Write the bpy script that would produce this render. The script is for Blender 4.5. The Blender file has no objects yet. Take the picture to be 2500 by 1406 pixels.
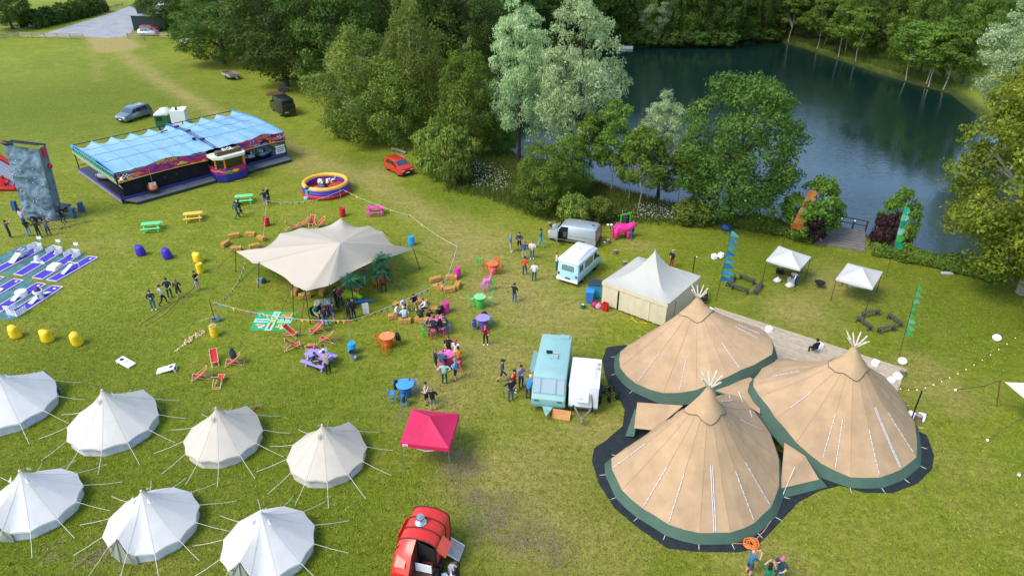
import bpy,bmesh,math,random
import numpy as np
from mathutils import Vector,Matrix
rad=math.radians
random.seed(7)
SC=bpy.context.scene
COL=SC.collection
# ---------------------------------------------------------------- camera
H,TH,F=29.0,rad(30.2),1690.0        # drone height (m), pitch, focal length in photo pixels
cam=bpy.data.cameras.new('camera')
cam.sensor_fit='HORIZONTAL';cam.sensor_width=36.0;cam.lens=36.0*F/2500.0
cam.clip_end=6000.0;cam.clip_start=0.5
cob=bpy.data.objects.new('camera',cam);COL.objects.link(cob)
cob.location=(0,0,H);cob.rotation_euler=(math.pi/2-TH,0,0)
SC.camera=cob
# ---------------------------------------------------------------- sky and sun (thin high cloud, soft sun from the left)
SUN_EL,SUN_AZ=rad(52),rad(240)         # azimuth of the sun, clockwise from +Y
w=bpy.data.worlds.new('World');SC.world=w;w.use_nodes=True
nt=w.node_tree;bg=nt.nodes['Background']
sky=nt.nodes.new('ShaderNodeTexSky');sky.sky_type='NISHITA';sky.sun_disc=False
sky.sun_elevation=SUN_EL;sky.sun_rotation=SUN_AZ
sky.air_density=1.0;sky.dust_density=1.2;sky.ozone_density=1.0;sky.altitude=50
nt.links.new(sky.outputs[0],bg.inputs['Color']);bg.inputs['Strength'].default_value=0.15
sd=bpy.data.lights.new('sun','SUN');sd.energy=1.2;sd.angle=rad(24);sd.color=(1.0,0.92,0.78)
so=bpy.data.objects.new('sun',sd);COL.objects.link(so)
sdir=Vector((math.sin(SUN_AZ)*math.cos(SUN_EL),math.cos(SUN_AZ)*math.cos(SUN_EL),math.sin(SUN_EL)))
so.rotation_euler=sdir.to_track_quat('Z','Y').to_euler();so.location=(0,0,60)
vs=SC.view_settings;vs.view_transform='Standard';vs.look='None';vs.gamma=1.0;vs.exposure=1.2
vs.use_curve_mapping=False
SC.cycles.max_bounces=4;SC.cycles.diffuse_bounces=3;SC.cycles.glossy_bounces=2;SC.cycles.transmission_bounces=3;SC.cycles.transparent_max_bounces=6

# ---------------------------------------------------------------- helpers
def G(px,py,z=0.0):
    """point of the place on the level z seen at photo pixel (px, py)"""
    dv=(py-703)/F
    ry=math.cos(TH)-dv*math.sin(TH);rz=-math.sin(TH)-dv*math.cos(TH)
    t=(z-H)/rz
    return Vector(((px-1250)/F*t,ry*t,z))
def Hof(bx,by,ty):
    """height of a thing that stands at pixel (bx, by) and whose top is seen at pixel row ty"""
    y=G(bx,by).y;dv=(ty-703)/F
    return H+y*(-math.sin(TH)-dv*math.cos(TH))/(math.cos(TH)-dv*math.sin(TH))
def ppm(py):
    """photo pixels per metre across at ground row py"""
    p=G(1250,py);return F/(p.y*math.cos(TH)+H*math.sin(TH))
def lin(h):
    if not isinstance(h,str):return tuple(h)
    h=h.lstrip('#');c=[int(h[i:i+2],16)/255 for i in(0,2,4)]
    return tuple(x/12.92 if x<=.04045 else((x+.055)/1.055)**2.4 for x in c)
MATS={}
def nodes(name):
    m=bpy.data.materials.new(name);m.use_nodes=True
    t=m.node_tree;b=t.nodes['Principled BSDF']
    return m,t,b
def N(t,typ,**kw):
    n=t.nodes.new(typ)
    for k,v in kw.items():setattr(n,k,v)
    return n
def mixc(t,fac,a,b,mode='MIX'):
    n=N(t,'ShaderNodeMix',data_type='RGBA',blend_type=mode)
    for i,v in((0,fac),(6,a),(7,b)):
        if isinstance(v,(int,float)):n.inputs[i].default_value=v
        elif isinstance(v,tuple):n.inputs[i].default_value=(*v[:3],1)
        else:t.links.new(v,n.inputs[i])
    return n.outputs[2]
def ramp(t,src,*stops):
    n=N(t,'ShaderNodeValToRGB');e=n.color_ramp.elements
    while len(e)<len(stops):e.new(.5)
    for i,(p,c)in enumerate(stops):
        e[i].position=p;e[i].color=(c,c,c,1)if isinstance(c,(int,float))else(*c[:3],1)
    t.links.new(src,n.inputs[0]);return n.outputs[0]
def noise(t,co,scale,detail=4,rough=.55,dist=0):
    n=N(t,'ShaderNodeTexNoise');n.inputs['Scale'].default_value=scale;n.inputs['Detail'].default_value=detail
    n.inputs['Roughness'].default_value=rough;n.inputs['Distortion'].default_value=dist
    if co is not None:t.links.new(co,n.inputs['Vector'])
    return n.outputs[0]
def bump(t,b,src,strength,dist=.05):
    n=N(t,'ShaderNodeBump');n.inputs['Strength'].default_value=strength;n.inputs['Distance'].default_value=dist
    t.links.new(src,n.inputs['Height']);t.links.new(n.outputs[0],b.inputs['Normal'])
def M(col,rough=.6,metal=0.0,var=.10,scale=2.0,bmp=0.0,bscale=12.0,emit=None,coat=0.0,trans=0.0):
    """a painted / cloth / metal surface: base colour with grain and wear"""
    key=(str(col),rough,metal,var,scale,bmp,bscale,emit,coat,trans)
    if key in MATS:return MATS[key]
    c=lin(col)
    m,t,b=nodes('surface')
    tc=N(t,'ShaderNodeTexCoord')
    if var>0:
        a=noise(t,tc.outputs['Object'],scale,5,.6)
        r=ramp(t,a,(.3,1-var*1.6),(.7,1+var*.6))
        t.links.new(mixc(t,1.0,c,r,'MULTIPLY'),b.inputs['Base Color'])
    else:b.inputs['Base Color'].default_value=(*c,1)
    b.inputs['Roughness'].default_value=rough;b.inputs['Metallic'].default_value=metal
    b.inputs['Coat Weight'].default_value=coat
    if bmp>0:bump(t,b,noise(t,tc.outputs['Object'],bscale,4,.6),bmp,.03)
    if emit:b.inputs['Emission Color'].default_value=(*c,1);b.inputs['Emission Strength'].default_value=emit
    if trans>0:
        tr=N(t,'ShaderNodeBsdfTranslucent');tr.inputs[0].default_value=(*c,1)
        mx=N(t,'ShaderNodeMixShader');mx.inputs[0].default_value=trans
        t.links.new(b.outputs[0],mx.inputs[1]);t.links.new(tr.outputs[0],mx.inputs[2])
        t.links.new(mx.outputs[0],t.nodes['Material Output'].inputs[0])
    MATS[key]=m;return m
def glass(col='#1c2328',rough=.06):
    key=('glass',col,rough)
    if key not in MATS:
        m,t,b=nodes('glass');b.inputs['Base Color'].default_value=(*lin(col),1)
        b.inputs['Roughness'].default_value=rough;b.inputs['Specular IOR Level'].default_value=.9
        MATS[key]=m
    return MATS[key]

class MB:
    """collects shapes into one mesh; build() links it as one object"""
    def __init__(s):s.v=[];s.f=[];s.m=[];s.k=0
    def mat(s,k):s.k=k;return s
    def add(s,vs,fs):
        o=len(s.v);s.v+=[tuple(p)for p in vs]
        for f in fs:s.f.append(tuple(i+o for i in f));s.m.append(s.k)
        return s
    def box(s,c,d,rz=0,rx=0,ry=0):
        R=Matrix.Rotation(rz,3,'Z')@Matrix.Rotation(ry,3,'Y')@Matrix.Rotation(rx,3,'X');c=Vector(c)
        P=[c+R@Vector((x*d[0]/2,y*d[1]/2,z*d[2]/2))for z in(-1,1)for y in(-1,1)for x in(-1,1)]
        return s.add(P,[(0,2,3,1),(4,5,7,6),(0,1,5,4),(2,6,7,3),(0,4,6,2),(1,3,7,5)])
    def bar(s,a,b,w,h=None,up=(0,0,1)):
        a,b=Vector(a),Vector(b);d=(b-a).normalized();u=Vector(up)
        if abs(d.dot(u))>.99:u=Vector((1,0,0))
        r=d.cross(u).normalized();u=r.cross(d);h=h or w
        P=[p+r*(x*w/2)+u*(y*h/2)for p in(a,b)for x,y in((-1,-1),(1,-1),(1,1),(-1,1))]
        return s.add(P,[(3,2,1,0),(4,5,6,7),(0,1,5,4),(1,2,6,5),(2,3,7,6),(3,0,4,7)])
    def tube(s,pts,r,n=6,caps=True):
        pts=[Vector(p)for p in pts];k=len(pts);rs=r if isinstance(r,(list,tuple))else[r]*k
        o=len(s.v);u=None
        for i,p in enumerate(pts):
            d=(pts[min(i+1,k-1)]-pts[max(i-1,0)])
            d=d.normalized()if d.length>1e-9 else Vector((0,0,1))
            if u is None:u=Vector((1,0,0))if abs(d.x)<.9 else Vector((0,1,0))
            u=(u-d*u.dot(d)).normalized();q=d.cross(u)
            for j in range(n):
                a=2*math.pi*j/n
                s.v.append(tuple(p+(u*math.cos(a)+q*math.sin(a))*rs[i]))
        for i in range(k-1):
            for j in range(n):
                s.f.append((o+i*n+j,o+i*n+(j+1)%n,o+(i+1)*n+(j+1)%n,o+(i+1)*n+j));s.m.append(s.k)
        if caps:
            s.f.append(tuple(o+j for j in range(n))[::-1]);s.m.append(s.k)
            s.f.append(tuple(o+(k-1)*n+j for j in range(n)));s.m.append(s.k)
        return s
    def lathe(s,prof,n=16,c=(0,0,0),sx=1,sy=1,caps=True):
        o=len(s.v)
        for r,z in prof:
            for j in range(n):
                a=2*math.pi*j/n
                s.v.append((c[0]+r*sx*math.cos(a),c[1]+r*sy*math.sin(a),c[2]+z))
        for i in range(len(prof)-1):
            for j in range(n):
                s.f.append((o+i*n+j,o+i*n+(j+1)%n,o+(i+1)*n+(j+1)%n,o+(i+1)*n+j));s.m.append(s.k)
        if caps:
            if prof[0][0]>1e-6:s.f.append(tuple(o+j for j in range(n))[::-1]);s.m.append(s.k)
            if prof[-1][0]>1e-6:s.f.append(tuple(o+(len(prof)-1)*n+j for j in range(n)));s.m.append(s.k)
        return s
    def ell(s,c,r,n=10,k=6,R=None):
        P=[];c=Vector(c)
        for i in range(k+1):
            t=math.pi*i/k
            for j in range(n):
                a=2*math.pi*j/n
                p=Vector((r[0]*math.sin(t)*math.cos(a),r[1]*math.sin(t)*math.sin(a),-r[2]*math.cos(t)))
                P.append(c+(R@p if R else p))
        return s.add(P,[(i*n+j,i*n+(j+1)%n,(i+1)*n+(j+1)%n,(i+1)*n+j)for i in range(k)for j in range(n)])
    def grid(s,rows,closed=False):
        n=len(rows[0]);m=n if closed else n-1
        P=[p for r in rows for p in r]
        return s.add(P,[(i*n+j,i*n+(j+1)%n,(i+1)*n+(j+1)%n,(i+1)*n+j)for i in range(len(rows)-1)for j in range(m)])
    def rings(s,rings,caps=True):
        s.grid(rings,True);n=len(rings[0]);o=len(s.v)-n*len(rings)
        if caps:
            s.f.append(tuple(o+j for j in range(n))[::-1]);s.m.append(s.k)
            s.f.append(tuple(len(s.v)-n+j for j in range(n)));s.m.append(s.k)
        return s
    def prism(s,poly,z0,z1):
        n=len(poly);P=[(x,y,z0)for x,y in poly]+[(x,y,z1)for x,y in poly]
        return s.add(P,[tuple(range(n))[::-1],tuple(range(n,2*n))]+[(i,(i+1)%n,n+(i+1)%n,n+i)for i in range(n)])
    def slab(s,pts,t):
        """thin plate over a 3-D outline, t thick along its normal"""
        P=[Vector(p)for p in pts];nn=(P[1]-P[0]).cross(P[2]-P[0]).normalized()*t;n=len(P)
        return s.add(P+[p+nn for p in P],[tuple(range(n))[::-1],tuple(range(n,2*n))]+[(i,(i+1)%n,n+(i+1)%n,n+i)for i in range(n)])
    def vbody(s,prof,hw,r=.06):
        """vehicle shell: side outline (x, z) swept across, hw(z) half width, rounded shoulders"""
        n=len(prof);cx=sum(p[0]for p in prof)/n;cz=sum(p[1]for p in prof)/n
        def inset(p,q):return(cx+(p[0]-cx)*q,cz+(p[1]-cz)*q)
        L=max(p[0]for p in prof)-min(p[0]for p in prof);hgt=max(p[1]for p in prof)-min(p[1]for p in prof)
        def sh(p,d):return(p[0]-d*(p[0]-cx)/(L/2),p[1]-d*(p[1]-cz)/(hgt/2))
        rs=[]
        for sg,d,e in((-1,r,0),(-1,r*.3,r*.3),(-1,0,r),(1,0,r),(1,r*.3,r*.3),(1,r,0)):
            rs.append([(sh(p,d)[0],sg*(hw(p[1])-e),sh(p,d)[1])for p in prof])
        return s.rings(rs)
    def side(s,poly,hw,off=.006,th=.02):
        """a plate lying on both... one side (sign in off) of a shell"""
        sg=1 if off>0 else-1
        P=[(x,sg*(hw(z)-th)+off,z)for x,z in poly];Q=[(x,sg*hw(z)+off,z)for x,z in poly];n=len(poly)
        return s.add(P+Q,[tuple(range(n))[::-1],tuple(range(n,2*n))]+[(i,(i+1)%n,n+(i+1)%n,n+i)for i in range(n)])
    def mesh(s,name,mats,smooth=35):
        me=bpy.data.meshes.new(name);me.from_pydata(s.v,[],s.f);me.validate()
        for m in(mats if isinstance(mats,(list,tuple))else[mats]):me.materials.append(m)
        if isinstance(mats,(list,tuple))and len(mats)>1 and len(me.polygons)==len(s.m):me.polygons.foreach_set('material_index',s.m)
        if smooth:
            me.polygons.foreach_set('use_smooth',[True]*len(me.polygons));me.set_sharp_from_angle(angle=rad(smooth))
        me.update();return me
    def build(s,name,mats,parent=None,smooth=35,loc=None,rz=0):
        return link(name,s.mesh(name,mats,smooth),parent,loc,rz)
def link(name,me,parent=None,loc=None,rz=0):
    o=bpy.data.objects.new(name,me);COL.objects.link(o)
    if parent:o.parent=parent
    if loc is not None:o.location=loc
    if rz:o.rotation_euler.z=rz
    return o
def tag(o,label,cat,group=None):
    o['label']=label;o['category']=cat
    if group:o['group']=group
    return o
def thing(name,label,cat,loc,rz=0,group=None,s=1.0):
    o=bpy.data.objects.new(name,None);COL.objects.link(o);o.empty_display_size=.2
    o.location=loc;o.rotation_euler.z=rz
    if s!=1.0:o.scale=(s,s,s)
    return tag(o,label,cat,group)
def struct(o,kind='structure'):o['kind']=kind;return o
KIDS={}
def copy_thing(src,label,loc,rz=0,s=None):
    def cp(o,par):
        c=o.copy();COL.objects.link(c);c.parent=par
        for ch in[k for k in o.children]:cp(ch,c)
        return c
    c=cp(src,None);c['label']=label;c.location=loc;c.rotation_euler.z=rz
    if s is not None:c.scale=(s,s,s)if isinstance(s,(int,float))else s
    return c
def recolour(root,m,names):
    """give the named parts of a copied thing another paint (mesh data stays shared)"""
    for o in root.children_recursive:
        if o.type=='MESH' and o.name.split('.')[0]in names:
            o.material_slots[0].link='OBJECT';o.material_slots[0].material=m
def catenary(a,b,sag,n=16):
    a,b=Vector(a),Vector(b)
    return[a.lerp(b,i/n)-Vector((0,0,sag*4*(i/n)*(1-i/n)))for i in range(n+1)]
def heading(a,b):
    """rz that turns local +X from pixel-ground point a to b"""
    d=Vector(b)-Vector(a);return math.atan2(d.y,d.x)
# ================================================================ ground, lake, road
LAKE_PX=[(1500,113),(1640,110),(1760,107),(1830,95),(1882,93),(1960,112),(2050,142),(2150,175),(2240,202),(2320,222),
           (2420,300),(2520,420),(2620,600),(2600,700),(2440,655),(2330,630),(2250,604),(2180,585),(2110,562),(2000,545),(1870,535),
           (1740,522),(1640,492),(1500,455),(1430,432),(1330,402),(1262,378),(1225,350),(1190,300),(1180,220),(1250,150),(1370,118)]
LAKE=np.array([G(x,y)[:2]for x,y in LAKE_PX])
def poly_sd(P,X,Y):
    """distance to the outline, positive inside"""
    d=np.full(X.shape,1e9);ins=np.zeros(X.shape,bool);n=len(P)
    for i in range(n):
        a,b=P[i],P[(i+1)%n];e=b-a
        t=np.clip(((X-a[0])*e[0]+(Y-a[1])*e[1])/(e@e),0,1)
        d=np.minimum(d,np.hypot(X-a[0]-t*e[0],Y-a[1]-t*e[1]))
        c=(a[1]>Y)!=(b[1]>Y)
        with np.errstate(divide='ignore',invalid='ignore'):
            ins^=c&(X<e[0]*(Y-a[1])/(e[1]if e[1]else 1e-12)+a[0])
    return np.where(ins,d,-d)
def line_d(pts,X,Y):
    d=np.full(X.shape,1e9)
    for a,b in zip(pts[:-1],pts[1:]):
        a,b=np.array(a[:2]),np.array(b[:2]);e=b-a
        t=np.clip(((X-a[0])*e[0]+(Y-a[1])*e[1])/max(e@e,1e-9),0,1)
        d=np.minimum(d,np.hypot(X-a[0]-t*e[0],Y-a[1]-t*e[1]))
    return d
WATER_Z=-0.45
xs=np.concatenate([[-4000,-1200,-500,-260,-190],np.arange(-150,111,1.0),[125,150,200,300,600,1500,4000]])
ys=np.concatenate([[-1500,-300,-60,-10,4],np.arange(10,181,1.0),[184,190,200,215,235,270,330,450,800,2000,5000]])
X,Y=np.meshgrid(xs,ys)
sdl=poly_sd(LAKE,X,Y)
t_=np.clip((sdl+.9)/2.6,0,1)
Z=-1.6*t_*t_*(3-2*t_)
nx,ny=len(xs),len(ys)
me=bpy.data.meshes.new('ground')
V=np.stack([X,Y,Z],-1).reshape(-1,3)
idx=np.arange(nx*ny).reshape(ny,nx)
FQ=np.stack([idx[:-1,:-1],idx[:-1,1:],idx[1:,1:],idx[1:,:-1]],-1).reshape(-1,4)
def fast_mesh(me,V,Q):
    k=Q.shape[1]
    me.vertices.add(len(V));me.vertices.foreach_set('co',np.ascontiguousarray(V,np.float32).ravel())
    me.loops.add(Q.size);me.loops.foreach_set('vertex_index',np.ascontiguousarray(Q,np.int32).ravel())
    me.polygons.add(len(Q));me.polygons.foreach_set('loop_start',np.arange(0,Q.size,k,dtype=np.int32))
    me.update(calc_edges=True)
def fattr(me,name,a):
    at=me.attributes.new(name,'FLOAT','POINT');at.data.foreach_set('value',np.ascontiguousarray(a,np.float32).ravel())
fast_mesh(me,V,FQ)
me.polygons.foreach_set('use_smooth',[True]*len(me.polygons))
def band(pts,w,soft):
    d=line_d([G(*p)for p in pts],X,Y);return np.clip(1-(d-w)/soft,0,1)
def spots(lst):
    a=np.zeros(X.shape)
    for px,py,r in lst:
        g=G(px,py);a=np.maximum(a,np.clip(1.25-np.hypot(X-g.x,Y-g.y)/r,0,1))
    return np.clip(a,0,1)
track=np.maximum(band([(262,88),(300,130),(370,185),(470,245),(540,285),(720,365),(860,430),(980,485),(1080,545),(1190,620),(1290,720)],.5,3.2)*.62,
                   band([(262,88),(285,118)],2.5,4))
track=np.maximum(track,band([(262,95),(235,130),(240,200)],.3,1.6)*.4)
wear=np.maximum(track,spots([(1240,700,9),(1150,600,7),(1330,760,7),(1110,560,5),(1215,880,6),(1280,1180,7),(1330,1300,6),(1420,1050,3.5),
        (1500,1040,2.2),(1560,600,2.2),(1870,1380,4),(2300,960,3.5),(2250,900,3),(1450,1340,4.5),(1100,960,5),(900,430,5),(760,400,5),(2040,690,5),(1950,760,5)])*.62)
wear=np.maximum(wear,spots([(2080,1380,7),(1990,1260,4),(2350,1180,6),(200,620,6),(380,1380,6),(120,560,5)])*.35)
dirt=spots([(1090,1110,2.0),(1130,1150,2.4),(1065,1080,1.6),(1160,1230,1.8),(1230,1250,2.4),(1190,1290,2.2),(1290,1310,2.4),(1360,1345,2.0),
              (985,1020,1.2),(275,1335,1.4),(210,1365,1.2),(120,1350,1.2),(1420,1045,1.1),(1245,400,.1)])
dirt=np.maximum(dirt,band([(1130,380),(1180,390),(1230,408),(1262,428)],.5,1.0))
lush=np.clip(spots([(100,1200,13),(330,1250,12),(560,1300,12),(650,1130,10),(160,900,8),(1420,1250,5),(780,1330,9),(150,250,26),(330,250,18),(900,400,6),(1150,470,8),(1900,620,10),(2350,750,12)]),0,1)
fattr(me,'wear',wear);fattr(me,'dirt',dirt);fattr(me,'lush',lush)
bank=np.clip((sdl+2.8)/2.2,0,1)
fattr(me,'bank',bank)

gm,t,b=nodes('grass_ground')
geo=N(t,'ShaderNodeNewGeometry');P=geo.outputs['Position']
def at(name):return N(t,'ShaderNodeAttribute',attribute_name=name).outputs['Fac']
def math_(op,a,b_,clamp=False):
    n=N(t,'ShaderNodeMath',operation=op,use_clamp=clamp)
    for i,v in enumerate((a,b_)):
        if isinstance(v,(int,float)):n.inputs[i].default_value=v
        else:t.links.new(v,n.inputs[i])
    return n.outputs[0]
n1=noise(t,P,.07,5,.6);n2=noise(t,P,.45,5,.65,.4);n3=noise(t,P,2.6,6,.7,.3);n4=noise(t,P,19,4,.8)
mp=N(t,'ShaderNodeMapping');mp.inputs['Rotation'].default_value=(0,0,rad(28));mp.inputs['Scale'].default_value=(.25,1.6,1)
t.links.new(P,mp.inputs[0]);n5=noise(t,mp.outputs[0],1.3,5,.7)
g1,g2,g3=(.228,.270,.017),(.165,.220,.010),(.345,.322,.050)
c=mixc(t,ramp(t,n1,(.35,0.0),(.68,1.0)),g1,g2)
c=mixc(t,math_('MULTIPLY',ramp(t,n2,(.42,0.0),(.72,1.0)),.62),c,g3)
c=mixc(t,math_('MULTIPLY',at('lush'),.72),c,(.128,.175,.006))
wv=math_('MULTIPLY',math_('ADD',at('wear'),math_('MULTIPLY',math_('SUBTRACT',n2,.5),.9)),math_('MULTIPLY',at('wear'),1.9),True)
c=mixc(t,wv,c,(.385,.310,.095))
dn=math_('ADD',math_('MULTIPLY',n3,.9),math_('MULTIPLY',n2,.6))
dv_=math_('MULTIPLY',math_('SUBTRACT',math_('ADD',math_('MULTIPLY',at('dirt'),.5),dn),1.02),3.0,True)
c=mixc(t,math_('MULTIPLY',math_('MULTIPLY',dv_,at('dirt')),1.3,True),c,(.215,.165,.105))
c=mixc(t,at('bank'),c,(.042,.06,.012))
c=mixc(t,1.0,c,ramp(t,n3,(.3,.66),(.7,1.28)),'MULTIPLY')
c=mixc(t,1.0,c,ramp(t,n4,(.28,.62),(.72,1.36)),'MULTIPLY')
c=mixc(t,1.0,c,ramp(t,n5,(.3,.86),(.7,1.12)),'MULTIPLY')
t.links.new(c,b.inputs['Base Color']);b.inputs['Roughness'].default_value=.85;b.inputs['Specular IOR Level'].default_value=.2
bump(t,b,math_('ADD',math_('MULTIPLY',n4,.5),n3),.9,.16)
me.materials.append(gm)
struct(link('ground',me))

# lake surface
wm,t,b=nodes('lake_water')
b.inputs['Base Color'].default_value=(.004,.019,.016,1);b.inputs['Roughness'].default_value=.04;b.inputs['IOR'].default_value=1.75
geo=N(t,'ShaderNodeNewGeometry');mp=N(t,'ShaderNodeMapping');mp.inputs['Rotation'].default_value=(0,0,rad(-18));mp.inputs['Scale'].default_value=(.8,2.0,1)
t.links.new(geo.outputs['Position'],mp.inputs[0])
wn=noise(t,mp.outputs[0],1.7,3,.6,.3)
amp=ramp(t,noise(t,geo.outputs['Position'],.045,2,.5),(.42,.25),(.62,1.0))
hm=N(t,'ShaderNodeMath',operation='MULTIPLY');t.links.new(wn,hm.inputs[0]);t.links.new(amp,hm.inputs[1])
bump(t,b,hm.outputs[0],.35,.10)
big=LAKE.mean(0)+(LAKE-LAKE.mean(0))*1.03
struct(MB().add([(x,y,WATER_Z)for x,y in big],[tuple(range(len(big)))]).build('lake',wm,smooth=0))

# gravel road behind the field
rm,t,b=nodes('gravel_road')
geo=N(t,'ShaderNodeNewGeometry');n1=noise(t,geo.outputs['Position'],.35,6,.7);n2=noise(t,geo.outputs['Position'],5,5,.7)
c=mixc(t,ramp(t,n1,(.35,0),(.7,1)),(.27,.28,.30),(.40,.40,.41));c=mixc(t,1.0,c,ramp(t,n2,(.3,.8),(.7,1.15)),'MULTIPLY')
t.links.new(c,b.inputs['Base Color']);b.inputs['Roughness'].default_value=.9;bump(t,b,n2,.6,.05)
road_px=[(85,91),(200,89),(262,94),(300,91),(318,84),(330,60),(372,34),(404,4),(418,-8),(352,-8),(330,12),(262,36),(190,58),(130,76)]
struct(MB().prism([G(*p)[:2]for p in road_px],-.2,.02).build('road',rm,smooth=0))
# ================================================================ trees
def leaf_mat(name,c1,c2,c3,trans=.28,rough=.55):
    m,t,b=nodes(name)
    a=N(t,'ShaderNodeAttribute',attribute_name='tint').outputs['Fac']
    oi=N(t,'ShaderNodeObjectInfo')
    c=mixc(t,ramp(t,a,(.15,0),(.85,1)),c1,c2)
    c=mixc(t,ramp(t,a,(.86,0),(1,1)),c,c3)
    hs=N(t,'ShaderNodeHueSaturation')
    mr=N(t,'ShaderNodeMapRange');mr.inputs[3].default_value=.72;mr.inputs[4].default_value=1.2;t.links.new(oi.outputs['Random'],mr.inputs[0])
    t.links.new(mr.outputs[0],hs.inputs['Value'])
    mh=N(t,'ShaderNodeMapRange');mh.inputs[3].default_value=.485;mh.inputs[4].default_value=.515;t.links.new(oi.outputs['Random'],mh.inputs[0])
    t.links.new(mh.outputs[0],hs.inputs['Hue'])
    t.links.new(c,hs.inputs['Color']);t.links.new(hs.outputs[0],b.inputs['Base Color'])
    b.inputs['Roughness'].default_value=rough;b.inputs['Specular IOR Level'].default_value=.25
    tr=N(t,'ShaderNodeBsdfTranslucent');t.links.new(hs.outputs[0],tr.inputs[0])
    mx=N(t,'ShaderNodeMixShader');mx.inputs[0].default_value=trans
    t.links.new(b.outputs[0],mx.inputs[1]);t.links.new(tr.outputs[0],mx.inputs[2]);t.links.new(mx.outputs[0],t.nodes['Material Output'].inputs[0])
    return m
LM={'oak':leaf_mat('oak_leaf',(0.060,0.118,0.017),(0.124,0.207,0.030),(0.262,0.303,0.042),.4),
      'lime':leaf_mat('lime_leaf',(0.108,0.200,0.023),(0.200,0.315,0.037),(0.358,0.415,0.057),.4),
      'birch':leaf_mat('birch_leaf',(0.143,0.208,0.031),(0.247,0.307,0.045),(0.404,0.414,0.069),.4),
      'silver':leaf_mat('silver_leaf',(0.277,0.378,0.155),(0.488,0.593,0.277),(0.620,0.620,0.516),.35),
      'poplar':leaf_mat('poplar_leaf',(0.160,0.234,0.020),(0.292,0.356,0.032),(0.503,0.520,0.056),.4),
      'purple':leaf_mat('purple_leaf',(.030,.012,.016),(.075,.030,.036),(.14,.07,.06)),
      'palm':leaf_mat('palm_leaf',(.022,.11,.05),(.05,.19,.085),(.10,.26,.12))}
BARK=M('#5a5245',.9,var=.3,scale=6);PALE=M('#a8a294',.85,var=.3,scale=5);DARKBARK=M('#3a342b',.9,var=.3,scale=6)
rng=np.random.default_rng(5)
def leaves(pos,nrm,size,seed,clump_tint=None,asp=.62):
    r=np.random.default_rng(seed);n=len(pos)
    nn=nrm+r.normal(0,.55,(n,3));nn/=np.linalg.norm(nn,axis=1)[:,None]
    u=np.cross(nn,r.normal(0,1,(n,3)));u/=np.linalg.norm(u,axis=1)[:,None];v=np.cross(nn,u)
    sz=(size*r.uniform(.6,1.45,n))[:,None]
    a,b_=u*sz,v*sz*asp
    Vv=np.stack([pos-a,pos-b_*.9+nn*sz*.12,pos+a,pos+b_*.9+nn*sz*.12],1).reshape(-1,3)
    Q=np.arange(4*n).reshape(n,4)
    tint=np.clip(r.normal(.5,.2,n)+(clump_tint if clump_tint is not None else 0),0,1)
    return Vv,Q,np.repeat(tint,4)
def crown_mesh(name,mat,parts):
    me=bpy.data.meshes.new(name);off=0;Vs,Qs,Ts=[],[],[]
    for V_,Q_,T_ in parts:Vs.append(V_);Qs.append(Q_+off);Ts.append(T_);off+=len(V_)
    fast_mesh(me,np.concatenate(Vs),np.concatenate(Qs));fattr(me,'tint',np.concatenate(Ts));me.materials.append(mat)
    return me
def clump_crown(seed,nclump,zc,rx,rz_,n,leaf,cr=(.24,.4),shell=.72,droop=0.0,cone=0.0,low=-.75):
    """clumps spread through an egg-shaped crown, leaves over the outside of every clump"""
    r=np.random.default_rng(seed);C=[];R_=[]
    k=0
    while len(C)<nclump and k<4000:
        k+=1
        d=r.normal(0,1,3);d/=np.linalg.norm(d)
        if d[2]<low:continue
        q=shell+(1-shell)*r.random()if r.random()<.85 else r.random()*shell
        s_=1-cone*max(0,d[2]*q)
        p=np.array([d[0]*rx*q*s_,d[1]*rx*q*s_,zc+d[2]*rz_*q])
        rr=rx*r.uniform(*cr)*(1-.35*cone*max(0,d[2]))
        if any(np.linalg.norm(p-c_)<.5*(rr+r_)*.9 for c_,r_ in zip(C,R_)):continue
        C.append(p);R_.append(rr)
    C,R_=np.array(C),np.array(R_)
    w_=R_**2;cnt=np.maximum(8,(n*w_/w_.sum()).astype(int));pos=[];nr=[];ct=[]
    cen=np.array([0,0,zc-rz_*.2])
    for c_,r_,m_ in zip(C,R_,cnt):
        d=r.normal(0,1,(m_,3));d/=np.linalg.norm(d,axis=1)[:,None]
        o=(c_-cen);o/=(np.linalg.norm(o)+1e-6);d=d+o*.55+np.array([0,0,.25]);d/=np.linalg.norm(d,axis=1)[:,None]
        lump=1+.28*np.sin(d[:,0]*5+c_[0]*3)*np.sin(d[:,1]*6+c_[1])+.2*np.sin(d[:,2]*7+c_[2]*2)
        q=r_*lump*r.uniform(.55,1.12,m_)**.6
        p=c_+d*q[:,None]*np.array([1.1,1.1,.85])
        if droop:p[:,2]-=droop*(r.random(m_)**2)*r_*1.6
        pos.append(p);nr.append(d);ct.append(np.full(m_,r.normal(0,.13)))
    return C,R_,leaves(np.concatenate(pos),np.concatenate(nr),leaf,seed+1,np.concatenate(ct))
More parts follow.
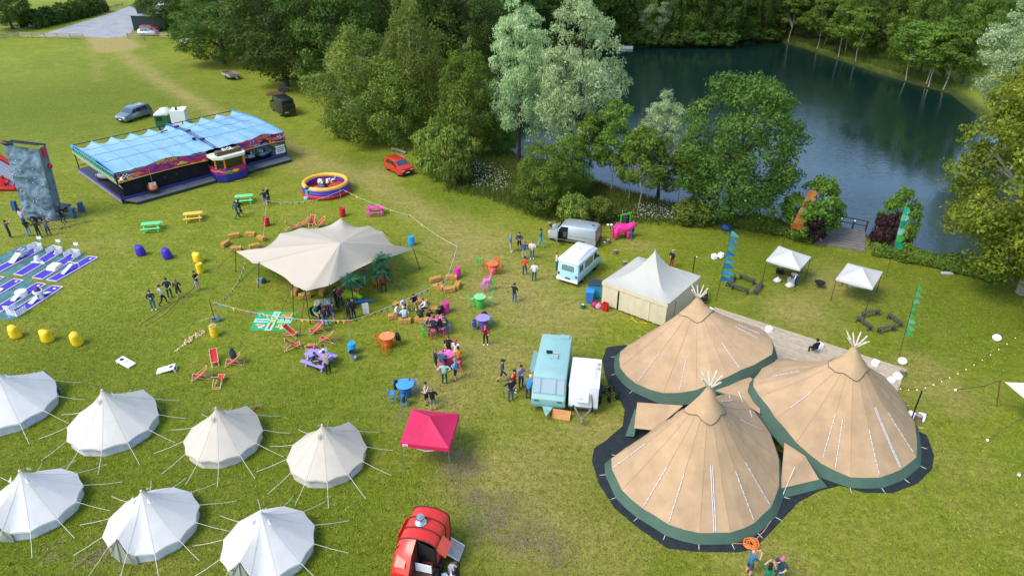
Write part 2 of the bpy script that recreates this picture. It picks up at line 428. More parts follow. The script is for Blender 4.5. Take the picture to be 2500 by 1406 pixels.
def limbs(C,R_,h0,r0,seed,k=9,lean=0.0,top=None):
    r=random.Random(seed);mb=MB();zt=top or float(C[:,2].max())*.82
    pts=[(lean*z/zt+.15*math.sin(z*.7+seed),.15*math.cos(z*.5+seed)-.15,z)for z in np.linspace(-.3,zt,9)]
    mb.tube(pts,[r0*(1.25 if i==0 else 1-.86*i/8)for i in range(9)],8)
    order=sorted(range(len(C)),key=lambda i:r.random())[:k]
    for i in order:
        c_=Vector(C[i]);z0=max(h0,min(zt*.85,c_.z*r.uniform(.45,.75)));f=z0/zt
        a=Vector((lean*f,0,z0));mid=a.lerp(c_,.5)+Vector((0,0,.4))
        rr=r0*(.5-.3*f)+.03
        mb.tube([a,mid,c_],[rr,rr*.65,rr*.2],5)
        for q in range(2):
            e=c_+Vector((r.uniform(-1,1),r.uniform(-1,1),r.uniform(.0,1)))*float(R_[i])*.9
            mb.tube([mid,e],[rr*.4,.02],4)
    return mb
PROTO={}
def proto(kind,seed,mat,bark,Hn,rx,zc,rz_,nclump,n,leaf,trunk_r,**kw):
    C,R_,L=clump_crown(seed,nclump,zc,rx,rz_,n,leaf,**{k:v for k,v in kw.items()if k not in('k','h0')})
    V_=L[0];ext=np.percentile(np.abs(V_[:,:2]),99.5);zt=np.percentile(V_[:,2],99.9)
    PROTO.setdefault(kind,[]).append((crown_mesh('crown',LM[mat],[L]),limbs(C,R_,kw.get('h0',Hn*.2),trunk_r,seed,kw.get('k',12)).mesh('trunk',bark),2*ext,zt))
for sd_ in(1,2,3):proto('oak',sd_*11,'oak',BARK,16,6.2,8.4,7.6,115,30000,.165,.42,cr=(.14,.29),low=-.97)
for sd_ in(4,5):proto('lime',sd_*11,'lime',BARK,12,4.2,6.4,5.8,80,22000,.13,.26,cr=(.15,.31),cone=.35,low=-.97)
for sd_ in(6,7):proto('birch',sd_*11,'birch',PALE,14,4.6,7.4,6.9,90,26000,.125,.24,cr=(.13,.29),droop=.9,cone=.35,low=-.95)
for sd_ in(8,9):proto('silver',sd_*11,'silver',DARKBARK,17,5.0,10.0,7.6,110,30000,.125,.34,cr=(.12,.27),cone=.25,k=8,low=-.85)
proto('poplar',110,'poplar',PALE,19,7.0,10.2,9.0,170,70000,.135,.4,cr=(.10,.23),k=40,low=-.95)
for sd_ in(11,12):proto('young',sd_*11,'lime',PALE,10,2.5,6.3,3.9,38,7500,.145,.075,cr=(.18,.38),cone=.25,k=7)
for sd_ in(13,14):proto('bush',sd_*11,'birch',BARK,4,2.4,1.9,2.0,38,6500,.15,.09,cr=(.2,.4),k=10,h0=.3)
proto('bankbush',190,'oak',BARK,4,2.4,1.9,2.0,38,6500,.15,.09,cr=(.2,.4),k=10,h0=.3)
proto('shrub',170,'lime',BARK,4,2.2,2.1,2.0,36,6000,.13,.08,cr=(.18,.36),k=12,h0=.3,cone=.2)
proto('purple',180,'purple',DARKBARK,3,1.5,1.6,1.4,30,4500,.11,.07,cr=(.2,.4),k=10,h0=.3)
tcount=[0]
CATN={'oak':'oak_tree','lime':'leafy_tree','birch':'birch_tree','silver':'silver_willow_tree','poplar':'poplar_tree','young':'young_tree','bush':'bush','bankbush':'bush','shrub':'willow_shrub','purple':'purple_shrub'}
def tree(kind,bx,by,ty,wpx,label,group=None,hmin=None,dep=None):
    """a tree standing at ground pixel (bx, by), its top at row ty, its crown wpx wide"""
    p=G(bx,by);i=tcount[0];tcount[0]+=1
    h=max(Hof(bx,by,ty),hmin or 1.0);wd=wpx/ppm(by)*(1-.25*h/H)
    cm,tm,W0,H0=PROTO[kind][i%len(PROTO[kind])]
    o=thing(CATN[kind],label,'shrub' if kind in('bush','bankbush','shrub','purple')else 'tree',p,(i*2.399)%6.283,group)
    o.scale=(wd/W0,wd/W0,h/H0)
    link('crown',cm,o);link('trunk',tm,o)
    return o
WL='trees of the wood along the field'
tree('oak',548,156,-30,235,'dark oak at the field edge beside the shipping container',WL)
tree('oak',695,212,-50,260,'dark broad oak standing right behind the black van',WL)
tree('oak',600,110,-120,270,'tall dark tree rising behind the two oaks by the flatbed trailer',WL)
tree('oak',500,82,-110,150,'dark tree beside the white shed roof',WL)
tree('birch',890,340,62,270,'wide olive green birch leaning over the grass right of the black van',WL)
tree('birch',1015,335,-5,190,'tall drooping birch with pale bare stems showing',WL)
tree('birch',960,352,130,190,'lower olive birch in front of the tall drooping birch',WL)
tree('oak',830,225,-120,270,'dark tree between the black van oak and the birches',WL)
tree('oak',985,190,-140,280,'dark tree behind the tall drooping birch',WL)
tree('oak',1140,200,-80,230,'deep green tree behind the silver willows, left side',WL)
tree('lime',1150,385,112,165,'bright green tree between the birches and the silver willows',WL)
tree('lime',1225,372,235,110,'small green tree at the foot of the first silver willow',WL)
tree('bush',1085,432,283,150,'olive hawthorn bush above the red hatchback',WL)
tree('bush',860,335,255,110,'low olive bush at the edge of the birches',WL)
tree('bush',1110,455,330,90,'dark thorn bush beside the daisy bank',WL)
tree('silver',1268,395,-10,175,'tall silver green willow with a bare dark trunk by the water','silver willows on the lake shore')
tree('silver',1405,432,-20,245,'broadest silver green willow on the lake shore','silver willows on the lake shore')
tree('silver',1605,480,226,140,'small pale silver willow standing against the water','silver willows on the lake shore')
SL='young trees on the near lake shore'
tree('lime',1325,520,345,150,'bushy green tree on the bank above the group of visitors',SL)
tree('lime',1390,480,330,120,'green tree under the broadest silver willow',SL)
tree('young',1440,462,275,105,'slender green tree just right of the broadest silver willow',SL)
tree('young',1490,470,240,120,'slender tree leaning toward the water between the willows',SL)
tree('young',1558,520,310,130,'twin stemmed green sapling in front of the small silver willow',SL)
tree('young',1535,490,345,90,'thin sapling behind the green framed chalkboard',SL)
tree('young',1648,505,372,120,'green sapling between the small silver willow and the big oak',SL)
tree('young',1690,510,350,100,'sapling at the left side of the big lakeside oak',SL)
tree('oak',1778,545,187,305,'big lone oak on the near shore with the lake behind it')
tree('bush',1400,555,470,90,'rough bush behind the silver van',SL)
tree('bush',1455,540,475,80,'rough bush left of the green framed chalkboard',SL)
tree('bush',1690,545,490,100,'low bank bush under the left side of the big oak',SL)
tree('shrub',1970,578,428,150,'pale green willow shrub left of the jetty')
tree('shrub',2176,602,462,100,'pale green willow shrub right of the jetty')
tree('purple',1982,592,515,78,'dark purple shrub at the left end of the jetty')
tree('purple',2152,610,524,78,'dark purple shrub at the right end of the jetty')
tree('poplar',2490,712,95,560,'huge yellow green poplar overhanging the lawn at the right edge')
tree('poplar',2600,560,-10,470,'yellow green poplar behind the huge one, mostly out of frame')
tree('silver',2450,330,-60,250,'grey green willow behind the yellow green poplar')
tree('lime',2570,830,640,170,'leafy branch tree poking in at the right edge above the shade sail')
FB='young trees on the far bank'
k_=0
for bx,by,ty,wd,kd in((1928,102,-10,80,'young'),(1995,119,-15,70,'young'),(2009,117,0,85,'young'),(2047,138,10,75,'young'),(2058,133,20,80,'young'),(2089,150,15,80,'young'),
                           (2212,192,50,95,'young'),(2262,204,40,100,'young'),(2272,209,60,90,'young'),(2304,216,60,100,'young')):
    tree(kd,bx,by,ty,wd*1.25,'slender pale stemmed tree on the far right bank of the lake',FB)
for k,(bx,by)in enumerate(((1920,88),(1975,98),(2030,112),(2085,130),(2140,148),(2195,164),(2245,180),(2300,192),(2350,205))):
    tree(['lime','oak','lime'][k%3],bx,by,by-150,125,'leafy tree close behind the pale stems of the far right bank','trees behind the far right bank',17)
for k,bx in enumerate(range(1500,1880,34)):
    tree('bankbush',bx,110-(12 if bx>1790 else 0),70-(8 if bx>1790 else 0),62,'low dark bush hanging over the far waterline of the lake','bushes on the far waterline')
FW='trees of the wood beyond the lake'
r_=random.Random(3)
for bx in range(1490,1900,46):
    tree(r_.choice(['oak','oak','lime']),bx+r_.uniform(-8,8),106-(10 if bx>1780 else 0),-60-r_.uniform(0,40),110,'dense green tree overhanging the far bank of the lake','trees on the far bank',20)
tree('silver',1590,108,-50,95,'grey green willow in the middle of the far bank')
for row,(y0,y1)in enumerate(((70,70),(45,45),(22,22),(0,0))):
    for bx in range(440+row*30,2480,120 if row<3 else 150):
        yy=y0
        if 1840<bx<2480:yy=y0+(bx-1900)*.19*(1-row*.18)if bx>1900 else y0
        if 440<bx<1200 and row==0:continue
        tree(r_.choice(['oak','oak','oak','lime','birch']),bx+r_.uniform(-35,35),yy,yy-r_.uniform(150,210),165-row*12,'green tree in the dense wood behind the lake',FW)
for bx,by in((760,120),(1080,130),(930,110),(660,90),(1230,150),(1300,125),(1380,112),(1450,106)):
    tree('oak',bx,by,by-230,220,'dark tree deep in the wood behind the field trees','trees deep in the wood')
tree('oak',28,72,-60,130,'dark round tree in the top left corner by the hedge')
# far hedge beside the road, edge hedges of the jetty
def hedge(label,pts,wd,ht,n,leaf,mat,seed,name='hedge'):
    r=np.random.default_rng(seed);pos,nr=[],[]
    pts=[Vector(p)for p in pts];seg=[(b_-a).length for a,b_ in zip(pts[:-1],pts[1:])];tot=sum(seg)
    for a,b_,l in zip(pts[:-1],pts[1:],seg):
        m_=int(n*l/tot);d=(b_-a).normalized();q=Vector((-d.y,d.x,0));tt=r.random(m_)
        ang=r.uniform(-.15,math.pi+.15,m_);lump=1+.16*np.sin(tt*l*1.3+seed)+.12*np.sin(tt*l*3.1)
        rad_=r.uniform(.75,1.08,m_)*lump
        base=np.array(a)[None]+np.array(b_-a)[None]*tt[:,None]
        pos.append(base+np.array(q)[None]*(np.cos(ang)*wd/2*rad_)[:,None]+np.array([0,0,1.0])[None]*(.15+np.abs(np.sin(ang))**.6*ht*rad_*.93)[:,None])
        nr.append(np.array(q)[None]*np.cos(ang)[:,None]+np.array([0,0,1.0])[None]*np.sin(ang)[:,None])
    o=thing(name,label,'hedge',pts[0])
    L=leaves(np.concatenate(pos)-np.array(pts[0]),np.concatenate(nr),leaf,seed,.1*np.sin(np.concatenate(pos)[:,0]*2))
    link('foliage',crown_mesh('foliage',LM[mat],[L]),o)
    for a,b_,l in zip(pts[:-1],pts[1:],seg):
        for i in range(max(2,int(l/1.2))):
            p=a.lerp(b_,(i+.5)/max(2,int(l/1.2)))-pts[0]
            MB().tube([p,p+Vector((.1,.05,ht*.8))],[.05,.015],5).build('stem',BARK,o)
    return o
hedge('trimmed green hedge along the lake left of the jetty',[G(1770,548),G(1880,566),G(1985,590)],1.5,1.3,9000,.11,'lime',3)
hedge('trimmed green hedge along the lake right of the jetty',[G(2128,618),G(2240,640),G(2340,662),G(2440,690)],1.5,1.1,9000,.11,'lime',4)
hedge('dark hedge running beside the far gravel road',[G(70,72),G(140,56),G(200,42),G(248,28)],4.5,3.2,9000,.4,'oak',5)
# rough grass and daisies on the lake bank
def scatter(name,label,cat,region,n,mat,kind,seed,hh=(.3,.8),clear=None):
    r=np.random.default_rng(seed);P2=np.array([G(*p)[:2]for p in region]);lo,hi=P2.min(0),P2.max(0)
    pts=np.zeros((0,2))
    while len(pts)<n:
        q=r.uniform(lo,hi,(n,2));s_=poly_sd(P2,q[:,0],q[:,1]);lk=poly_sd(LAKE,q[:,0],q[:,1])
        q=q[(s_>0)&(lk<.6)&(r.random(n)<np.clip(s_/1.2,.15,1))]
        pts=np.concatenate([pts,q])
    pts=pts[:n];lk=poly_sd(LAKE,pts[:,0],pts[:,1]);tz=np.clip((lk+.9)/2.6,0,1);z=-1.6*tz*tz*(3-2*tz)
    base=np.column_stack([pts,z])
    if kind=='blade':
        h=r.uniform(*hh,n);a=r.uniform(0,6.28,n);u=np.column_stack([np.cos(a),np.sin(a),np.zeros(n)])*.035
        tip=base+np.column_stack([r.normal(0,.18,n)*h,r.normal(0,.18,n)*h,h])
        V_=np.stack([base-u,base+u,tip],1).reshape(-1,3);Q_=np.arange(3*n).reshape(n,3);T_=np.repeat(np.clip(r.normal(.5,.25,n),0,1),3)
        L=(V_,Q_,T_)
    else:
        h=r.uniform(*hh,n);base[:,2]+=h
        L=leaves(base,np.tile([0,0,1.0],(n,1)),.045,seed)
    o=link(name,crown_mesh(name,mat,[L]));tag(o,label,cat);struct(o,'stuff');return o
LONG=leaf_mat('long_grass',(.075,.115,.016),(.135,.165,.028),(.22,.21,.05),.2)
scatter('long_grass','unmown grass on the bank between the lawn and the lake','grass',[(1080,470),(1120,380),(1240,360),(1330,392),(1440,428),(1500,452),(1640,490),(1740,522),(1790,545),(1700,556),(1580,552),(1500,548),(1400,560),(1300,535),(1190,490)],26000,LONG,'blade',1)
scatter('far_bank_grass','rough grass strip along the far right bank of the lake','grass',[(1880,90),(1960,108),(2050,136),(2150,170),(2240,196),(2330,218),(2330,200),(2200,165),(2050,112),(1900,82)],14000,LONG,'blade',2,(.4,1.1))
WHITE=M('#f4f4ee',.7,var=0)
scatter('daisies','white ox-eye daisies in the rough grass of the bank','flowers',[(1140,395),(1180,400),(1250,430),(1260,465),(1240,480),(1140,470)],620,WHITE,'flower',3,(.45,.8))
scatter('lake_daisies','white daisies growing below the big oak and saplings','flowers',[(1490,540),(1560,505),(1640,515),(1700,535),(1690,552),(1580,550)],520,WHITE,'flower',4,(.45,.8))
# ================================================================ tents
CANVAS_W=M('#e0dcd4',.85,var=.05,scale=1.2,bmp=.25,bscale=5,trans=.12);CANVAS_C=M('#d0c6b4',.85,var=.06,scale=1.2,bmp=.25,bscale=5,trans=.12)
CANVAS_O=M('#d8d3c6',.85,var=.05,scale=1.2,bmp=.25,bscale=5,trans=.12)
ROPE=M('#e2e2d8',.8,var=.1);PEG=M('#9a9a98',.4,.8,var=.1)
def bell_tent(px,py,R,label,canvas,door_deg,hgt,front):
    p=G(px,py);T=thing('bell_tent',label,'tent',p,rad(door_deg),'bell tents on the lawn')
    n=12;sub=4;we=.62;rows=[];Re=R+.12;prof=[0,.06,.14,.25,.4,.55,.7,.85,1.0]
    ph=0.0                                   # door panel points to local +X
    for u in prof:
        row=[]
        for j in range(n*sub):
            a=2*math.pi*(j/(n*sub))+ph+math.pi/n;f=(j%sub)/sub
            sag=math.sin(math.pi*f)
            r=Re*(u**1.12)*(1-.055*sag*u*u)+.02
            z=hgt-(hgt-we)*(u**.86)-.015*sag*math.sin(math.pi*min(1,u*1.05))
            z+=.05*sag*(u**6)
            d=abs(((a-ph+math.pi)%(2*math.pi))-math.pi)      # the A-frame lifts the canvas over the door
            if d<.42:
                q=1-d/.42;z+=q*max(0,u-.15)/.85*(1.5-we);r-=q*.20*u
            row.append((r*math.cos(a),r*math.sin(a),z))
        rows.append(row)
    mb=MB().grid(rows,True)
    lip=[(x*1.005,y*1.005,z-.10)for x,y,z in rows[-1]]
    mb.grid([rows[-1],lip],True)
    can=mb.build('canopy',canvas,T,22)
    for j in range(n):                          # stitched ridge seams
        k=j*sub
        MB().tube([(r[k][0],r[k][1],r[k][2]+.012)for r in rows],.006,4).build('seam',canvas,can)
    wall=[]
    for z in(we-.03,.3,0):
        rr=R*(1.0 if z>.1 else 1.01)
        wall.append([(rr*math.cos(a)*q,rr*math.sin(a)*q,z)for j in range(n*sub)for a,q in[(2*math.pi*(j/(n*sub))+math.pi/n,1-.03*math.sin(math.pi*(j%sub)/sub))]])
    MB().grid(wall,True).build('wall',M('#c9c4b6' if canvas is CANVAS_C else '#c3c6c6',.9,var=.1,bmp=.3,bscale=6),T,50)
    # door flaps under the A-frame
    dm=M('#8f9482',.9,var=.08,bmp=.3,bscale=5);ex=R+.05;hw_=R*math.sin(.40)
    for s_ in(-1,1):
        MB().add([(ex+.06,0,0),(R*math.cos(.40)+.06,s_*hw_,0),(R*math.cos(.40)+.05,s_*hw_,we-.05),(ex-.14,0,1.42)],[(0,1,2,3)]).build('door',dm,T,0)
    MB().tube([(ex+.09,0,.02),(ex+.0,.02,.7),(ex-.11,0,1.4)],.02,5).build('zip',M('#6c6f66',.7),T)
    for s_ in(-1,1):MB().tube([(ex+.01,s_*hw_,0),(ex-.17,0,1.5)],.02,6).build('frame_pole',PEG,T)
    MB().lathe([(.05,hgt-.05),(.07,hgt+.02),(.03,hgt+.07)],8).build('cap',canvas,T)
    for k in range(3):                          # vents near the top
        a=rad(75+120*k);c=Vector((.52*math.cos(a),.52*math.sin(a),hgt-.48));t_=Vector((-math.sin(a),math.cos(a),0));o=Vector((math.cos(a),math.sin(a),0))
        v=MB().add([c-t_*.13,c+t_*.13,c+Vector((0,0,.30))-o*.10,c+o*.14-Vector((0,0,.02))],[(0,3,2),(3,1,2)]);v.build('vent',canvas,T)
    for k in(4,8):
        a0=2*math.pi*k/n+math.pi/n;a1=a0+2*math.pi/n*.62;a0+=.1;q=R*1.012
        MB().add([(q*math.cos(a0),q*math.sin(a0),.18),(q*math.cos(a1),q*math.sin(a1),.18),(q*math.cos(a1),q*math.sin(a1),.5),(q*math.cos(a0),q*math.sin(a0),.5)],[(0,1,2,3)]).build('window',M('#b9bddf',.6,var=.05),T,0)
    for j in range(n):
        a=2*math.pi*j/n+math.pi/n;e=Vector(rows[-1][j*sub]);f=Vector((math.cos(a),math.sin(a),0))*(Re+1.55+.25*math.sin(j*5))
        MB().tube([e,e.lerp(f,.5)-Vector((0,0,.02)),f+Vector((0,0,.04))],.012,4).build('guy_rope',ROPE,T)
        MB().tube([f+Vector((0,0,-.05)),f+Vector((0,0,.12))+f.normalized()*.04],.015,4).build('peg',PEG,T)
    return T
B_=58
bell_tent(32,1000,2.6,'white bell tent cut by the left edge, above the other bell tents',CANVAS_W,B_,3.0,0)
bell_tent(284,1046,2.45,'off-white bell tent directly below the two cornhole boards',CANVAS_O,B_,3.0,0)
bell_tent(551,1082,2.12,'cream bell tent in the middle of the upper row, brown game beside it',CANVAS_C,B_,2.75,0)
bell_tent(802,1125,2.14,'cream bell tent nearest to the red gazebo',CANVAS_C,B_,2.75,0)
bell_tent(92,1240,2.2,'white bell tent at the left edge of the lower row, door open to the front',CANVAS_W,252,2.75,1)
bell_tent(379,1290,2.16,'white bell tent in the middle of the lower row',CANVAS_W,252,2.75,1)
bell_tent(661,1342,2.16,'white bell tent at the bottom of the picture left of the red horsebox',CANVAS_W,252,2.75,1)

# ---------------------------------------------------------------- giant tipis
TAN=M('#bb9b76',.85,var=.13,scale=.9,bmp=.3,bscale=.9,trans=.06);GREEN=M('#44604f',.8,var=.12,scale=1.0,bmp=.2,bscale=4);STRAP=M('#c9cbcd',.7,var=.2,scale=8)
POLE=M('#d8cdb8',.8,var=.2,scale=6);DGREEN=M('#2f4740',.8,var=.1)
def tipi(label,cpx,cpy,apex_h,hem,straps,zip_az,name='giant_tipi'):
    """hem: (photo x, photo y, height) round the skirt, unprojected to 3-D; the canopy runs from there to the crossing of the poles"""
    p=G(cpx,cpy);T=thing(name,label,'tipi',p,0,'joined giant tipis')
    pts=[G(x,y,z)-p for x,y,z in hem]
    pts.sort(key=lambda q:math.atan2(q.y,q.x));az=np.array([math.atan2(q.y,q.x)for q in pts]);rr=np.array([math.hypot(q.x,q.y)for q in pts]);zz=np.array([q.z for q in pts])
    def at_(a):
        a=(a+math.pi)%(2*math.pi)-math.pi
        A=np.concatenate([az-2*math.pi,az,az+2*math.pi])
        return float(np.interp(a,A,np.tile(rr,3))),float(np.interp(a,A,np.tile(zz,3)))
    n=18;sub=2;K=n*sub;U=[0,.05,.12,.2,.3,.42,.55,.68,.8,.9,1.0];rows=[]
    for u in U:
        row=[]
        for j in range(K):
            a=2*math.pi*j/K;R_,z1=at_(a);f=(j%sub)/sub;sag=math.sin(math.pi*f)
            lift=min(1,z1/2.0)
            cv=u**(1+.0*lift)                                   # lifted sides belly out, pegged sides run straight
            r=(.10+(R_-.10)*cv)*(1-.012*sag*min(1,u*2)*(1-.4*lift))
            z=apex_h+(z1-apex_h)*(u**(.90-.30*lift))-.03*sag*u*(1-u)
            row.append((r*math.cos(a),r*math.sin(a),z))
        rows.append(row)
    MB().grid(rows,True).build('canopy',TAN,T,5)
    for j in range(0,K,sub):MB().tube([(r[j][0],r[j][1],r[j][2]+.008)for r in rows[2:]],.014,4).build('seam',M('#ad8f69',.9,var=.2),T)
    # green storm skirt below the tan cloth
    outer=[]
    for j in range(K):
        x,y,z=rows[-1][j];q=Vector((x,y,0));d=q.normalized();lift=min(1,z/1.2)
        outer.append((x+d.x*(.30+.12*lift),y+d.y*(.30+.12*lift),max(.045,z-.55-.2*lift)))
    MB().grid([[(x*1.001,y*1.001,z+.012)for x,y,z in rows[-1]],outer],True).build('storm_skirt',GREEN,T,40)
    # cap with green edging
    cap=[]
    for u in(0.0,.35,.7,1.0):
        row=[]
        for j in range(K):
            a=2*math.pi*j/K;w_=abs(((a*4/(2*math.pi)+.5)%1)-.5)*2
            uu=u*(.17+.05*(1-w_));i0=max(i for i in range(len(U))if U[i]<=uu);i1=min(i0+1,len(U)-1)
            f=0 if i1==i0 else(uu-U[i0])/(U[i1]-U[i0]);q=Vector(rows[i0][j]).lerp(Vector(rows[i1][j]),f)
            d=Vector((math.cos(a),math.sin(a),.6));row.append(q+d*.035)
        cap.append(row)
    c_=MB().grid(cap,True).build('cap',TAN,T,40)
    MB().tube([q for q in cap[-1]]+[cap[-1][0]],.022,4,False).build('edging',DGREEN,c_)
    for k in range(9):                                                  # pole tips fanning out of the top
        a=2*math.pi*(k+.3)/9;R_,z1=at_(a+math.pi);d=Vector((math.cos(a)*R_,math.sin(a)*R_,apex_h-max(z1,.0))).normalized()if True else None
        d=Vector((math.cos(a)*.62,math.sin(a)*.62,.8)).normalized();c0=Vector((0,0,apex_h-.1))
        MB().tube([c0-d*.05,c0+d*(1.0+.25*math.sin(k*3))],[.05,.04],6).build('pole_tip',POLE,T)
    for a_,u0,u1 in straps:                                           # laced strips up the cloth
        j=int(round((rad(a_)%(2*math.pi))/(2*math.pi)*K))%K;path=[]
        for i in range(9):
            uu=u0+(u1-u0)*i/8;i0=max(i_ for i_ in range(len(U))if U[i_]<=uu);i1=min(i0+1,len(U)-1);f=0 if i1==i0 else(uu-U[i0])/(U[i1]-U[i0])
            q=Vector(rows[i0][j]).lerp(Vector(rows[i1][j]),f);path.append(q+Vector((q.x,q.y,3)).normalized()*.03)
        if a_==zip_az:
            t_=Vector((-math.sin(rad(a_)),math.cos(rad(a_)),0))*.05
            MB().tube([q-t_ for q in path],.028,4).tube([q+t_ for q in path],.028,4).build('zip',STRAP,T)
        else:
            for i in range(0,8):
                MB().tube([path[i],path[i].lerp(path[i+1],.82)],.03,4).build('lacing',STRAP,T)
    for j in range(0,K,sub):                                          # pegged hem loops
        x,y,z=outer[j]
        if z<.2:
            d=Vector((x,y,0)).normalized();MB().tube([(x,y,.06),(x+d.x*.35,y+d.y*.35,.02)],.015,4).build('peg_strap',ROPE,T)
    return T
hemA=[(1513,893,0.5),(1510,865,0.5),(1522,850,0.5),(1552,832,0.5),(1605,806,0.6),(1660,790,0.9),(1755,786,1.7),(1800,794,2.2),(1856,800,2.6),(1886,834,2.8),(1890,860,2.8),(1852,884,2.8),(1795,908,2.6),(1745,934,2.3),(1690,955,1.5),(1640,962,0.8),(1585,952,0.5),(1535,925,0.5),(1518,908,0.5)]
hemB=[(1488,1120,0.5),(1516,1102,0.6),(1575,1064,1.2),(1640,1018,2.0),(1700,985,2.2),(1765,962,2.2),(1806,962,2.1),(1845,1008,1.9),(1888,1075,1.6),(1903,1135,1.2),(1898,1205,0.6),(1857,1263,0.5),(1812,1293,0.5),(1740,1302,0.5),(1657,1291,0.5),(1585,1250,0.5),(1531,1212,0.5),(1500,1160,0.5)]
hemC=[(2238,1115,0.5),(2205,1142,0.5),(2150,1165,0.5),(2080,1166,0.5),(2018,1140,0.6),(1970,1105,1.2),(1915,1045,1.9),(1868,982,2.5),(1836,940,2.6),(1850,912,2.4),(1905,875,2.2),(1950,882,2.0),(2010,884,2.0),(2060,888,2.0),(2130,895,1.0),(2180,940,0.5),(2212,995,0.5),(2238,1070,0.5)]
tipi('tan giant tipi at the back of the three, beside the cream pagoda marquee',1682,872,Hof(1682,872,727),hemA,[(215,.62,.98),(250,.62,.98),(287,.58,.97),(330,.5,.8),(345,.55,.85),(20,.55,.8)],None)
tipi('tan giant tipi at the front of the three, orange cable coil at its hem',1694,1160,Hof(1694,1160,945),hemB,[(185,.62,.98),(215,.62,.98),(245,.6,.98),(270,.5,.99),(295,.58,.98),(322,.58,.98),(25,.5,.85),(50,.4,.7)],270)
tipi('tan giant tipi at the right of the three with a long silver zip',2027,1045,Hof(2027,1045,847),hemC,[(200,.5,.8),(235,.52,.95),(250,.55,.98),(280,.6,.98),(302,.45,.98),(325,.55,.95),(165,.5,.8)],302)
# link cloths between the tipis
def cloth_link(label,tan,skirt):
    p=G(*tan[0][:2]);o=thing('link_cloth',label,'tent',p,0)
    MB().slab([G(*q)-p for q in tan],.01).build('panel',TAN,o,0);MB().slab([G(*q)-p for q in skirt],.012).build('storm_skirt',GREEN,o,0)
cloth_link('tan cloth with green hem closing the gap between the back and front tipis',[(1548,1045,.6),(1595,1050,1.1),(1668,990,2.1),(1556,982,1.3)],[(1527,1064,.05),(1548,1066,.3),(1562,1000,1.1),(1550,998,1.05)])
cloth_link('tan cloth in the middle where the three tipis meet',[(1735,950,1.8),(1792,968,2.1),(1856,1010,2.0),(1850,935,2.2),(1815,908,2.1)],[(1735,952,1.75),(1742,958,1.6),(1800,975,2.0),(1795,968,2.05)])
cloth_link('tan triangle of cloth between the front and right tipis',[(1905,1192,.5),(2000,1170,.4),(1965,1112,1.2),(1915,1080,1.5)],[(1908,1216,.03),(2020,1188,.03),(2002,1166,.42),(1904,1188,.52)])
# ropes from the front tipi over to the joint
for k,(a,b_)in enumerate((((1803,955,2.5),(1910,1215,.1)),((1830,1000,2.5),(1905,1210,.1)),((1780,965,2.6),(1880,1270,.1)),((1940,1140,1.2),(1908,1215,.1)))):
    tag(MB().tube([G(*a),G(*b_)],.018,4).build('tent_rope',ROPE),['long white rope running down from the join of the three tipis','white rope slack across the front tipi side','white rope ending by the orange cable coil','short white rope over the tan triangle between two tipis'][k],'rope')
# black ground sheet that the three tipis stand on, pale boarded floor behind
BLACK=M('#1d2629',.75,var=.35,scale=3,bmp=.9,bscale=9)
sheet_px=[(1482,848),(1530,842),(1620,850),(1640,900),(1700,940),(1800,1000),(1900,1100),(2000,1150),(2120,1140),(2225,1120),(2238,1052),(2262,1062),(2280,1112),(2275,1145),(2240,1180),(2180,1203),(2110,1202),(2050,1185),(2000,1198),(1950,1225),(1915,1262),(1880,1300),
            (1840,1340),(1800,1348),(1700,1346),(1630,1338),(1560,1290),(1500,1240),(1462,1180),(1445,1125),(1450,1095),(1480,1075),(1520,1040),(1525,1000),(1505,960),(1478,920),(1470,880)]
sh_=MB().prism([G(*p)[:2]for p in sheet_px],.005,.035).build('ground_sheet',BLACK,None,0);tag(sh_,'black ground sheet showing round the feet of the tipis','ground sheet')
deck_px=[(1745,752),(1800,768),(1900,800),(2000,832),(2120,878),(2212,903),(2196,950),(2120,960),(1900,900),(1760,810)]
dk=thing('timber_floor','pale boarded floor at the back of the tipis','floor',G(1745,752))
DECKM=[M(c,.8,var=.12,scale=3)for c in('#b9a98e','#b4a489','#bdae94')]
P0=G(1745,752);P2=G(2212,903);ax=(P2-P0).normalized();ay=Vector((ax.y,-ax.x,0));Lk=(P2-P0).length
nb=17
for i in range(nb):
    a0,a1=P0+ay*(i*.3+.012),P0+ay*((i+1)*.3)
    q=[a0,a0+ax*Lk,a1+ax*Lk,a1]
    MB().prism([((v-P0).x,(v-P0).y)for v in q],.04,.10+.004*(i%3)).build('plank',DECKM[i%3],dk,0)

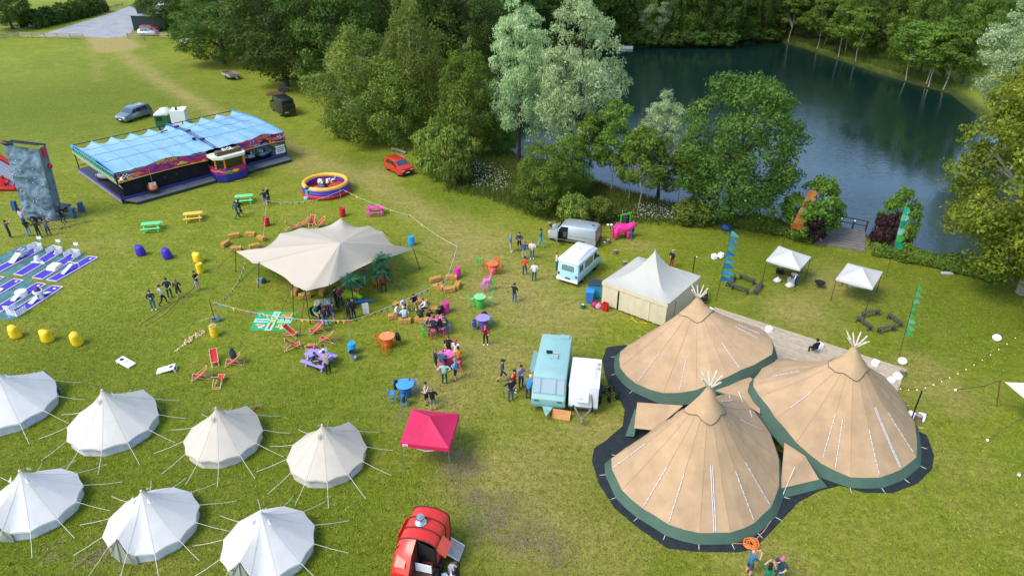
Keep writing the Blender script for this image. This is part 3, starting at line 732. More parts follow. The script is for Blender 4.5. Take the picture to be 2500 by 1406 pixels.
# ---------------------------------------------------------------- cream pagoda marquee
PAG=M('#bfbeb2',.85,var=.05,scale=1,bmp=.2,bscale=4,trans=.1);PAGW=M('#cfc3a2',.85,var=.07,scale=1.5,bmp=.4,bscale=3)
def pagoda():
    E_=[G(*q,2.2)for q in((1470,686),(1631,743),(1712,674),(1557.6,626))];c=sum(E_,Vector())/4;c.z=0
    T=thing('pagoda_marquee','cream pagoda marquee with a pointed roof behind the tipis','marquee',c)
    E_=[e-c for e in E_];top=4.7;rows=[];seg=8
    for u in[0,.04,.09,.16,.26,.4,.55,.7,.85,1.0]:
        row=[]
        for k in range(4):
            for i in range(seg):
                f=i/seg;e=E_[k].lerp(E_[(k+1)%4],f);z=2.2+(top-2.2)*((1-u)**2.6)*.86+(top-2.2)*.14*(1-u)-.05*math.sin(math.pi*f)*u
                row.append((e.x*u,e.y*u,z))
        rows.append(row)
    r_o=MB().grid(rows,True).build('roof',PAG,T,30)
    MB().tube([(0,0,top-.05),(0,0,top+.12)],[.05,.01],6).build('finial',PAG,r_o)
    for k in range(4):
        a,b_=E_[k],E_[(k+1)%4];d=(b_-a);o=Vector((d.y,-d.x,0)).normalized()*.015;o=o if o.dot(a+b_)>0 else-o
        MB().add([a+o,b_+o,b_+o-Vector((0,0,.32)),a+o-Vector((0,0,.32))],[(0,1,2,3)]).build('valance',PAGW,T,0)
        MB().tube([(a.x*.985,a.y*.985,0),(a.x*.985,a.y*.985,2.25)],.035,6).build('leg',M('#b8b8b4',.4,.7),T)
        nn=4
        for i in range(nn):                      # hung wall curtains with a low gap
            f0,f1=i/nn,(i+1)/nn
            if k==0 and i==1:f0+=.03
            if k==3 and i==1:f0+=0
            rows2=[]
            for z in(2.15,1.2,.5,.16 if k==0 else .05):
                rows2.append([a.lerp(b_,f0+(f1-f0)*q/6)*.985*Vector((1,1,0)).length/math.sqrt(2)+Vector((0,0,0))for q in range(7)])
                rows2[-1]=[(v.x+o.x*2.5*math.sin(q*2.1+i),v.y+o.y*2.5*math.sin(q*2.1+i),z)for q,v in enumerate(rows2[-1])]
            MB().grid(rows2).build('wall_panel',PAGW,T,40)
    MB().prism([(e.x*.9,e.y*.9)for e in E_],.01,.10).build('floor',M('#5a4c44',.8,var=.3,scale=4),T,0)
pagoda()
# yellow stakes by the marquee
for k,(a,b_)in enumerate((((1541,776),(1555,788)),((1530,785),(1548,775)),((1562,786),(1580,790)))):
    tag(MB().bar(G(*a,.04),G(*b_,.06),.05).build('yellow_stake',M('#d8b62a',.6)),['yellow stake lying at the marquee front, leftmost','yellow stake at the marquee front crossing another','yellow stake at the marquee front, nearest the tipi'][k],'stake')

# ---------------------------------------------------------------- stretch tent
def stretch_tent():
    bd=[(576,614,2.1),(617,643,2.3),(633,643,2.35),(715,697,2.6),(745,711,2.9),(804,697,2.8),(913,637,2.9),(1008,608,2.1),(966,601,2.2),(936,566,2.5),(903,551,2.7),(863,554,2.8),(832,533,3.8),(790,555,2.9),(735,556,2.8),(683,570,2.6),(646,605,2.3)]
    c0=G(808,615,3.6);c=Vector((c0.x,c0.y,0));T=thing('stretch_tent','large cream stretch tent with pointed corners in the middle of the field','tent',c)
    B=[G(*q)-c for q in bd];sub=6;ring=[];polefix=[]
    for k in range(len(B)):
        a,b_=B[k],B[(k+1)%len(B)]
        for i in range(sub):
            f=i/sub;p=a.lerp(b_,f);L_=(b_-a).length;inw=Vector((-p.x,-p.y,0)).normalized()*math.sin(math.pi*f)*L_*.07
            ring.append(p+inw-Vector((0,0,.03*L_*math.sin(math.pi*f))))
    n=len(ring);K=20;Zf=np.zeros((K+1,n));Xs=np.zeros((K+1,n));Ys=np.zeros((K+1,n))
    pk=G(831,593,4.6)-c
    for i in range(K+1):
        u=i/K
        for j,q in enumerate(ring):Xs[i,j]=pk.x+(q.x-pk.x)*u;Ys[i,j]=pk.y+(q.y-pk.y)*u;Zf[i,j]=4.6+(q.z-4.6)*u
    extra=[(G(x,y,z)-c)for x,y,z in((752,558,3.5),(720,640,3.6),(880,590,3.5))]
    fix=np.zeros((K+1,n),bool);fix[0]=True;fix[K]=True;extra=[]
    Zf[1]=4.52;fix[1]=True
    for e in extra:
        d=np.hypot(Xs-e.x,Ys-e.y);i,j=np.unravel_index(d[1:K].argmin(),d[1:K].shape);Zf[i+1,j]=e.z;fix[i+1,j]=True
    for it in range(500):
        A=Zf.copy()
        A[1:K]=.25*(Zf[:-2]+Zf[2:]+np.roll(Zf,1,1)[1:K]+np.roll(Zf,-1,1)[1:K])*1.0
        Zf=np.where(fix,Zf,A)
    sm=Zf
    rows=[[(Xs[i,j],Ys[i,j],sm[i,j])for j in range(n)]for i in range(K+1)]
    MB().grid(rows,True).build('canopy',M('#bfb3a0',.75,var=.03,scale=.5,bmp=.05,trans=.08),T,60)
    DP=M('#2c2f2e',.6)
    for k in(0,2,3,4,5,6,7,9,10,14,15):
        a=B[k];out=Vector((a.x,a.y,0)).normalized();f=Vector((a.x,a.y,0))+out*(.5 if k not in(4,5,6)else .05)
        MB().tube([f,a+Vector((0,0,.12))],.035,6).build('pole',DP,T)
        g=f+out*2.0+Vector((0,0,.03));MB().tube([a,g],.02,4).build('guy_strap',DP,T);MB().tube([g-Vector((0,0,.1)),g+Vector((0,0,.15))],.025,4).build('stake',M('#cfcfca',.5,.5),T)
    for e in[pk]:MB().tube([(e.x,e.y,0),(e.x,e.y,e.z-.04)],.05,6).build('centre_pole',M('#8c7a5e',.8),T)
stretch_tent()

# ---------------------------------------------------------------- pop-up gazebos
def gazebo(label,corners,ze,top,cloth,leg,val=.25,shelf=None):
    E_=[G(*q,ze)for q in corners];c=sum(E_,Vector())/4;c.z=0;T=thing('pop_up_gazebo',label,'gazebo',c);E_=[e-c for e in E_]
    rows=[];seg=6
    for u in(0,.12,.3,.5,.75,1.0):
        row=[]
        for k in range(4):
            for i in range(seg):
                f=i/seg;e=E_[k].lerp(E_[(k+1)%4],f);sag=math.sin(math.pi*f)
                z=ze+(top-ze)*(1-u)**1.12-.09*sag*math.sin(math.pi*u*.9);row.append((e.x*u,e.y*u,z))
        rows.append(row)
    MB().grid(rows,True).build('roof',cloth,T,24)
    MB().grid([rows[-1],[(x*1.004,y*1.004,z-val)for x,y,z in rows[-1]]],True).build('valance',cloth,T,40)
    for k in range(4):
        a=E_[k]*.975;b_=E_[(k+1)%4]*.975;MB().tube([(a.x,a.y,.02),(a.x,a.y,ze-.03)],.028,6).build('leg',leg,T)
        MB().box((a.x,a.y,.01),(.1,.1,.02)).build('foot',leg,T)
        m_=(a+b_)/2;MB().tube([(a.x,a.y,ze-.15),(m_.x,m_.y,ze-.45),(b_.x,b_.y,ze-.15)],.015,4).build('scissor_bar',leg,T)
    return T
STEEL=M('#aeb2b2',.35,.8);DLEG=M('#33372f',.5)
gz=gazebo('bright red pop-up gazebo with white maker badge above the red horsebox',[(977,1080),(1096,1094),(1121,1009),(1006,998)],2.1,2.95,M('#d01f55',.7,var=.06,trans=.12),STEEL,.27)
p_=G(984,1083,2.0)-gz.location
MB().box((p_.x+.12,p_.y-.06,1.95),(.30,.03,.14),rz=rad(-9)).build('badge',M('#f2f2f2',.5),gz)
MB().box((p_.x+.12,p_.y-.08,1.95),(.18,.02,.05),rz=rad(-9)).build('badge_mark',M('#6a2230',.5),gz)
WHT=M('#cccbc6',.75,var=.04,trans=.1)
gazebo('white pop-up gazebo beside the jetty, with someone bending under it',[(1871,634),(1953,658),(1981,627),(1902,600)],2.05,2.75,WHT,DLEG,.16)
gazebo('white pop-up gazebo standing further right with nothing under its roof',[(2041,680),(2131,704),(2156,663),(2070,642)],2.05,2.75,WHT,DLEG,.16)
# shade sail at the right edge
ss=thing('shade_sail','cream shade sail corner reaching in at the right edge','canopy',G(2433,993))
q0=G(2433,993)
SA=[G(2452,932,2.3)-q0,G(2560,930,2.6)-q0,G(2620,1060,2.2)-q0]
rows=[]
for i in range(7):
    u=i/6;a=SA[0].lerp(SA[1],u);b_=SA[0].lerp(SA[2],u);rows.append([(a.lerp(b_,j/6)+Vector((0,0,-.25*math.sin(math.pi*j/6)*u-.1*math.sin(math.pi*u))))for j in range(7)])
MB().grid(rows).build('sail',M('#e9e2c4',.8,trans=.15),ss,60)
MB().tube([(0,0,0),G(2442,928,2.4)-q0],.045,6).build('pole',M('#7a5a35',.8,var=.2),ss)
MB().tube([G(2442,928,2.4)-q0,G(2405,942,1.6)-q0,G(2333,952,.03)-q0],.02,4).build('guy_strap',DLEG,ss)
MB().tube([G(2560,990,1.6)-q0,G(2480,1028,.6)-q0,G(2411,1074,.03)-q0],.02,4).build('guy_strap',DLEG,ss)
for a in((2333,952),(2411,1074),(2488,1159)):MB().ell(G(*a,.05)-q0,(.09,.09,.09)).build('stake_cap',WHITE,ss)
MB().tube([G(2488,1159,.04)-q0,G(2560,1120,1.2)-q0],.02,4).build('guy_strap',DLEG,ss)
# ================================================================ vehicles
TYRE=M('#17181a',.85,var=.2);RIM=M('#a9adb0',.35,.8);DRIM=M('#2a2c2e',.4,.6);GL=glass();BLK=M('#141516',.6,var=.1);LAMP=M('#e9edf0',.15,.2,var=0);TAIL=M('#8e1216',.3,var=0);PLATE_Y=M('#e3b92c',.5,var=0);PLATE_W=M('#eceff0',.5,var=0);CHROME=M('#c7cbd0',.2,.9,var=0)
def wheels(T,xs_,hy,r,wd=.2,rim=RIM,arch=True):
    for x in xs_:
        for s_ in(-1,1):
            W_=bpy.data.objects.new('wheel',None);COL.objects.link(W_);W_.parent=T;W_.location=(x,s_*hy,r);W_.rotation_euler.x=math.pi/2
            MB().lathe([(r*.62,-wd/2),(r*.93,-wd/2),(r,-wd*.35),(r,wd*.35),(r*.93,wd/2),(r*.62,wd/2)],18).build('tyre',TYRE,W_)
            MB().lathe([(r*.1,-wd/2-.012),(r*.5,-wd/2-.004),(r*.63,-wd*.47),(r*.63,wd*.47),(r*.5,wd/2+.004),(r*.1,wd/2+.012)],10).build('rim',rim,W_)
            if arch:MB().lathe([(0.0,-.004),(r*1.2,-.004),(r*1.2,.004),(0,.004)],20,(0,0,-s_*(-wd/2-.0)*0+(s_*wd*.38))).build('wheel_arch',BLK,W_)
def car(name,label,loc,rz,L,W,Hh,paint,prof,belt,wins,screen,rear,wx,r=.33,rim=RIM,rails=None,tum=.32,cat='car'):
    T=thing(name,label,cat,loc,rz)
    hw=lambda z:W/2+.03-(z-.5)*.15
    MB().vbody(prof,hw,.07).build('body',paint,T,32)
    for s_ in(-1,1):
        for pw in wins:MB().side(pw,hw,s_*.008,.02).build('side_window',GL,T,0)
        MB().box((wins[-1][0][0]+.15 if False else screen[0][0]-.35,s_*(W/2+.08),belt+.06),(.10,.18,.13)).build('wing_mirror',paint,T)
        fx=max(p[0]for p in prof);bx=min(p[0]for p in prof)
        MB().box((fx-.10,s_*(W/2-.30),belt-.28),(.16,.38,.15)).build('headlight',LAMP,T)
        MB().box((bx+.06,s_*(W/2-.14),belt-.12),(.14,.22,.26)).build('tail_light',TAIL,T)
        if rails:MB().tube([(rails[0],s_*(hw(Hh)-.06),Hh-.02),(rails[0]+.1,s_*(hw(Hh)-.05),Hh+.05),(rails[1]-.1,s_*(hw(Hh)-.05),Hh+.05),(rails[1],s_*(hw(Hh)-.06),Hh-.02)],.022,5).build('roof_rail',CHROME,T)
        MB().side([(wins[0][0][0]+.05,belt-.1),(wins[0][0][0]+.2,belt-.1),(wins[0][0][0]+.2,belt-.07),(wins[0][0][0]+.05,belt-.07)],hw,s_*.02,.02).build('door_handle',CHROME,T,0)
    for nm,(a,b_)in(('windscreen',screen),('rear_window',rear)):
        d=Vector((b_[0]-a[0],0,b_[1]-a[1])).normalized();nn=Vector((d.z,0,-d.x));nn=nn if nn.x*(1 if nm=='windscreen' else-1)>0 else-nn
        A,B=Vector((a[0],0,a[1])),Vector((b_[0],0,b_[1]));A2,B2=A.lerp(B,.06)+nn*.008,A.lerp(B,.9)+nn*.008
        MB().add([A2+Vector((0,-hw(A2.z)+.09,0)),A2+Vector((0,hw(A2.z)-.09,0)),B2+Vector((0,hw(B2.z)-.09,0)),B2+Vector((0,-hw(B2.z)+.09,0))],[(0,1,2,3)]).build(nm,glass('#39474f'),T,0)
    MB().box((fx-.015,0,.42),(.06,W*.72,.22)).build('bumper',BLK,T);MB().box((bx+.015,0,.42),(.06,W*.8,.2)).build('bumper',BLK,T)
    MB().box((fx+.02,0,.5),(.02,.5,.11)).build('number_plate',PLATE_W,T);MB().box((bx-.02,0,.62),(.02,.5,.11)).build('number_plate',PLATE_Y,T)
    MB().box((fx-.02,0,.66),(.05,W*.5,.12)).build('grille',BLK,T)
    wheels(T,wx,W/2-.11,r,.22,rim)
    return T
def sprof(L,Hh,hood=.98,nose=.25):
    h=L/2
    return[(-h+.05,.32),(-h,.6),(-h+.04,.95),(-h+.22,Hh-.18),(-h+.5,Hh-.02),(-h*.1,Hh),(h*.22,Hh-.05),(h*.58,hood+.1),(h-.12,hood-.1),(h,.68),(h-.04,.32)]
GREY=M('#7d8790',.3,.55,var=.04,coat=.6);RED=M('#c8321a',.3,.1,var=.04,coat=.6);SIL=M('#c2c8cc',.3,.5,var=.04,coat=.5)
suvw=[[(-1.75,1.08),(-.72,1.08),(-.72,1.60),(-1.45,1.60)],[(-.66,1.08),(.25,1.08),(.22,1.60),(-.66,1.60)],[(.31,1.08),(1.15,1.06),(.58,1.56),(.29,1.58)]]
car('grey_suv','silver grey off-road car parked behind the blue dodgem roof',G(330,290),heading(G(365,283),G(322,297)),4.8,1.98,1.8,GREY,sprof(4.8,1.8,1.05),1.06,suvw,((1.40,1.14),(.55,1.74)),((-2.34,.98),(-2.18,1.62)),(-1.5,1.5),.37,DRIM,(-1.7,.3))
rw=[[(-1.5,1.02),(-.5,1.02),(-.5,1.48),(-1.2,1.48)],[(-.44,1.02),(.4,1.02),(.36,1.48),(-.44,1.48)],[(.46,1.02),(1.0,1.02),(.6,1.40),(.44,1.44)]]
c_=(G(945,416)+G(974,431))/2;hd=heading(G(945,415),G(975,431));off=Vector((-math.sin(hd),math.cos(hd),0))*.82
car('red_hatchback','orange red hatchback with silver roof rails parked beside the trees',c_+off,hd,4.0,1.76,1.62,RED,sprof(4.0,1.64,1.02),1.0,rw,((1.16,1.12),(.44,1.58)),((-1.94,.96),(-1.78,1.44)),(-1.22,1.24),.33,RIM,(-1.3,.3))
car('gate_car','dark red car parked in front of the shipping container',G(368,78),rad(-8),4.3,1.75,1.5,M('#a3223a',.35,.2,var=.04,coat=.5),sprof(4.3,1.5,.98),.98,rw,((1.25,1.06),(.48,1.45)),((-2.08,.95),(-1.92,1.32)),(-1.3,1.3))
car('gate_car','silver car parked at the field fence by the gate',G(364,87),rad(-6),4.3,1.75,1.5,SIL,sprof(4.3,1.5,.98),.98,rw,((1.25,1.06),(.48,1.45)),((-2.08,.95),(-1.92,1.32)),(-1.3,1.3))

# silver panel van with its front door open
def panel_van(name,label,loc,rz,L,W,Hh,paint,bonnet,open_door=False,dark=False):
    T=thing(name,label,'van',loc,rz);h=L/2;belt=Hh*.58
    hw=lambda z:W/2+.02-(z-.5)*.06
    prof=[(-h+.02,.3),(-h,.55),(-h+.02,belt),(-h+.14,Hh-.12),(-h+.35,Hh-.01),(0,Hh),(h*.34,Hh-.06),(h*.45,Hh-.16),(h*.66,bonnet+.12),(h*.92,bonnet-.12),(h,bonnet-.4),(h-.03,.3)]
    MB().vbody(prof,hw,.08).build('body',paint,T,32)
    A,B=Vector((h*.655,0,bonnet+.14)),Vector((h*.45,0,Hh-.19));q=Vector((.012,0,.008))
    MB().add([A+q+Vector((0,-hw(A.z)+.1,0)),A+q+Vector((0,hw(A.z)-.1,0)),B+q+Vector((0,hw(B.z)-.1,0)),B+q+Vector((0,-hw(B.z)+.1,0))],[(0,1,2,3)]).build('windscreen',glass('#2c363c'),T,0)
    dp=[(h*.17,belt+.04),(h*.58,belt+.02),(h*.42,Hh-.26),(h*.17,Hh-.24)]
    for s_ in(-1,1):
        MB().side(dp,hw,s_*.008,.02).build('side_window',GL,T,0)
        MB().box((h-.16,s_*(W/2-.26),bonnet-.26),(.26,.30,.24),ry=.5).build('headlight',LAMP,T)
        MB().box((-h+.03,s_*(W/2-.06),Hh*.52),(.10,.10,.75)).build('tail_light',TAIL,T)
        MB().box((h*.56,s_*(W/2+.12),belt+.08),(.14,.22,.2)).build('wing_mirror',BLK if dark else paint,T)
        MB().side([(-h+.3,belt-.22),(h*.1,belt-.22),(h*.1,belt-.18),(-h+.3,belt-.18)],hw,s_*.012,.02).build('door_rail',M('#8d9296',.4,.4)if not dark else M('#4b4e4d',.4,.4),T,0)
        MB().side([(-h*.55,.42),(h*.6,.42),(h*.6,.55),(-h*.55,.55)],hw,s_*.015,.02).build('sill_trim',M('#3c4043',.7),T,0)
    for s_ in(-1,1):MB().add([(-h-.004,s_*.04,.72),(-h-.004,s_*(W/2-.16),.72),(-h+.07,s_*(W/2-.24),Hh-.3),(-h+.07,s_*.04,Hh-.3)],[(0,1,2,3)]).build('rear_door',GL if dark else M('#9aa6ad',.35,.4),T,0)
    MB().box((-h-.03,0,.42),(.12,W*.92,.2)).build('bumper',M('#303436',.7),T);MB().box((h-.0,0,.42),(.1,W*.85,.24)).build('bumper',M('#303436',.7),T)
    MB().box((-h-.02,W*.2,.68),(.03,.52,.12)).build('number_plate',PLATE_Y,T)
    if not dark:MB().box((-h+.55,0,Hh+.02),(.25,.12,.05)).build('roof_vent',BLK,T)
    wheels(T,(-h*.58,h*.64),W/2-.1,.33,.22)
    if open_door:
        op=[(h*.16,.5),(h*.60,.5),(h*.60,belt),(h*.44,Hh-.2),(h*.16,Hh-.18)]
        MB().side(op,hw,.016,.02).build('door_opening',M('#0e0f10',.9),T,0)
        MB().box((h*.28,W/2-.1,.95),(.35,.25,.5)).build('cab_seat',M('#4f5357',.9),T)
        hx,hy=h*.60,hw(.8)+.02;d=Vector((-.35,.94,0))
        D=bpy.data.objects.new('open_door',None);COL.objects.link(D);D.parent=T;D.location=(hx,hy,0);D.rotation_euler.z=math.atan2(d.y,d.x)
        MB().slab([(0,0,.5),(1.0,0,.5),(1.0,0,belt),(0,0,belt)],.06).build('door_skin',paint,D,0)
        MB().slab([(0.02,0,belt),(1.0,0,belt),(.98,0,Hh-.25),(.45,0,Hh-.25)],.04).build('door_glass',glass('#5b6a70'),D,0)
        MB().tube([(0,.02,belt),(.45,.02,Hh-.23),(1.0,.02,Hh-.23),(1.0,.02,belt)],.03,5).build('window_frame',paint,D)
    return T
hd=heading(G(1430,602),G(1366,591));c_=(G(1430,602)+G(1366,591))/2+Vector((math.sin(hd),-math.cos(hd),0))*-.85*-1
lft=Vector((-math.sin(hd),math.cos(hd),0))
panel_van('silver_van','silver panel van with its front door open behind the ice cream van',(G(1424,602)+G(1366,591))/2-lft*.85,hd,4.7,1.86,1.86,SIL,1.12,True)
hd=heading(G(690,288),G(662,269));lft=Vector((-math.sin(hd),math.cos(hd),0))
panel_van('black_van','black panel van parked under the dark oaks',(G(690,287)+G(662,269))/2-lft*1.0,hd,5.6,2.0,2.5,M('#20231c',.35,.2,var=.05,coat=.4),1.25,False,True)

# ice cream van
def ice_cream_van():
    hd=heading(G(1421,688),G(1451,660));lft=Vector((-math.sin(hd),math.cos(hd),0));c=(G(1421,688)+G(1451,660))/2+lft*.88
    T=thing('ice_cream_van','pale blue ice cream van with a white roof and serving window','van',c,hd);L,W=4.5,1.95;h=L/2
    PB=M('#a9dcea',.35,.0,var=.04,coat=.4);WR=M('#f3f5f6',.4,var=.05,coat=.3)
    hw=lambda z:W/2-(z-.5)*.02
    MB().vbody([(-h,.35),(-h-.02,.6),(-h+.05,1.3),(-h+.12,2.0),(h*.55,2.0),(h*.68,1.35),(h*.9,1.2),(h,.95),(h,.35)],hw,.08).build('body',PB,T,32)
    hr=lambda z:W/2+.02-max(0,z-2.2)*.7
    MB().vbody([(-h+.04,2.0),(-h+.02,2.12),(-h+.25,2.42),(0,2.52),(h*.45,2.44),(h*.62,2.1),(h*.62,2.0)],hr,.12).build('roof',WR,T,40)
    MB().box((-.2,0,2.53),(.55,.3,.05)).build('roof_hatch',M('#c9d0d4',.5),T)
    MB().box((-h-.03,0,.45),(.14,W+.02,.2)).build('bumper',WR,T);MB().box((h,0,.5),(.14,W*.95,.2)).build('bumper',WR,T)
    MB().slab([(-h+.035,-.68,1.22),(-h+.035,.68,1.22),(-h+.11,.66,1.86),(-h+.11,-.66,1.86)],-.03).build('window_frame',WR,T,0)
    MB().slab([(-h-.005,-.6,1.28),(-h-.005,.6,1.28),(-h+.06,.58,1.8),(-h+.06,-.58,1.8)],-.01).build('rear_window',glass('#5d8a86'),T,0)
    for s_ in(-1,1):
        MB().side([(-h*.48,1.12),(h*.28,1.12),(h*.28,1.92),(-h*.48,1.92)],hw,s_*.01,.02).build('window_frame',WR,T,0)
        MB().side([(-h*.44,1.18),(h*.24,1.18),(h*.24,1.87),(-h*.44,1.87)],hw,s_*.022,.02).build('serving_window',glass('#6f807c'),T,0)
        MB().side([(-h*.86,1.25),(-h*.58,1.25),(-h*.58,1.8),(-h*.86,1.8)],hw,s_*.01,.02).build('side_window',glass('#4a565a'),T,0)
        MB().side([(h*.34,1.2),(h*.64,1.2),(h*.52,1.85),(h*.34,1.85)],hw,s_*.01,.02).build('cab_window',GL,T,0)
        MB().side([(-h,.98),(h*.9,.98),(h*.9,1.03),(-h,1.03)],hw,s_*.012,.02).build('trim_strip',WR,T,0)
        MB().box((-h-.02,s_*.82,.92),(.05,.14,.22)).build('tail_light',TAIL,T);MB().ell((h,s_*.66,.85),(.06,.13,.13)).build('headlight',LAMP,T)
        MB().box((h*.62,s_*(W/2+.1),1.4),(.08,.16,.2)).build('wing_mirror',BLK,T)
        MB().tube([(h*.3,s_*(W/2+.02),2.02),(-h*.5,s_*(W/2+.02),2.02)],.03,5).build('awning_rail',WR,T)
    MB().box((-h-.05,-.05,.62),(.03,.5,.12)).build('number_plate',M('#26292b',.5),T)
    MB().add([(h*.565,-.8,1.95),(h*.565,.8,1.95),(h*.685,.84,1.38),(h*.685,-.84,1.38)],[(0,1,2,3)]).build('windscreen',glass('#39474f'),T,0)
    wheels(T,(-h*.55,h*.6),W/2-.1,.32,.2)
ice_cream_van()

# green and white lorry cab behind the dodgems
def lorry():
    c=G(436,314);T=thing('lorry','green and white lorry behind the dodgem roof','lorry',c,rad(190),None,.86)
    GRN=M('#1f6a44',.4,var=.06,coat=.3);WR=M('#eceeec',.45,var=.06)
    MB().box((2.0,0,1.55),(1.8,2.3,1.9)).build('cab',GRN,T);MB().vbody([(.9,2.45),(.9,2.9),(1.2,3.25),(2.3,3.2),(2.9,2.7),(2.95,2.45)],lambda z:1.17-max(0,z-2.9)*.4,.1).build('cab_roof',WR,T,40)
    MB().box((2.92,0,1.95),(.02,2.0,.7)).build('windscreen',GL,T);MB().box((2.92,0,1.05),(.03,1.9,.3)).build('grille',M('#b9d6c4',.5),T)
    for s_ in(-1,1):MB().box((2.2,s_*1.16,1.95),(.9,.02,.6)).build('side_window',GL,T)
    MB().box((-.6,0,1.9),(2.2,2.3,2.4)).build('generator_box',WR,T);MB().box((-1.4,-.3,3.2),(.9,.6,.25)).build('roof_unit',WR,T)
    MB().tube([(-.5,.6,3.1),(-.5,.6,3.55)],.18,8).build('exhaust',M('#2f3235',.6),T);MB().box((-.2,-1.16,2.3),(.5,.02,.4)).build('vent',M('#35403f',.6),T)
    for k,(x,y)in enumerate(((2.2,-.6),(2.2,.5))):MB().box((x,y,3.26),(.25,.16,.14)).build('marker_light',M('#b4562e',.5),T)
    MB().box((.4,0,.75),(5.2,.9,.3)).build('chassis',BLK,T);wheels(T,(-1.2,2.1),1.0,.48,.28)
lorry()
# flatbed trailer under the trees, pallets behind the van
def flat_trailer():
    a,b_,d=G(533,190),G(556,205),G(584,198);ux=(b_-a).normalized()
    hd=heading(a,b_);T=thing('flatbed_trailer','grey drop-sided trailer loaded with timber under the oaks','trailer',(a+d)/2+Vector((.3,.6,0)),hd+rad(6))
    AL=M('#b6babb',.4,.6,var=.15);WD=M('#8a6f4e',.85,var=.3)
    MB().box((0,0,.55),(3.6,1.8,.08)).build('bed',WD,T)
    for s_ in(-1,1):MB().box((0,s_*.9,.78),(3.6,.04,.4)).build('side_board',AL,T)
    for s_ in(-1,1):MB().box((s_*1.8,0,.78),(.04,1.8,.4)).build('end_board',AL,T)
    for k in range(4):MB().box((-.2+.1*k,-.4+.3*k,.68+.06*k),(2.8,.14,.07),rz=.1*(k-2)).build('timber',WD,T)
    MB().bar((1.8,0,.5),(2.9,0,.5),.1).build('drawbar',AL,T);wheels(T,(-.4,.4),.86,.28,.18)
flat_trailer()
P3=G(672,230)
T=thing('board_pile','low pile of brown boards behind the black van','boards',P3,rad(12))
for k in range(6):MB().box((0,-.75+k*.3,.10+.03*(k%2)),(2.6,.26,.06),rz=.02*(k%3)).build('plank',M('#7c5136',.9,var=.25),T)
T=thing('lidded_crate','dark grey lidded crate standing on the boards behind the black van','crate',G(693,224),rad(12))
MB().box((0,0,.35),(1.5,1.0,.5)).build('box',M('#40464a',.7,var=.15),T);MB().box((0,0,.63),(1.6,1.1,.06)).build('lid',M('#5a6064',.6),T)

# ---------------------------------------------------------------- turquoise caravan
TURQ=M('#8fb8b2',.45,.05,var=.06,scale=1.2,coat=.15)
def caravan():
    r0,r1=G(1359,839,2.45),G(1341,938,2.45);hd=heading(r0,r1);fr=G(1337,997,.4);L=5.6;W=2.15;h=L/2
    d=Vector((math.cos(hd),math.sin(hd),0));c=Vector((fr.x,fr.y,0))-d*h
    T=thing('turquoise_caravan','turquoise caravan used as a bar beside the white box trailer','caravan',c,hd)
    hw=lambda z:W/2-(z-.5)*.02
    prof=[(-h,.4),(-h-.02,1.3),(-h+.12,2.3),(-h+.3,2.45),(h-1.15,2.5),(h-.75,2.36),(h-.2,1.35),(h,1.1),(h,.62),(h-.12,.4)]
    MB().vbody(prof,hw,.09).build('body',TURQ,T,32)
    MB().vbody([(h-.3,.42),(h+.03,.62),(h+.03,.75),(h-.3,.75)],lambda z:W/2+.012,.04).build('front_skirt',M('#6f9f9e',.5),T,30)
    a,b_=Vector((h-.215,0,1.38)),Vector((h-.70,0,2.27));nn=Vector((.88,0,.48))
    for k,(y0,y1)in enumerate(((-.98,-.52),(-.46,.46),(.52,.98))):
        f=[(a+nn*.012+Vector((0,y0,0))),(a+nn*.012+Vector((0,y1,0))),(b_+nn*.012+Vector((0,y1,0))),(b_+nn*.012+Vector((0,y0,0)))]
        MB().slab(f,.02).build('window_frame',M('#7fa8a6',.4),T,0)
        e=.05;g=[f[0].lerp(f[2],.06)+nn*.028,f[1].lerp(f[3],.06)+nn*.028,f[2].lerp(f[0],.06)+nn*.028,f[3].lerp(f[1],.06)+nn*.028]
        MB().slab(g,.006).build('front_window',glass('#9aa8b0',.12),T,0)
    MB().box((-h+.55,.55,2.5),(.42,.62,.09)).build('roof_hatch',TURQ,T);MB().box((.15,.05,2.54),(.42,.55,.10)).build('roof_hatch',TURQ,T)
    MB().tube([(-.2,.35,2.56),(-.2,-.25,2.6)],.045,6).build('flue_pipe',M('#c9b98a',.6),T);MB().box((-.22,-.28,2.62),(.16,.4,.14)).build('flue_cowl',BLK,T)
    MB().slab([(h-.3,-.45,.48),(h+.85,-.04,.48),(h+.85,.04,.48),(h-.3,.45,.48)],.10).build('drawbar',TURQ,T,0)
    MB().tube([(h+.8,0,.5),(h+.95,0,.52)],.05,6).build('hitch',STEEL,T);MB().tube([(h+.55,0,.05),(h+.55,0,.75)],.03,6).build('jockey_wheel_post',STEEL,T)
    for s_ in(-1,1):
        MB().box((h+.0,s_*.72,.98),(.05,.3,.06)).build('grab_handle',BLK,T)
        MB().side([(-1.5,1.3),(-.4,1.3),(-.4,2.0),(-1.5,2.0)],hw,s_*.01,.02).build('side_window',glass('#4a565a'),T,0)
    # serving hatch on the bar side, propped open
    MB().side([(-.9,1.05),(1.2,1.05),(1.2,2.0),(-.9,2.0)],hw,-.012,.02).build('serving_hatch',M('#26302f',.8),T,0)
    MB().slab([(-.9,-W/2-.02,2.0),(1.2,-W/2-.02,2.0),(1.2,-W/2-.3,2.15),(-.9,-W/2-.3,2.15)],.03).build('hatch_flap',TURQ,T,0)
    MB().box((.15,-W/2-.16,1.02),(2.1,.3,.04)).build('counter',M('#b98a52',.7,var=.2),T)
    wheels(T,(-.25,),W/2-.05,.33,.2)
    return T,c,hd
CAR,cc,chd=caravan()
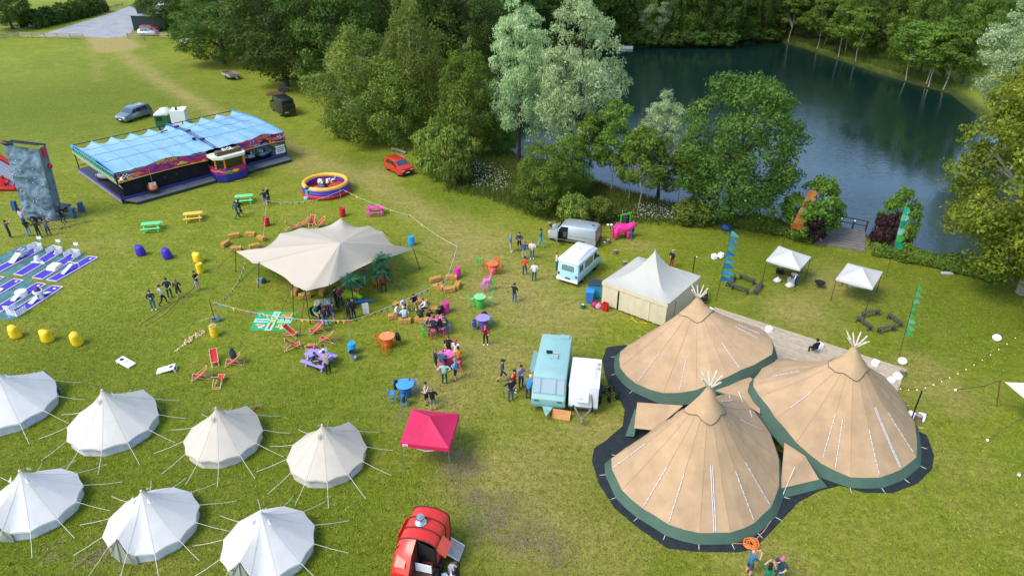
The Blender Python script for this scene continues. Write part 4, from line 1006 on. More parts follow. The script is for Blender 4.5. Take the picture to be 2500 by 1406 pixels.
def box_trailer():
    r0,r1=G(1434,876,2.1),G(1426,946,2.1);hd=heading(r0,r1);W=1.85;f=Vector((r1.x,r1.y,0));b0=Vector((r0.x,r0.y,0));L=(f-b0).length;c=(f+b0)/2;h=L/2
    T=thing('white_box_trailer','white box trailer with a dirty roof beside the turquoise caravan','trailer',c,hd);WB=M('#eceeee',.5,var=.08,scale=.8)
    MB().vbody([(-h,.5),(-h,2.1),(h,2.1),(h,.5)],lambda z:W/2,.03).build('body',WB,T,30)
    rm_,t,b=nodes('stained_roof');tc=N(t,'ShaderNodeTexCoord');n_=noise(t,tc.outputs['Object'],2.2,6,.75,.6);se=N(t,'ShaderNodeSeparateXYZ');t.links.new(tc.outputs['Object'],se.inputs[0])
    ed=ramp(t,se.outputs[1],(-.0,0),(1,1));mr=N(t,'ShaderNodeMapRange');mr.inputs[1].default_value=.35;mr.inputs[2].default_value=.95;t.links.new(se.outputs[1],mr.inputs[0])
    mm=N(t,'ShaderNodeMath',operation='MULTIPLY',use_clamp=True);t.links.new(ramp(t,n_,(.5,0),(.56,1)),mm.inputs[0]);t.links.new(mr.outputs[0],mm.inputs[1])
    t.links.new(mixc(t,mm.outputs[0],(.86,.87,.86),(.12,.12,.11)),b.inputs['Base Color']);b.inputs['Roughness'].default_value=.5
    MB().box((0,0,2.115),(L*1.01,W*1.01,.03)).build('roof',rm_,T)
    MB().tube([(-h,-W/2,2.12),(h,-W/2,2.12),(h,W/2,2.12),(-h,W/2,2.12),(-h,-W/2,2.12)],.03,4).build('roof_trim',WB,T)
    MB().box((h+.16,-.1,1.45),(.32,.85,.55)).build('equipment_box',M('#f0f1f1',.45),T);MB().box((h+.33,-.1,1.45),(.01,.22,.03)).build('maker_mark',M('#8d8f8f',.5),T)
    MB().tube([(h+.02,.5,1.6),(h+.04,.62,.6)],.02,4).build('cable',BLK,T)
    MB().box((h-.0,0,.52),(.08,W,.1)).build('chassis_beam',M('#8f9697',.4,.6),T)
    for s_ in(-1,1):
        MB().bar((h,s_*.55,.5),(h+1.2,0,.5),.08).build('drawbar',STEEL,T);MB().tube([(h+.1,s_*.6,.3),(h+.1,s_*.6,.7)],.05,6).build('corner_steady',BLK,T)
        MB().box((-.1,s_*(W/2+.12),.75),(1.3,.24,.05)).build('mudguard',BLK,T)
    MB().tube([(h+1.0,0,.05),(h+1.0,0,.7)],.03,6).build('jockey_wheel_post',STEEL,T);MB().box((h+1.3,0,.52),(.3,.08,.08)).build('hitch',STEEL,T)
    wheels(T,(-.4,.3),W/2+.1,.3,.2,arch=False)
box_trailer()
tag(MB().slab([G(1349,1016,.35),G(1392,1028,.35),G(1390,1030,.02),G(1347,1018,.02)],.03).build('plywood_board',M('#c48a52',.8,var=.15,scale=3),None,0),'orange brown plywood board leaning by the caravan drawbar','board')
bd_=bpy.data.objects['plywood_board']
bd_.data.clear_geometry();mb=MB().box((0,0,0),(1.15,.03,.62),rx=rad(-35));me_=mb.mesh('plywood_board',M('#c48a52',.8,var=.15,scale=3),0);bd_.data=me_;bd_.location=G(1370,1020)+Vector((0,0,.27));bd_.rotation_euler.z=rad(-14)
# black wire cart behind the box trailer
T=thing('garden_cart','black wire cart standing behind the white box trailer','cart',G(1487,968),rad(115))
for k in range(6):MB().bar((-.6+k*.24,-.32,.42),(-.6+k*.24,.32,.42),.035).build('slat',BLK,T)
for s_ in(-1,1):
    MB().bar((-.65,s_*.34,.42),(.65,s_*.34,.42),.05).build('rail',BLK,T);MB().bar((-.65,s_*.34,.75),(.65,s_*.34,.75),.04).build('rail',BLK,T)
    for x in(-.64,0,.64):MB().bar((x,s_*.34,.42),(x,s_*.34,.75),.04).build('post',BLK,T)
wheels(T,(-.45,.45),.3,.17,.1,BLK,False)

# ---------------------------------------------------------------- red horsebox bar
def horsebox():
    r0,r1=G(1052,1238,2.35),G(1016,1316,2.35);hd=heading(r0,r1);f=Vector((r1.x,r1.y,0));b0=Vector((r0.x,r0.y,0));d=(f-b0).normalized();Lr=(f-b0).length
    T=thing('red_horsebox','red vintage horsebox bar cut by the bottom edge','trailer',b0,hd);RD=M('#d4301f',.4,.05,var=.07,scale=1.3,coat=.3);DK=M('#3a1a18',.5);W=1.9
    sec=[]
    def ring(x,zt,w):
        P=[(x,-w/2,.5),(x,-w/2,zt-.45)]
        for i in range(1,8):a=math.pi-math.pi*i/8;P.append((x,w/2*math.cos(a),zt-.45+.45*math.sin(a)))
        return P+[(x,w/2,zt-.45),(x,w/2,.5)]
    R_=[ring(x,2.35,W)for x in(0,Lr*.33,Lr*.66,Lr)]
    MB().grid(R_).build('roof_shell',RD,T,40)
    for x in(0.0,Lr*.33,Lr*.66,Lr):
        MB().tube([(p[0],p[1]*1.01,p[2]+.01)for p in ring(x,2.36,W)],.03,5,False).build('roof_band',DK,T)
    MB().add([R_[0][i]for i in range(len(R_[0]))],[tuple(range(len(R_[0])))]).build('back_wall',RD,T,0)
    MB().box((Lr*.7,0,.5),(Lr*1.9,W*.98,.08)).build('floor',M('#7b5a48',.8,var=.2),T)
    # front half: left cab wall with sloping bonnet, open doorway on the other side
    N0=[(Lr,-W/2),(Lr,-.18)]
    F_=[ring(Lr,2.35,W),ring(Lr+.7,2.0,W),ring(Lr+1.25,1.2,W*.96)]
    half=[[p for p in r if p[1]<=.02]for r in F_]
    MB().grid(half).build('nose',RD,T,40)
    for x,zt in((Lr+.35,2.18),):MB().tube([(x,-W/2-.01,.6),(x,-W/2-.01,zt-.4),(x+.02,-W/2+.25,zt+.02)],.02,4).build('seam',DK,T)
    MB().slab([(Lr+1.2,-W/2+.06,.5),(Lr+1.2,0,.5),(Lr+1.2,0,1.25),(Lr+1.2,-W/2+.06,1.25)],.04).build('front_panel',RD,T,0)
    MB().slab([(Lr,0.02,.55),(Lr+1.2,.02,.55),(Lr+1.2,.02,1.3),(Lr+.65,.02,2.0),(Lr,.02,2.3)],.03).build('doorway_wall',M('#6e2019',.6),T,0)
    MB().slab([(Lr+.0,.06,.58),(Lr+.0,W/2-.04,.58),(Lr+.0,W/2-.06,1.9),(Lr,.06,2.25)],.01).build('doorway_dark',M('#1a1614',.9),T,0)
    MB().box((Lr+.55,.5,1.15),(.05,.8,.5)).build('inner_shelf',M('#dfe2e2',.5),T);MB().box((Lr*.9,.5,.75),(.5,.5,.4)).build('inner_crate',M('#8d2a2a',.7),T)
    for k in range(3):MB().box((Lr+1.23,-W*.25,.62+k*.12),(.04,W*.42,.05)).build('front_slat',RD,T)
    MB().box((Lr+.9,-W*.25,1.72),(.5,.5,.04),ry=.55).build('bonnet_vent',RD,T);MB().box((Lr+1.16,-W*.25,1.18),(.14,.5,.12)).build('step_vent',RD,T)
    MB().box((Lr+1.23,-W*.24,1.0),(.03,.52,.14)).build('number_plate',M('#2d5d35',.5),T);MB().box((Lr+1.25,-W*.24,1.0),(.01,.40,.05)).build('plate_print',M('#b7c7b2',.5),T)
    MB().lathe([(.14,0),(.17,.04),(.30,.05),(.22,.16),(.13,.2),(.13,.3),(.21,.32),(.19,.40),(.05,.44)],14,(Lr*.5,-.15,2.34)).build('flue_cowl',CHROME,T)
    MB().slab([(Lr*.15,-W/2-.02,1.05),(Lr*.75,-W/2-.02,1.05),(Lr*.75,-W/2-.25,1.65),(Lr*.15,-W/2-.25,1.65)],.03).build('serving_flap',RD,T,0)
    MB().slab([(Lr*.55,W/2+.02,1.9),(Lr+.0,W/2+.02,1.9),(Lr+.0,W/2+.45,1.45),(Lr*.55,W/2+.45,1.45)],.03).build('side_flap',M('#e2583f',.45),T,0)
    rp=MB().slab([(Lr*.05,W/2+.05,.5),(Lr*.52,W/2+.05,.5),(Lr*.52,W/2+.75,.1),(Lr*.05,W/2+.75,.1)],.05).build('ramp',M('#a9a199',.7,var=.2),T,0)
    for x in(Lr*.05,Lr*.52):MB().bar((x,W/2+.05,.57),(x,W/2+.75,.17),.05).build('ramp_edge',M('#dddddd',.5),rp)
    MB().box((Lr*1.1,-W/2-.05,.9),(.35,.12,.3)).build('side_lamp',BLK,T)
    for x in(Lr*.85,Lr*1.2):
        MB().box((x,W/2+.06,.72),(.8,.22,.06)).build('mudguard',BLK,T)
    wheels(T,(Lr*.85,Lr*1.2),W/2+.05,.32,.2,BLK,False)
    return T,b0,hd,Lr,W
HB,hb0,hhd,hLr,hW=horsebox()
hm_=Matrix.Translation(hb0)@Matrix.Rotation(hhd,4,'Z')
for k,(dx,dy,c,sx,lb)in enumerate(((.75,.55,'#c9d3dd',.22,'white carrier bag leaning on the horsebox wheel, topmost'),(.95,.72,'#dfe4e8',.26,'white carrier bag with green print by the horsebox'),(1.05,.42,'#b8bfe0',.24,'lilac carrier bag in the row by the horsebox'),
                                    (1.22,.5,'#e8e4e2',.22,'white bag with red tin in it by the horsebox'),(1.5,.45,'#bfc4c2',.30,'black and white patterned bag by the horsebox'),(1.75,.25,'#3f8fb5',.24,'blue bag lowest beside the horsebox'))):
    b_=thing('carrier_bag',lb,'bag',hm_@Vector((hLr*dx+.1,hW/2+dy+.05,0)),k*1.3,'bags beside the horsebox')
    rows=[]
    for u in range(6):
        q=u/5;rows.append([(sx*(1-.15*q)*math.cos(2*math.pi*j/12)*(1+.15*math.sin(j*2.3+u+k)),sx*.7*(1-.35*q)*math.sin(2*math.pi*j/12)*(1+.12*math.sin(j*1.7+u)),.02+.46*q+.04*math.sin(j*1.9+k))for j in range(12)])
    MB().rings(rows).build('sack',M(c,.5,var=.15,scale=6),b_,60)
    for s_ in(-1,1):MB().tube([(-.08,s_*.06,.42),(-.05,s_*.08,.58),(.05,s_*.08,.58),(.08,s_*.06,.42)],.012,4).build('handle',M(c,.5),b_)
# ---------------------------------------------------------------- containers and shed at the gate
def container(label,px,py,rz,L,W,Hh,col):
    T=thing('shipping_container',label,'container',G(px,py),rz,'containers at the field gate');m=M(col,.6,var=.15)
    rows=[];nn=int(L/.28)*4
    for s_ in(-1,1):
        P=[]
        for i in range(nn+1):P.append((-L/2+L*i/nn,s_*(W/2-(.04 if i%4 in(1,2)else 0))))
        MB().grid([[(x,y,.15)for x,y in P],[(x,y,Hh-.1)for x,y in P]]).build('side_wall',m,T,0)
    for s_ in(-1,1):MB().box((s_*(L/2-.02),0,Hh/2),(.05,W-.05,Hh-.2)).build('end_wall',m,T)
    MB().box((0,0,Hh-.03),(L,W,.08)).build('roof',M('#9aa39f',.6,var=.2),T);MB().box((0,0,.12),(L,W,.1)).build('base_frame',m,T)
    for sx in(-1,1):
        for sy in(-1,1):MB().box((sx*(L/2-.06),sy*(W/2-.06),Hh/2),(.14,.14,Hh)).build('corner_post',m,T)
    MB().box((L*.28,-W/2-.01,Hh-.4),(.9,.02,.14)).build('marking',M('#cfd4d2',.6),T);MB().box((L*.33,-W/2-.01,Hh-.62),(.3,.02,.18)).build('marking',M('#cfd4d2',.6),T)
    return T
container('dark green shipping container standing behind the parked red car',374,74,rad(-3),7.6,2.5,3.3,'#15302c')
container('small dark container with white marks up the road',358,34,rad(-3),3.6,2.5,3.0,'#1d2b33')
T=thing('white_shed','white flat roofed shed half hidden by the trees beside the containers','shed',G(404,42),rad(-3))
MB().box((0,0,1.5),(5.5,5,3)).build('wall',M('#cfd2d2',.7),T);MB().box((0,0,3.05),(5.9,5.4,.12)).build('roof',M('#eef0f0',.6),T)
# ================================================================ dodgem ride
def text(parent,body,size,loc,rot,mat,ext=.01,name='lettering',align='CENTER'):
    cu=bpy.data.curves.new(name,'FONT');cu.body=body;cu.size=size;cu.extrude=ext;cu.align_x=align;cu.align_y='CENTER';cu.resolution_u=2
    tmp=bpy.data.objects.new(name,cu);COL.objects.link(tmp);bpy.context.view_layer.update()
    me=bpy.data.meshes.new_from_object(tmp.evaluated_get(bpy.context.evaluated_depsgraph_get()));bpy.data.objects.remove(tmp);bpy.data.curves.remove(cu)
    me.materials.clear();me.materials.append(mat);o=link(name,me,parent,loc);o.rotation_euler=rot;return o
MAG=M('#a11f6b',.5,var=.25,scale=1.2);YEL=M('#e3bd2b',.5,var=.1);ORG=M('#e2761f',.5,var=.15);NAVY=M('#232a86',.5,var=.15);PURP=M('#3b3390',.6,var=.15);BLU=M('#2f6fd0',.5,var=.15);GRNP=M('#2fb14c',.5,var=.1);REDP=M('#c4202c',.5,var=.12);CREAM=M('#d9d2bd',.6,var=.12);DGR=M('#3a4046',.7,var=.2);LGR=M('#6a7076',.6,.2,var=.2,scale=3)
def art_mat():
    m,t,b=nodes('painted_board');tc=N(t,'ShaderNodeTexCoord');mp=N(t,'ShaderNodeMapping');mp.inputs['Scale'].default_value=(.35,.35,1.1);t.links.new(tc.outputs['Object'],mp.inputs[0])
    n_=N(t,'ShaderNodeTexNoise');n_.inputs['Scale'].default_value=1.3;n_.inputs['Detail'].default_value=3;n_.inputs['Distortion'].default_value=1.5;t.links.new(mp.outputs[0],n_.inputs[0])
    r=N(t,'ShaderNodeValToRGB');r.color_ramp.interpolation='CONSTANT';e=r.color_ramp.elements
    cols=[(.0,'#1f2f8f'),(.36,'#5b1f86'),(.44,'#b0216f'),(.52,'#c22a2f'),(.58,'#e0a52a'),(.63,'#2a60c8'),(.7,'#3aa0c8')]
    while len(e)<len(cols):e.new(.5)
    for i,(p,c)in enumerate(cols):e[i].position=p;e[i].color=(*lin(c),1)
    t.links.new(n_.outputs[0],r.inputs[0]);t.links.new(r.outputs[0],b.inputs['Base Color']);b.inputs['Roughness'].default_value=.4
    return m
ART=art_mat()
def dodgems():
    o=G(301,499);ux=(G(703,388)-o);L=ux.length;hd=math.atan2(ux.y,ux.x);Wd=12.9
    T=thing('dodgem_ride','dodgem ride with a light blue sheet roof and painted front boards','fairground ride',o,hd)
    PZ=.62;RZ=3.35
    MB().box((L/2,Wd/2,PZ-.06),(L,Wd,.12)).build('floor',M('#2c3038',.45,.3,var=.2),T)
    MB().box((L/2,-.04,PZ+.02),(L,.14,.14)).build('edge_rail',PURP,T);MB().box((-.04,Wd/2,PZ+.02),(.14,Wd,.14)).build('edge_rail',PURP,T);MB().box((L+.04,Wd/2,PZ+.02),(.14,Wd,.14)).build('edge_rail',PURP,T)
    nb=13
    for k in range(nb):MB().box((-.05,(k+.5)*Wd/nb,.34),(.06,Wd/nb-.12,.42)).build('skirt_panel',M('#9fa3ac',.5,.3,var=.1),T)
    for k in range(nb):MB().box((.3,k*Wd/nb,.15),(.3,.25,.3)).build('jack',DGR,T)
    # grey front steps, two runs with the pay box between
    bx0,bx1=L*.50,L*.685
    for x0,x1 in((.9,bx0-.1),(bx1+.1,L-.2)):
        st=MB().slab([(x0-.75,-.12,.50),(x1+.1,-.12,.50),(x1,-1.35,.36),(x0,-1.35,.36)],.07).build('step',LGR,T,0)
        for k in range(int((x1-x0)/2.2)):MB().box((x0+1.1+k*2.2,-.7,.52),(.02,1.15,.012),rx=.11).build('step_joint',DGR,st)
        MB().box(((x0+x1)/2,-1.2,.17),(x1-x0,.06,.3)).build('step_support',DGR,T)
    # posts and trusses
    PT=M('#20242c',.5,.3)
    for x in(0.05,L*.5,L*.685,L-.05):MB().tube([(x,.05,0),(x,.05,RZ)],.06,6).build('post',PT,T)
    for x in(0.05,L*.33,L*.66,L-.05):MB().tube([(x,Wd-.05,0),(x,Wd-.05,RZ)],.06,6).build('post',PT,T)
    for z,c in((RZ-.05,M('#49b9c9',.5)),(RZ-.62,GRNP)):MB().bar((-.05,0,z),(-.05,Wd,z),.09).build('truss_rail',c,T)
    nz=26
    for k in range(nz):
        a,b_=Wd*k/nz,Wd*(k+1)/nz;z0,z1=(RZ-.6,RZ-.08)if k%2 else(RZ-.08,RZ-.6)
        MB().tube([(-.05,a,z0),(-.05,b_,z1)],.022,4).build('truss_web',M('#7fc4b4',.5),T)
    MB().bar((.1,.1,RZ-.35),(.1,Wd-.1,RZ-.35),.02,.5).build('truss_back',M('#1b2f6b',.5),T)
    nv=9                                     # cream hinged side boards leaning out under the truss
    for k in range(nv):
        y0,y1=Wd*k/nv+.04,Wd*(k+1)/nv-.04
        MB().slab([(-.1,y0,RZ-.68),(-.1,y1,RZ-.68),(.45,y1,RZ-1.75),(.45,y0,RZ-1.75)],.03).build('side_board',CREAM,T,0)
    MB().tube([(.45,0,RZ-1.75),(.45,Wd,RZ-1.75)],.03,5).build('side_rail',PT,T)
    # back wall rails
    for z in(1.0,1.6):MB().bar((.2,Wd-.1,z),(L-.2,Wd-.1,z),.06).build('back_rail',PT,T)
    MB().bar((0,Wd,RZ+.02),(L,Wd,RZ+.02),.08).build('roof_edge_pole',M('#1c1f2b',.5),T)
    # sheet roof in two sections, scalloped at the back
    SH=bpy.data.materials.new('roof_sheet');SH.use_nodes=True;t=SH.node_tree;b=t.nodes['Principled BSDF'];tc=N(t,'ShaderNodeTexCoord')
    mp=N(t,'ShaderNodeMapping');mp.inputs['Rotation'].default_value=(0,0,rad(14));mp.inputs['Scale'].default_value=(.5,.18,1);t.links.new(tc.outputs['Object'],mp.inputs[0])
    n1=noise(t,mp.outputs[0],2.2,6,.65,1.2);n2=noise(t,tc.outputs['Object'],.35,3,.6)
    c=mixc(t,ramp(t,n1,(.3,.25),(.62,1)),(.15,.34,.48),(.29,.48,.56));c=mixc(t,ramp(t,n2,(.35,.35),(.65,0)),c,(.10,.29,.50))
    t.links.new(c,b.inputs['Base Color']);b.inputs['Roughness'].default_value=.38;bump(t,b,n1,.35,.10)
    CREASE=M('#3f86bd',.5,var=.2)  # dark crease lines of the sheet over the rafters, added as thin blue tubes
    for s0,s1,nm in((0.0,L*.555,5),(L*.565,L,4)):
        rows=[];K=nm*10
        for j in range(15):
            v=j/14;row=[]
            for i in range(K+1):
                u=i/K;x=s0+(s1-s0)*u;sc=abs(math.sin(math.pi*u*nm));y=Wd*v-(.85*sc if v>.999 else .85*sc*max(0,v-.8)/.2)+.03
                z=RZ+.04+.30*math.sin(math.pi*v)-.20*sc*(.05+.95*v**3)+.035*math.sin(x*3.1+v*9)+.02*math.sin(x*7+v*23)-(.16*sc if v>.9 else 0)
                row.append((x,y,z))
            rows.append(row)
        r=MB().grid(rows).build('roof_sheet',SH,T,60)
        MB().grid([rows[-1],[(x,y+.02,z-.32)for x,y,z in rows[-1]]]).build('sheet_valance',M('#1d3f9e',.6,var=.2),r,60)
        for i in range(0,K+1,10):MB().tube([(x,y,z+.01)for x,y,z in[row_[i]for row_ in rows]],.03,4).build('roof_crease',CREASE,r)
        for j in(4,7,10):MB().tube([(x,y,z+.008)for x,y,z in rows[j]],.025,4).build('roof_crease',CREASE,r)
        e_=[row_[0]for row_ in rows]if s0==0 else[row_[-1]for row_ in rows]
        MB().tube([(x,y,z+.03)for x,y,z in e_],.07,5).build('hem',M('#3f86e0',.5),r)
    for dx in(-.12,.12):MB().tube([(L*.56+dx,.1,RZ+.22),(L*.56+dx,Wd/2,RZ+.66),(L*.56+dx,Wd-.2,RZ+.22)],.05,5).build('roof_spine',M('#4e57a8',.5),T)
    for y in(3.0,6.5,9.8):MB().box((L*.56,y,RZ+.66-abs(y-6.45)*.06),(.5,.3,.22),rz=.4).build('roof_clamp',PT,T)
    MB().box((L*.47,Wd*.72,RZ+.42),(.9,.12,.1),rz=.2).build('roof_strut',PT,T);MB().box((L*.53,Wd*.3,RZ+.45),(.35,.25,.25)).build('roof_lamp',PT,T)
    # painted front boards with a shallow arch
    for s0,s1,nme in((.1,L*.5,'L'),(L*.685,L,'R')):
        K=24;top,bot=[],[]
        for i in range(K+1):
            u=i/K;x=s0+(s1-s0)*u;bump_=.42*math.exp(-((u-.55)/.2)**2)
            top.append((x,-.10,RZ-.05+bump_));bot.append((x,-.22,RZ-.98+.12*math.sin(math.pi*u)))
        rb=MB().grid([bot,top]).build('front_board',ART,T,0)
        MB().tube(bot,.04,5).build('board_edge',YEL,rb);MB().tube(top,.03,5).build('board_edge',GRNP if nme=='L' else REDP,rb)
        w_=s1-s0
        for j in range(5):                       # checkered flag at the end of the board
            for i in range(3):
                xx=(s0+.5+j*.16)if nme=='L' else(s1-.5-j*.16)
                MB().box((xx,-.20,RZ-.28-i*.14),(.15,.02,.13),rz=0).build('flag_square',WHITE if(i+j)%2 else BLK,rb,0)
        ey=-.27
        def hot_rod(cx,cz,s,c):
            P=[(-1,-.2),(-1,.1),(-.55,.16),(-.3,.42),(.25,.42),(.5,.18),(1,.1),(1.05,-.15)]
            q=MB().add([(cx+x*s,ey,cz+z*s)for x,z in P]+[(cx+x*s,ey+.03,cz+z*s)for x,z in P],[tuple(range(8)),tuple(range(8,16))[::-1]]+[(i,(i+1)%8,8+(i+1)%8,8+i)for i in range(8)]).build('painted_car',c,rb,0)
            for wx in(-.6,.6):MB().lathe([(0,-.02),(.2*s,-.02),(.2*s,.02),(0,.02)],10,(cx+wx*s,0,cz-.2*s)).build('painted_wheel',BLK,rb).matrix_local=Matrix.Translation((cx+wx*s,ey-.02,cz-.2*s))@Matrix.Rotation(math.pi/2,4,'X')
        if nme=='L':
            text(rb,'DODGEMS',.46,(s0+w_*.55,-.2,RZ+.06),(math.pi/2-.12,0,0),YEL)
            hot_rod(s0+w_*.22,RZ-.5,.5,ORG);hot_rod(s0+w_*.47,RZ-.5,.55,M('#b0216f',.4));hot_rod(s0+w_*.70,RZ-.55,.55,YEL);hot_rod(s0+w_*.88,RZ-.55,.5,REDP)
        else:
            text(rb,'DODGEMS',.40,(s0+w_*.55,-.2,RZ+.04),(math.pi/2-.12,0,0),M('#b9a54a',.4))
            hot_rod(s0+w_*.3,RZ-.5,.45,BLU);hot_rod(s0+w_*.55,RZ-.5,.6,BLK);hot_rod(s0+w_*.78,RZ-.5,.42,ORG)
    MB().tube([(-.0,-.1,RZ-.4),(.35,-.35,RZ-.75)],.02,4).build('horn_bracket',PT,T)
    MB().lathe([(.04,0),(.07,.1),(.24,.45)],10,caps=False).build('horn',M('#e8ece9',.4),T).matrix_local=Matrix.Translation((.15,-.2,RZ-.78))@Matrix.Rotation(rad(70),4,'Y')
    # black net curtain on the left half
    MB().grid([[(x,.35+.03*math.sin(x*5),z)for x in np.linspace(.4,L*.5,40)]for z in(PZ,RZ-.9)]).build('net_curtain',M('#101418',.9,var=.3),T,60)
    MB().grid([[(x,Wd*.62+.02*math.sin(x*4),z)for x in np.linspace(.5,L*.9,40)]for z in(PZ,RZ-.9)]).build('shade_backdrop',M('#0d1013',.9,var=.3),T,60)  # added black sheet standing in for the shade deep inside the ride
    # warning board
    sg=MB().box((L-.9,-.22,PZ+.85),(1.25,.05,.95)).build('notice_board',M('#e4e8e6',.5),T)
    for k,w_ in enumerate((.9,1.0,.8)):MB().box((L-.9,-.25,PZ+1.1-k*.22),(w_,.01,.09)).build('notice_line',M('#5a6462',.5),sg)
    MB().slab([(L-2.6,.1,RZ-.95),(L-.1,.1,RZ-.95),(L-.1,.1,RZ-1.5)],.03).build('corner_panel',M('#46624f',.6),T,0)
    # pay box
    cx=(bx0+bx1)/2;w=bx1-bx0-.1;y0,y1=-2.1,.0
    pb=bpy.data.objects.new('pay_box',None);COL.objects.link(pb);pb.parent=T;pb.location=(cx,(y0+y1)/2,0)
    hx,hy=w/2,(y1-y0)/2
    MB().prism([(-hx,hy),(-hx,-hy*.55),(-hx*.55,-hy*1.15),(hx*.8,-hy*1.15),(hx,-hy*.7),(hx,hy)],.12,.95).build('base',NAVY,pb,0)
    MB().prism([(-hx*1.02,hy),(-hx*1.02,-hy*.56),(-hx*.56,-hy*1.17),(hx*.82,-hy*1.17),(hx*1.02,-hy*.71),(hx*1.02,hy)],.95,1.65).build('painted_panel',ART,pb,0)
    for k,(x,c)in enumerate(((-hx*.35,GRNP),(hx*.1,YEL),(hx*.6,MAG))):MB().ell((x,-hy*1.2,1.2),(.42,.05,.18)).build('painted_car',c,pb)
    MB().prism([(-hx*.9,hy*.9),(-hx*.9,-hy*.5),(-hx*.5,-hy),(hx*.75,-hy),(hx*.9,-hy*.6),(hx*.9,hy*.9)],1.65,2.7).build('window',glass('#14201c'),pb,0)
    for x,y in((-hx*.95,-hy*.5),(-hx*.5,-hy*1.05),(hx*.78,-hy*1.05),(hx*.95,-hy*.62)):
        for k in range(6):MB().box((x,y,1.75+k*.165),(.14,.14,.15)).build('lamp_block',ORG if k%2 else M('#e9a33a',.5),pb)
    MB().prism([(-hx*1.08,hy),(-hx*1.08,-hy*.62),(-hx*.6,-hy*1.25),(hx*.88,-hy*1.25),(hx*1.08,-hy*.75),(hx*1.08,hy)],2.72,3.0).build('roof',M('#e0dcc6',.5,var=.1),pb,0)
    sb=MB().box((hx*.1,-hy*.25,3.22),(w*.82,.7,.42)).build('letter_box',M('#5c5236',.6,var=.3),pb)
    text(sb,'BGL',.72,(hx*.1,-hy*.3,3.46),(rad(18),0,0),M('#efe9d6',.5),.06,'sign_letter')
    MB().ell((-hx*.5,hy*.2,3.2),(.34,.28,.22)).build('red_dome',REDP,pb)
    MB().bar((-hx*.2,-hy*1.5,.1),(hx*.75,-hy*1.75,.1),.06).build('kick_bar',YEL,pb)
    MB().slab([(hx*1.05,-hy*.6,.3),(hx*1.5,-hy*.4,.06),(hx*1.3,hy*.2,.06),(hx*1.05,0,.3)],.03).build('side_step',DGR,pb,0)
    return T,o,hd,L,Wd,PZ
DG,do_,dhd,dL,dW,dPZ=dodgems()
dm_=Matrix.Translation(do_)@Matrix.Rotation(dhd,4,'Z')
def dodgem_car(label,x,y,rz,col,z=dPZ):
    T=thing('dodgem_car',label,'dodgem car',dm_@Vector((x,y,z)),dhd+rz,'dodgem cars')
    rows=[]
    for s_,zz in((1.0,.08),(1.06,.16),(1.06,.28),(.98,.32)):
        rows.append([(.98*s_*math.copysign(abs(math.cos(a))**.7,math.cos(a)),.58*s_*math.copysign(abs(math.sin(a))**.7,math.sin(a)),zz)for a in[2*math.pi*j/24 for j in range(24)]])
    MB().rings(rows).build('bumper',BLK,T,50)
    rows=[]
    for s_,zz in((.95,.3),(.93,.5),(.82,.66),(.6,.7)):
        rows.append([((.9*s_+(.05 if math.cos(a)>0 else 0))*math.copysign(abs(math.cos(a))**.7,math.cos(a)),.52*s_*math.copysign(abs(math.sin(a))**.7,math.sin(a)),zz)for a in[2*math.pi*j/24 for j in range(24)]])
    MB().rings(rows).build('body',M(col,.3,var=.05,coat=.6),T,50)
    MB().box((-.15,0,.71),(.85,.7,.06)).build('cockpit',BLK,T);MB().box((-.5,0,.8),(.2,.7,.35)).build('seat',M('#d8d8d2',.6),T)
    MB().tube([(-.85,0,.6),(-.85,0,2.6)],.025,5).build('pickup_pole',STEEL,T);MB().tube([(.35,0,.7),(.25,0,.95)],.02,5).build('steering_post',BLK,T)
    for s_ in(-1,1):MB().ell((.88,s_*.3,.48),(.05,.09,.09)).build('headlight',LAMP,T)
dodgem_car('blue and grey dodgem car at the left side of the ride',1.0,7.2,rad(120),'#8f9fae')
dodgem_car('orange striped dodgem car before the black curtain',3.3,-.05+.15,rad(80),'#e06a25')
dodgem_car('pale grey dodgem car in the open right half of the ride',dL*.78,1.6,rad(150),'#9fb0bd')
dodgem_car('sky blue dodgem car beside the white notice board',dL*.88,1.3,rad(20),'#5d86b5')
dodgem_car('dark blue dodgem car near the back of the ride',dL*.2,10.5,rad(60),'#2e3f6e')

